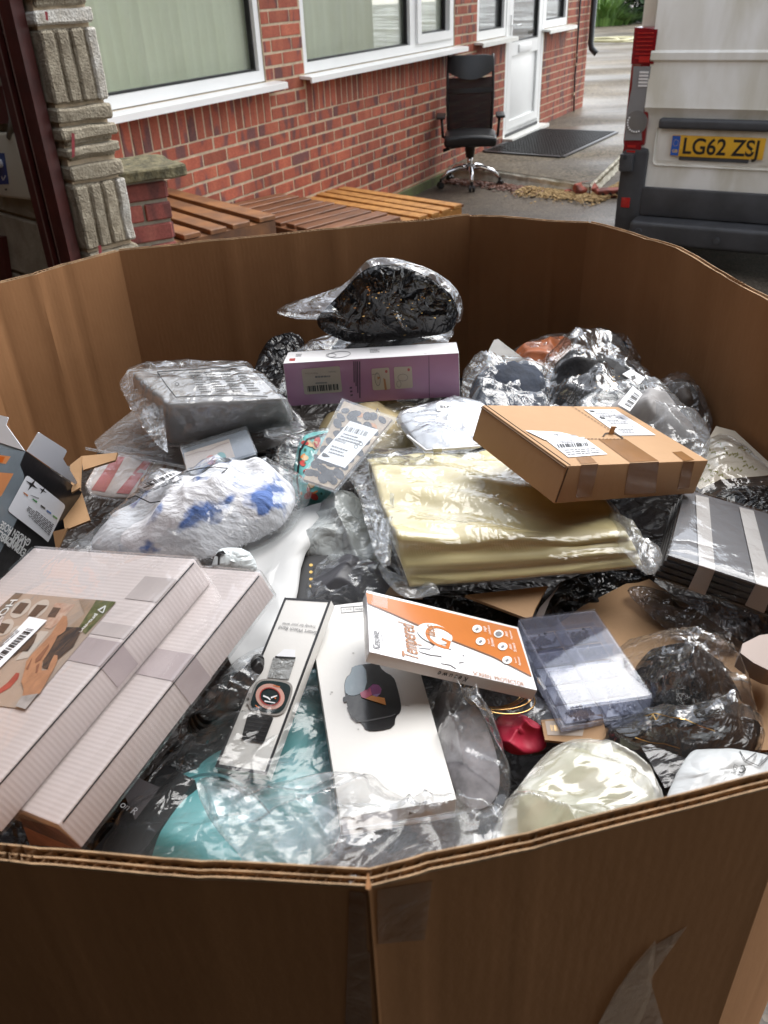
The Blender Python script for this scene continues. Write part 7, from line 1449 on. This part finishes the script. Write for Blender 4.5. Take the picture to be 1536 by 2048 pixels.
# --- gold hoops, red cloth, barcode card
e = G4("gold_hoops", "thin gold wire hoops in a clear packet under the orange box's right end", "jewellery", 990, 1395, 1.05)
for i in range(5):
    c_ = at(985 + 5 * i, 1372 + 6 * i, 1.055 + 0.002 * i); MB().tube([c_ + Vector((math.cos(a) * 0.026, math.sin(a) * 0.02, 0.004 * math.sin(a + i))) for a in [k * math.pi / 18 for k in range(36)]], 0.0006, 5, True).build("hoop", mat("gold_wire", (0.75, 0.48, 0.2), 0.2, metal=1.0), e, True)
pillow("plastic_bag", [(910, 1350), (1000, 1345), (1090, 1390), (1130, 1440), (1060, 1450), (960, 1440)], (1.065, 1.055), 0.014, M['film_s'], e, crump=0.008, seed=9)
e = G4("red_cloth", "bright red cloth just visible beneath the gold hoops", "cloth", 1045, 1460, 1.04); pillow("cloth", [(985, 1440), (1010, 1425), (1050, 1428), (1085, 1452), (1096, 1470), (1092, 1500), (1010, 1510)], (1.052, 1.04), 0.012, mat("red_cloth", (0.44, 0.018, 0.05), 0.55, 0.1, 30), e, crump=0.012, cs=30, seed=9)
e = G4("barcode_card", "small brown card with a barcode sticker below the organiser case", "card", 1140, 1455, 1.05); o, T = slab("card", [(1082, 1440), (1205, 1428), (1212, 1470), (1200, 1490), (1090, 1480)], (1.056, 1.05), 0.003, M['kraftbox'], e); s_ = art("sticker", T, [(1090, 1442), (1172, 1440), (1165, 1472), (1095, 1470)], mat("brown_sticker", (0.44, 0.36, 0.29), 0.5), e, 1); art("barcode", T, bars([(1100, 1450), (1160, 1449), (1158, 1462), (1103, 1462)], 18, 4), mat("bronze", (0.30, 0.2, 0.1), 0.3, metal=0.8), s_, 2)
# --- black ribbed hair piece, left of the wristband box
e = bagged("black_hair_bundle", "glossy black ribbed bundle in clear film between the white boxes and the wristband box", "bagged item", [(360, 1445), (430, 1400), (480, 1340), (530, 1295), (555, 1320), (520, 1390), (450, 1440), (390, 1475)], [(335, 1470), (410, 1410), (465, 1330), (520, 1280), (560, 1290), (560, 1330), (530, 1400), (460, 1455), (390, 1490)], (1.075, 1.045), 0.026, ridged("black_ribs", (0.016, 0.015, 0.016), 55, 0.3, 0.8, 0.004, (0.006, 0.006, 0.006), (0.3, 0.5, 0.8)), 47, part="bundle", crump=0.010)
# --- teal item near the front
e = G4("teal_bundle", "teal plastic wrapped bundle near the front rim of the carton", "bundle", 470, 1600, 1.05)
tm = plastic("teal_poly", (0.075, 0.30, 0.315), 0.55, 8, 26, 0.25, 0.02); TO = [(232, 1735), (268, 1640), (330, 1555), (430, 1440), (560, 1350), (640, 1320), (690, 1380), (700, 1520), (690, 1640), (640, 1740)]
pillow("bundle", TO, (1.035, 1.03), 0.014, tm, e, crump=0.004, cs=8, seed=3, lobes=[(320, 1660, 130, 0.015), (600, 1440, 60, 0.006)])
mk("dark_seam", *(lambda t: ([h - Zd * 0 for h in t], [(i, i + 1, i + 12, i + 11) for i in range(10)]))([at(340 + 20 * i, 1545 + (i - 4) ** 2 * 2.2, 1.047) for i in range(11)] + [at(340 + 20 * i, 1551 + (i - 4) ** 2 * 2.2, 1.0468) for i in range(11)]), mat("seam", (0.02, 0.10, 0.11), 0.5), e)
pillow("plastic_bag", [(165, 1735), (240, 1610), (330, 1500), (400, 1430), (470, 1400), (600, 1330), (690, 1330), (720, 1500), (700, 1650), (660, 1745), (400, 1750)], (1.05, 1.05), 0.020, film("teal_bag", 0.05, 14, 46, 0.5, 0.022, gloss=1.8), e, crump=0.012, cs=20, seed=4, soft=1)
# --- labelled black box under the white boxes
e = G4("black_carton", "black box with a grey label under the white boxes at the front left", "box", 250, 1620, 1.04); o, T = slab("box_body", [(170, 1720), (330, 1530), (390, 1560), (260, 1740)], (1.05, 1.045), 0.02, mat("black_card", (0.012, 0.012, 0.013), 0.5), e); lb = art("grey_label", T, [(245, 1580), (275, 1555), (320, 1575), (270, 1640)], mat("grey_label", (0.12, 0.11, 0.115), 0.5), e, 1); text("on R", T, (238, 1612), (268, 1630), M['paper'], lb, 2)
# --- film over the front: crumpled clear bags and the cream bag
e = G4("crumpled_clear_bag", "empty crumpled clear bag draped over the near end of the watch boxes", "plastic bag", 640, 1640, 1.08)
M['film_big'] = film("crumpled_film", 0.12, 10, 32, 0.55, 0.035, gloss=3.0)
pillow("plastic_bag", [(384, 1562), (398, 1540), (430, 1552), (520, 1560), (570, 1548), (640, 1532), (680, 1530), (740, 1550), (800, 1580), (860, 1615), (920, 1625), (975, 1590), (1010, 1600), (1000, 1690), (900, 1715), (760, 1745), (640, 1742), (500, 1735), (470, 1690), (420, 1640)], (1.088, 1.075), 0.022, M['film_big'], e, crump=0.026, cs=20, seed=21, soft=1, n=130, rings=34)
bagged("clear_crumple", "crumpled clear bag of dark goods to the right of the white watch box", "plastic bag", [(860, 1390), (900, 1375), (950, 1400), (985, 1470), (1005, 1560), (985, 1610), (930, 1620), (890, 1540)], [(846, 1375), (880, 1355), (930, 1370), (975, 1410), (1005, 1480), (1026, 1560), (1010, 1620), (940, 1650), (905, 1600), (870, 1490)], (1.055, 1.055), 0.020, mat("dark_goods", (0.19, 0.18, 0.19), 0.7, 0.5, 30), 51, fm='film_big', crump=0.036, fill=0.25)
e = G4("cream_bag", "creamy translucent plastic bag bulging against the front right rim", "plastic bag", 1160, 1580, 1.06)
CO_ = [(955, 1720), (985, 1660), (1015, 1595), (1075, 1515), (1115, 1480), (1160, 1466), (1230, 1474), (1290, 1505), (1322, 1560), (1335, 1600), (1300, 1650), (1180, 1700), (1050, 1735)]
pillow("contents", CO_, (1.065, 1.055), 0.008, mat("cream_goods", (0.50, 0.45, 0.33), 0.7, vs=14, col2=(0.42, 0.46, 0.30)), e, crump=0.006, seed=6, shrink=0.9); pillow("plastic_bag", CO_, (1.072, 1.066), 0.014, film("cream_film", 0.44, 9, 30, 0.5, 0.035, gloss=3.0, rough=0.10, hazecol=(0.82, 0.80, 0.72)), e, crump=0.030, cs=11, seed=8, soft=1, n=140, rings=36)
e = G4("ldpe_mailer", "white poly mailer printed LDPE against the right front rim", "poly mailer", 1440, 1550, 1.07); wm = pillow("sleeve", [(1318, 1640), (1345, 1560), (1380, 1500), (1400, 1494), (1480, 1497), (1545, 1510), (1590, 1540), (1570, 1600), (1450, 1640)], (1.08, 1.07), 0.007, plastic("white_poly", (0.56, 0.59, 0.60), 0.32, 16, 50, 0.4, 0.02), e, crump=0.006, cs=16, seed=9, soft=1)
cw_ = at(1470, 1540, 1.092); WF = Face(cw_ + Zd * 0.006, Vector((0, -0.1, 1))); c10 = cs(980, 1100, 2.7626)
text("LDPE", WF, c10((1350, 1182))[0], c10((1332, 1232))[0], M['ink'], e, 1, bold=0.015); tw = bvh(wm)
drape("recycling_mark", tw, stroke(c10((1385, 1195), (1400, 1190), (1412, 1215), (1390, 1232), (1375, 1225)), 3), M['ink'], e, 0.0015); drape("print_frame", tw, stroke(c10((1380, 1110), (1410, 1160), (1490, 1195), (1536, 1150)), 1.5) + stroke(c10((1415, 1160), (1470, 1120), (1500, 1100)), 1.3) + stroke(c10((1480, 1190), (1536, 1140)), 1.3), M['ink'], e, 0.0015); drape("small_print", tw, lines(c10((1455, 1155), (1470, 1125), (1480, 1130), (1465, 1160)), 2, 3) + lines(c10((1490, 1170), (1510, 1135), (1520, 1140), (1500, 1175)), 2, 5), M['ink'], e, 0.0015)
e = G4("grey_film_strip", "perforated grey film strip between the cream bag and the white mailer", "film strip", 1330, 1530, 1.06); o, T = slab("strip", [(1282, 1492), (1300, 1488), (1378, 1520), (1365, 1565), (1330, 1575)], (1.07, 1.06), 0.001, film("grey_strip", 0.25, 20, 60, 0.3, 0.01, tint=(0.7, 0.7, 0.72), gloss=2.0, hazecol=(0.4, 0.4, 0.42)), e); art("perforation", T, [ell(1340 + i * 4, 1524 + j * 4 + i * 1.2, 1.3, 0.9, 6) for i in range(8) for j in range(6)], mat("pale_dot", (0.55, 0.54, 0.52), 0.5), e, 1)
for o in list(bpy.data.objects):
    if o.type == 'MESH' and o.parent is None and "kind" not in o.keys() and "category" not in o.keys(): o["kind"] = "structure"
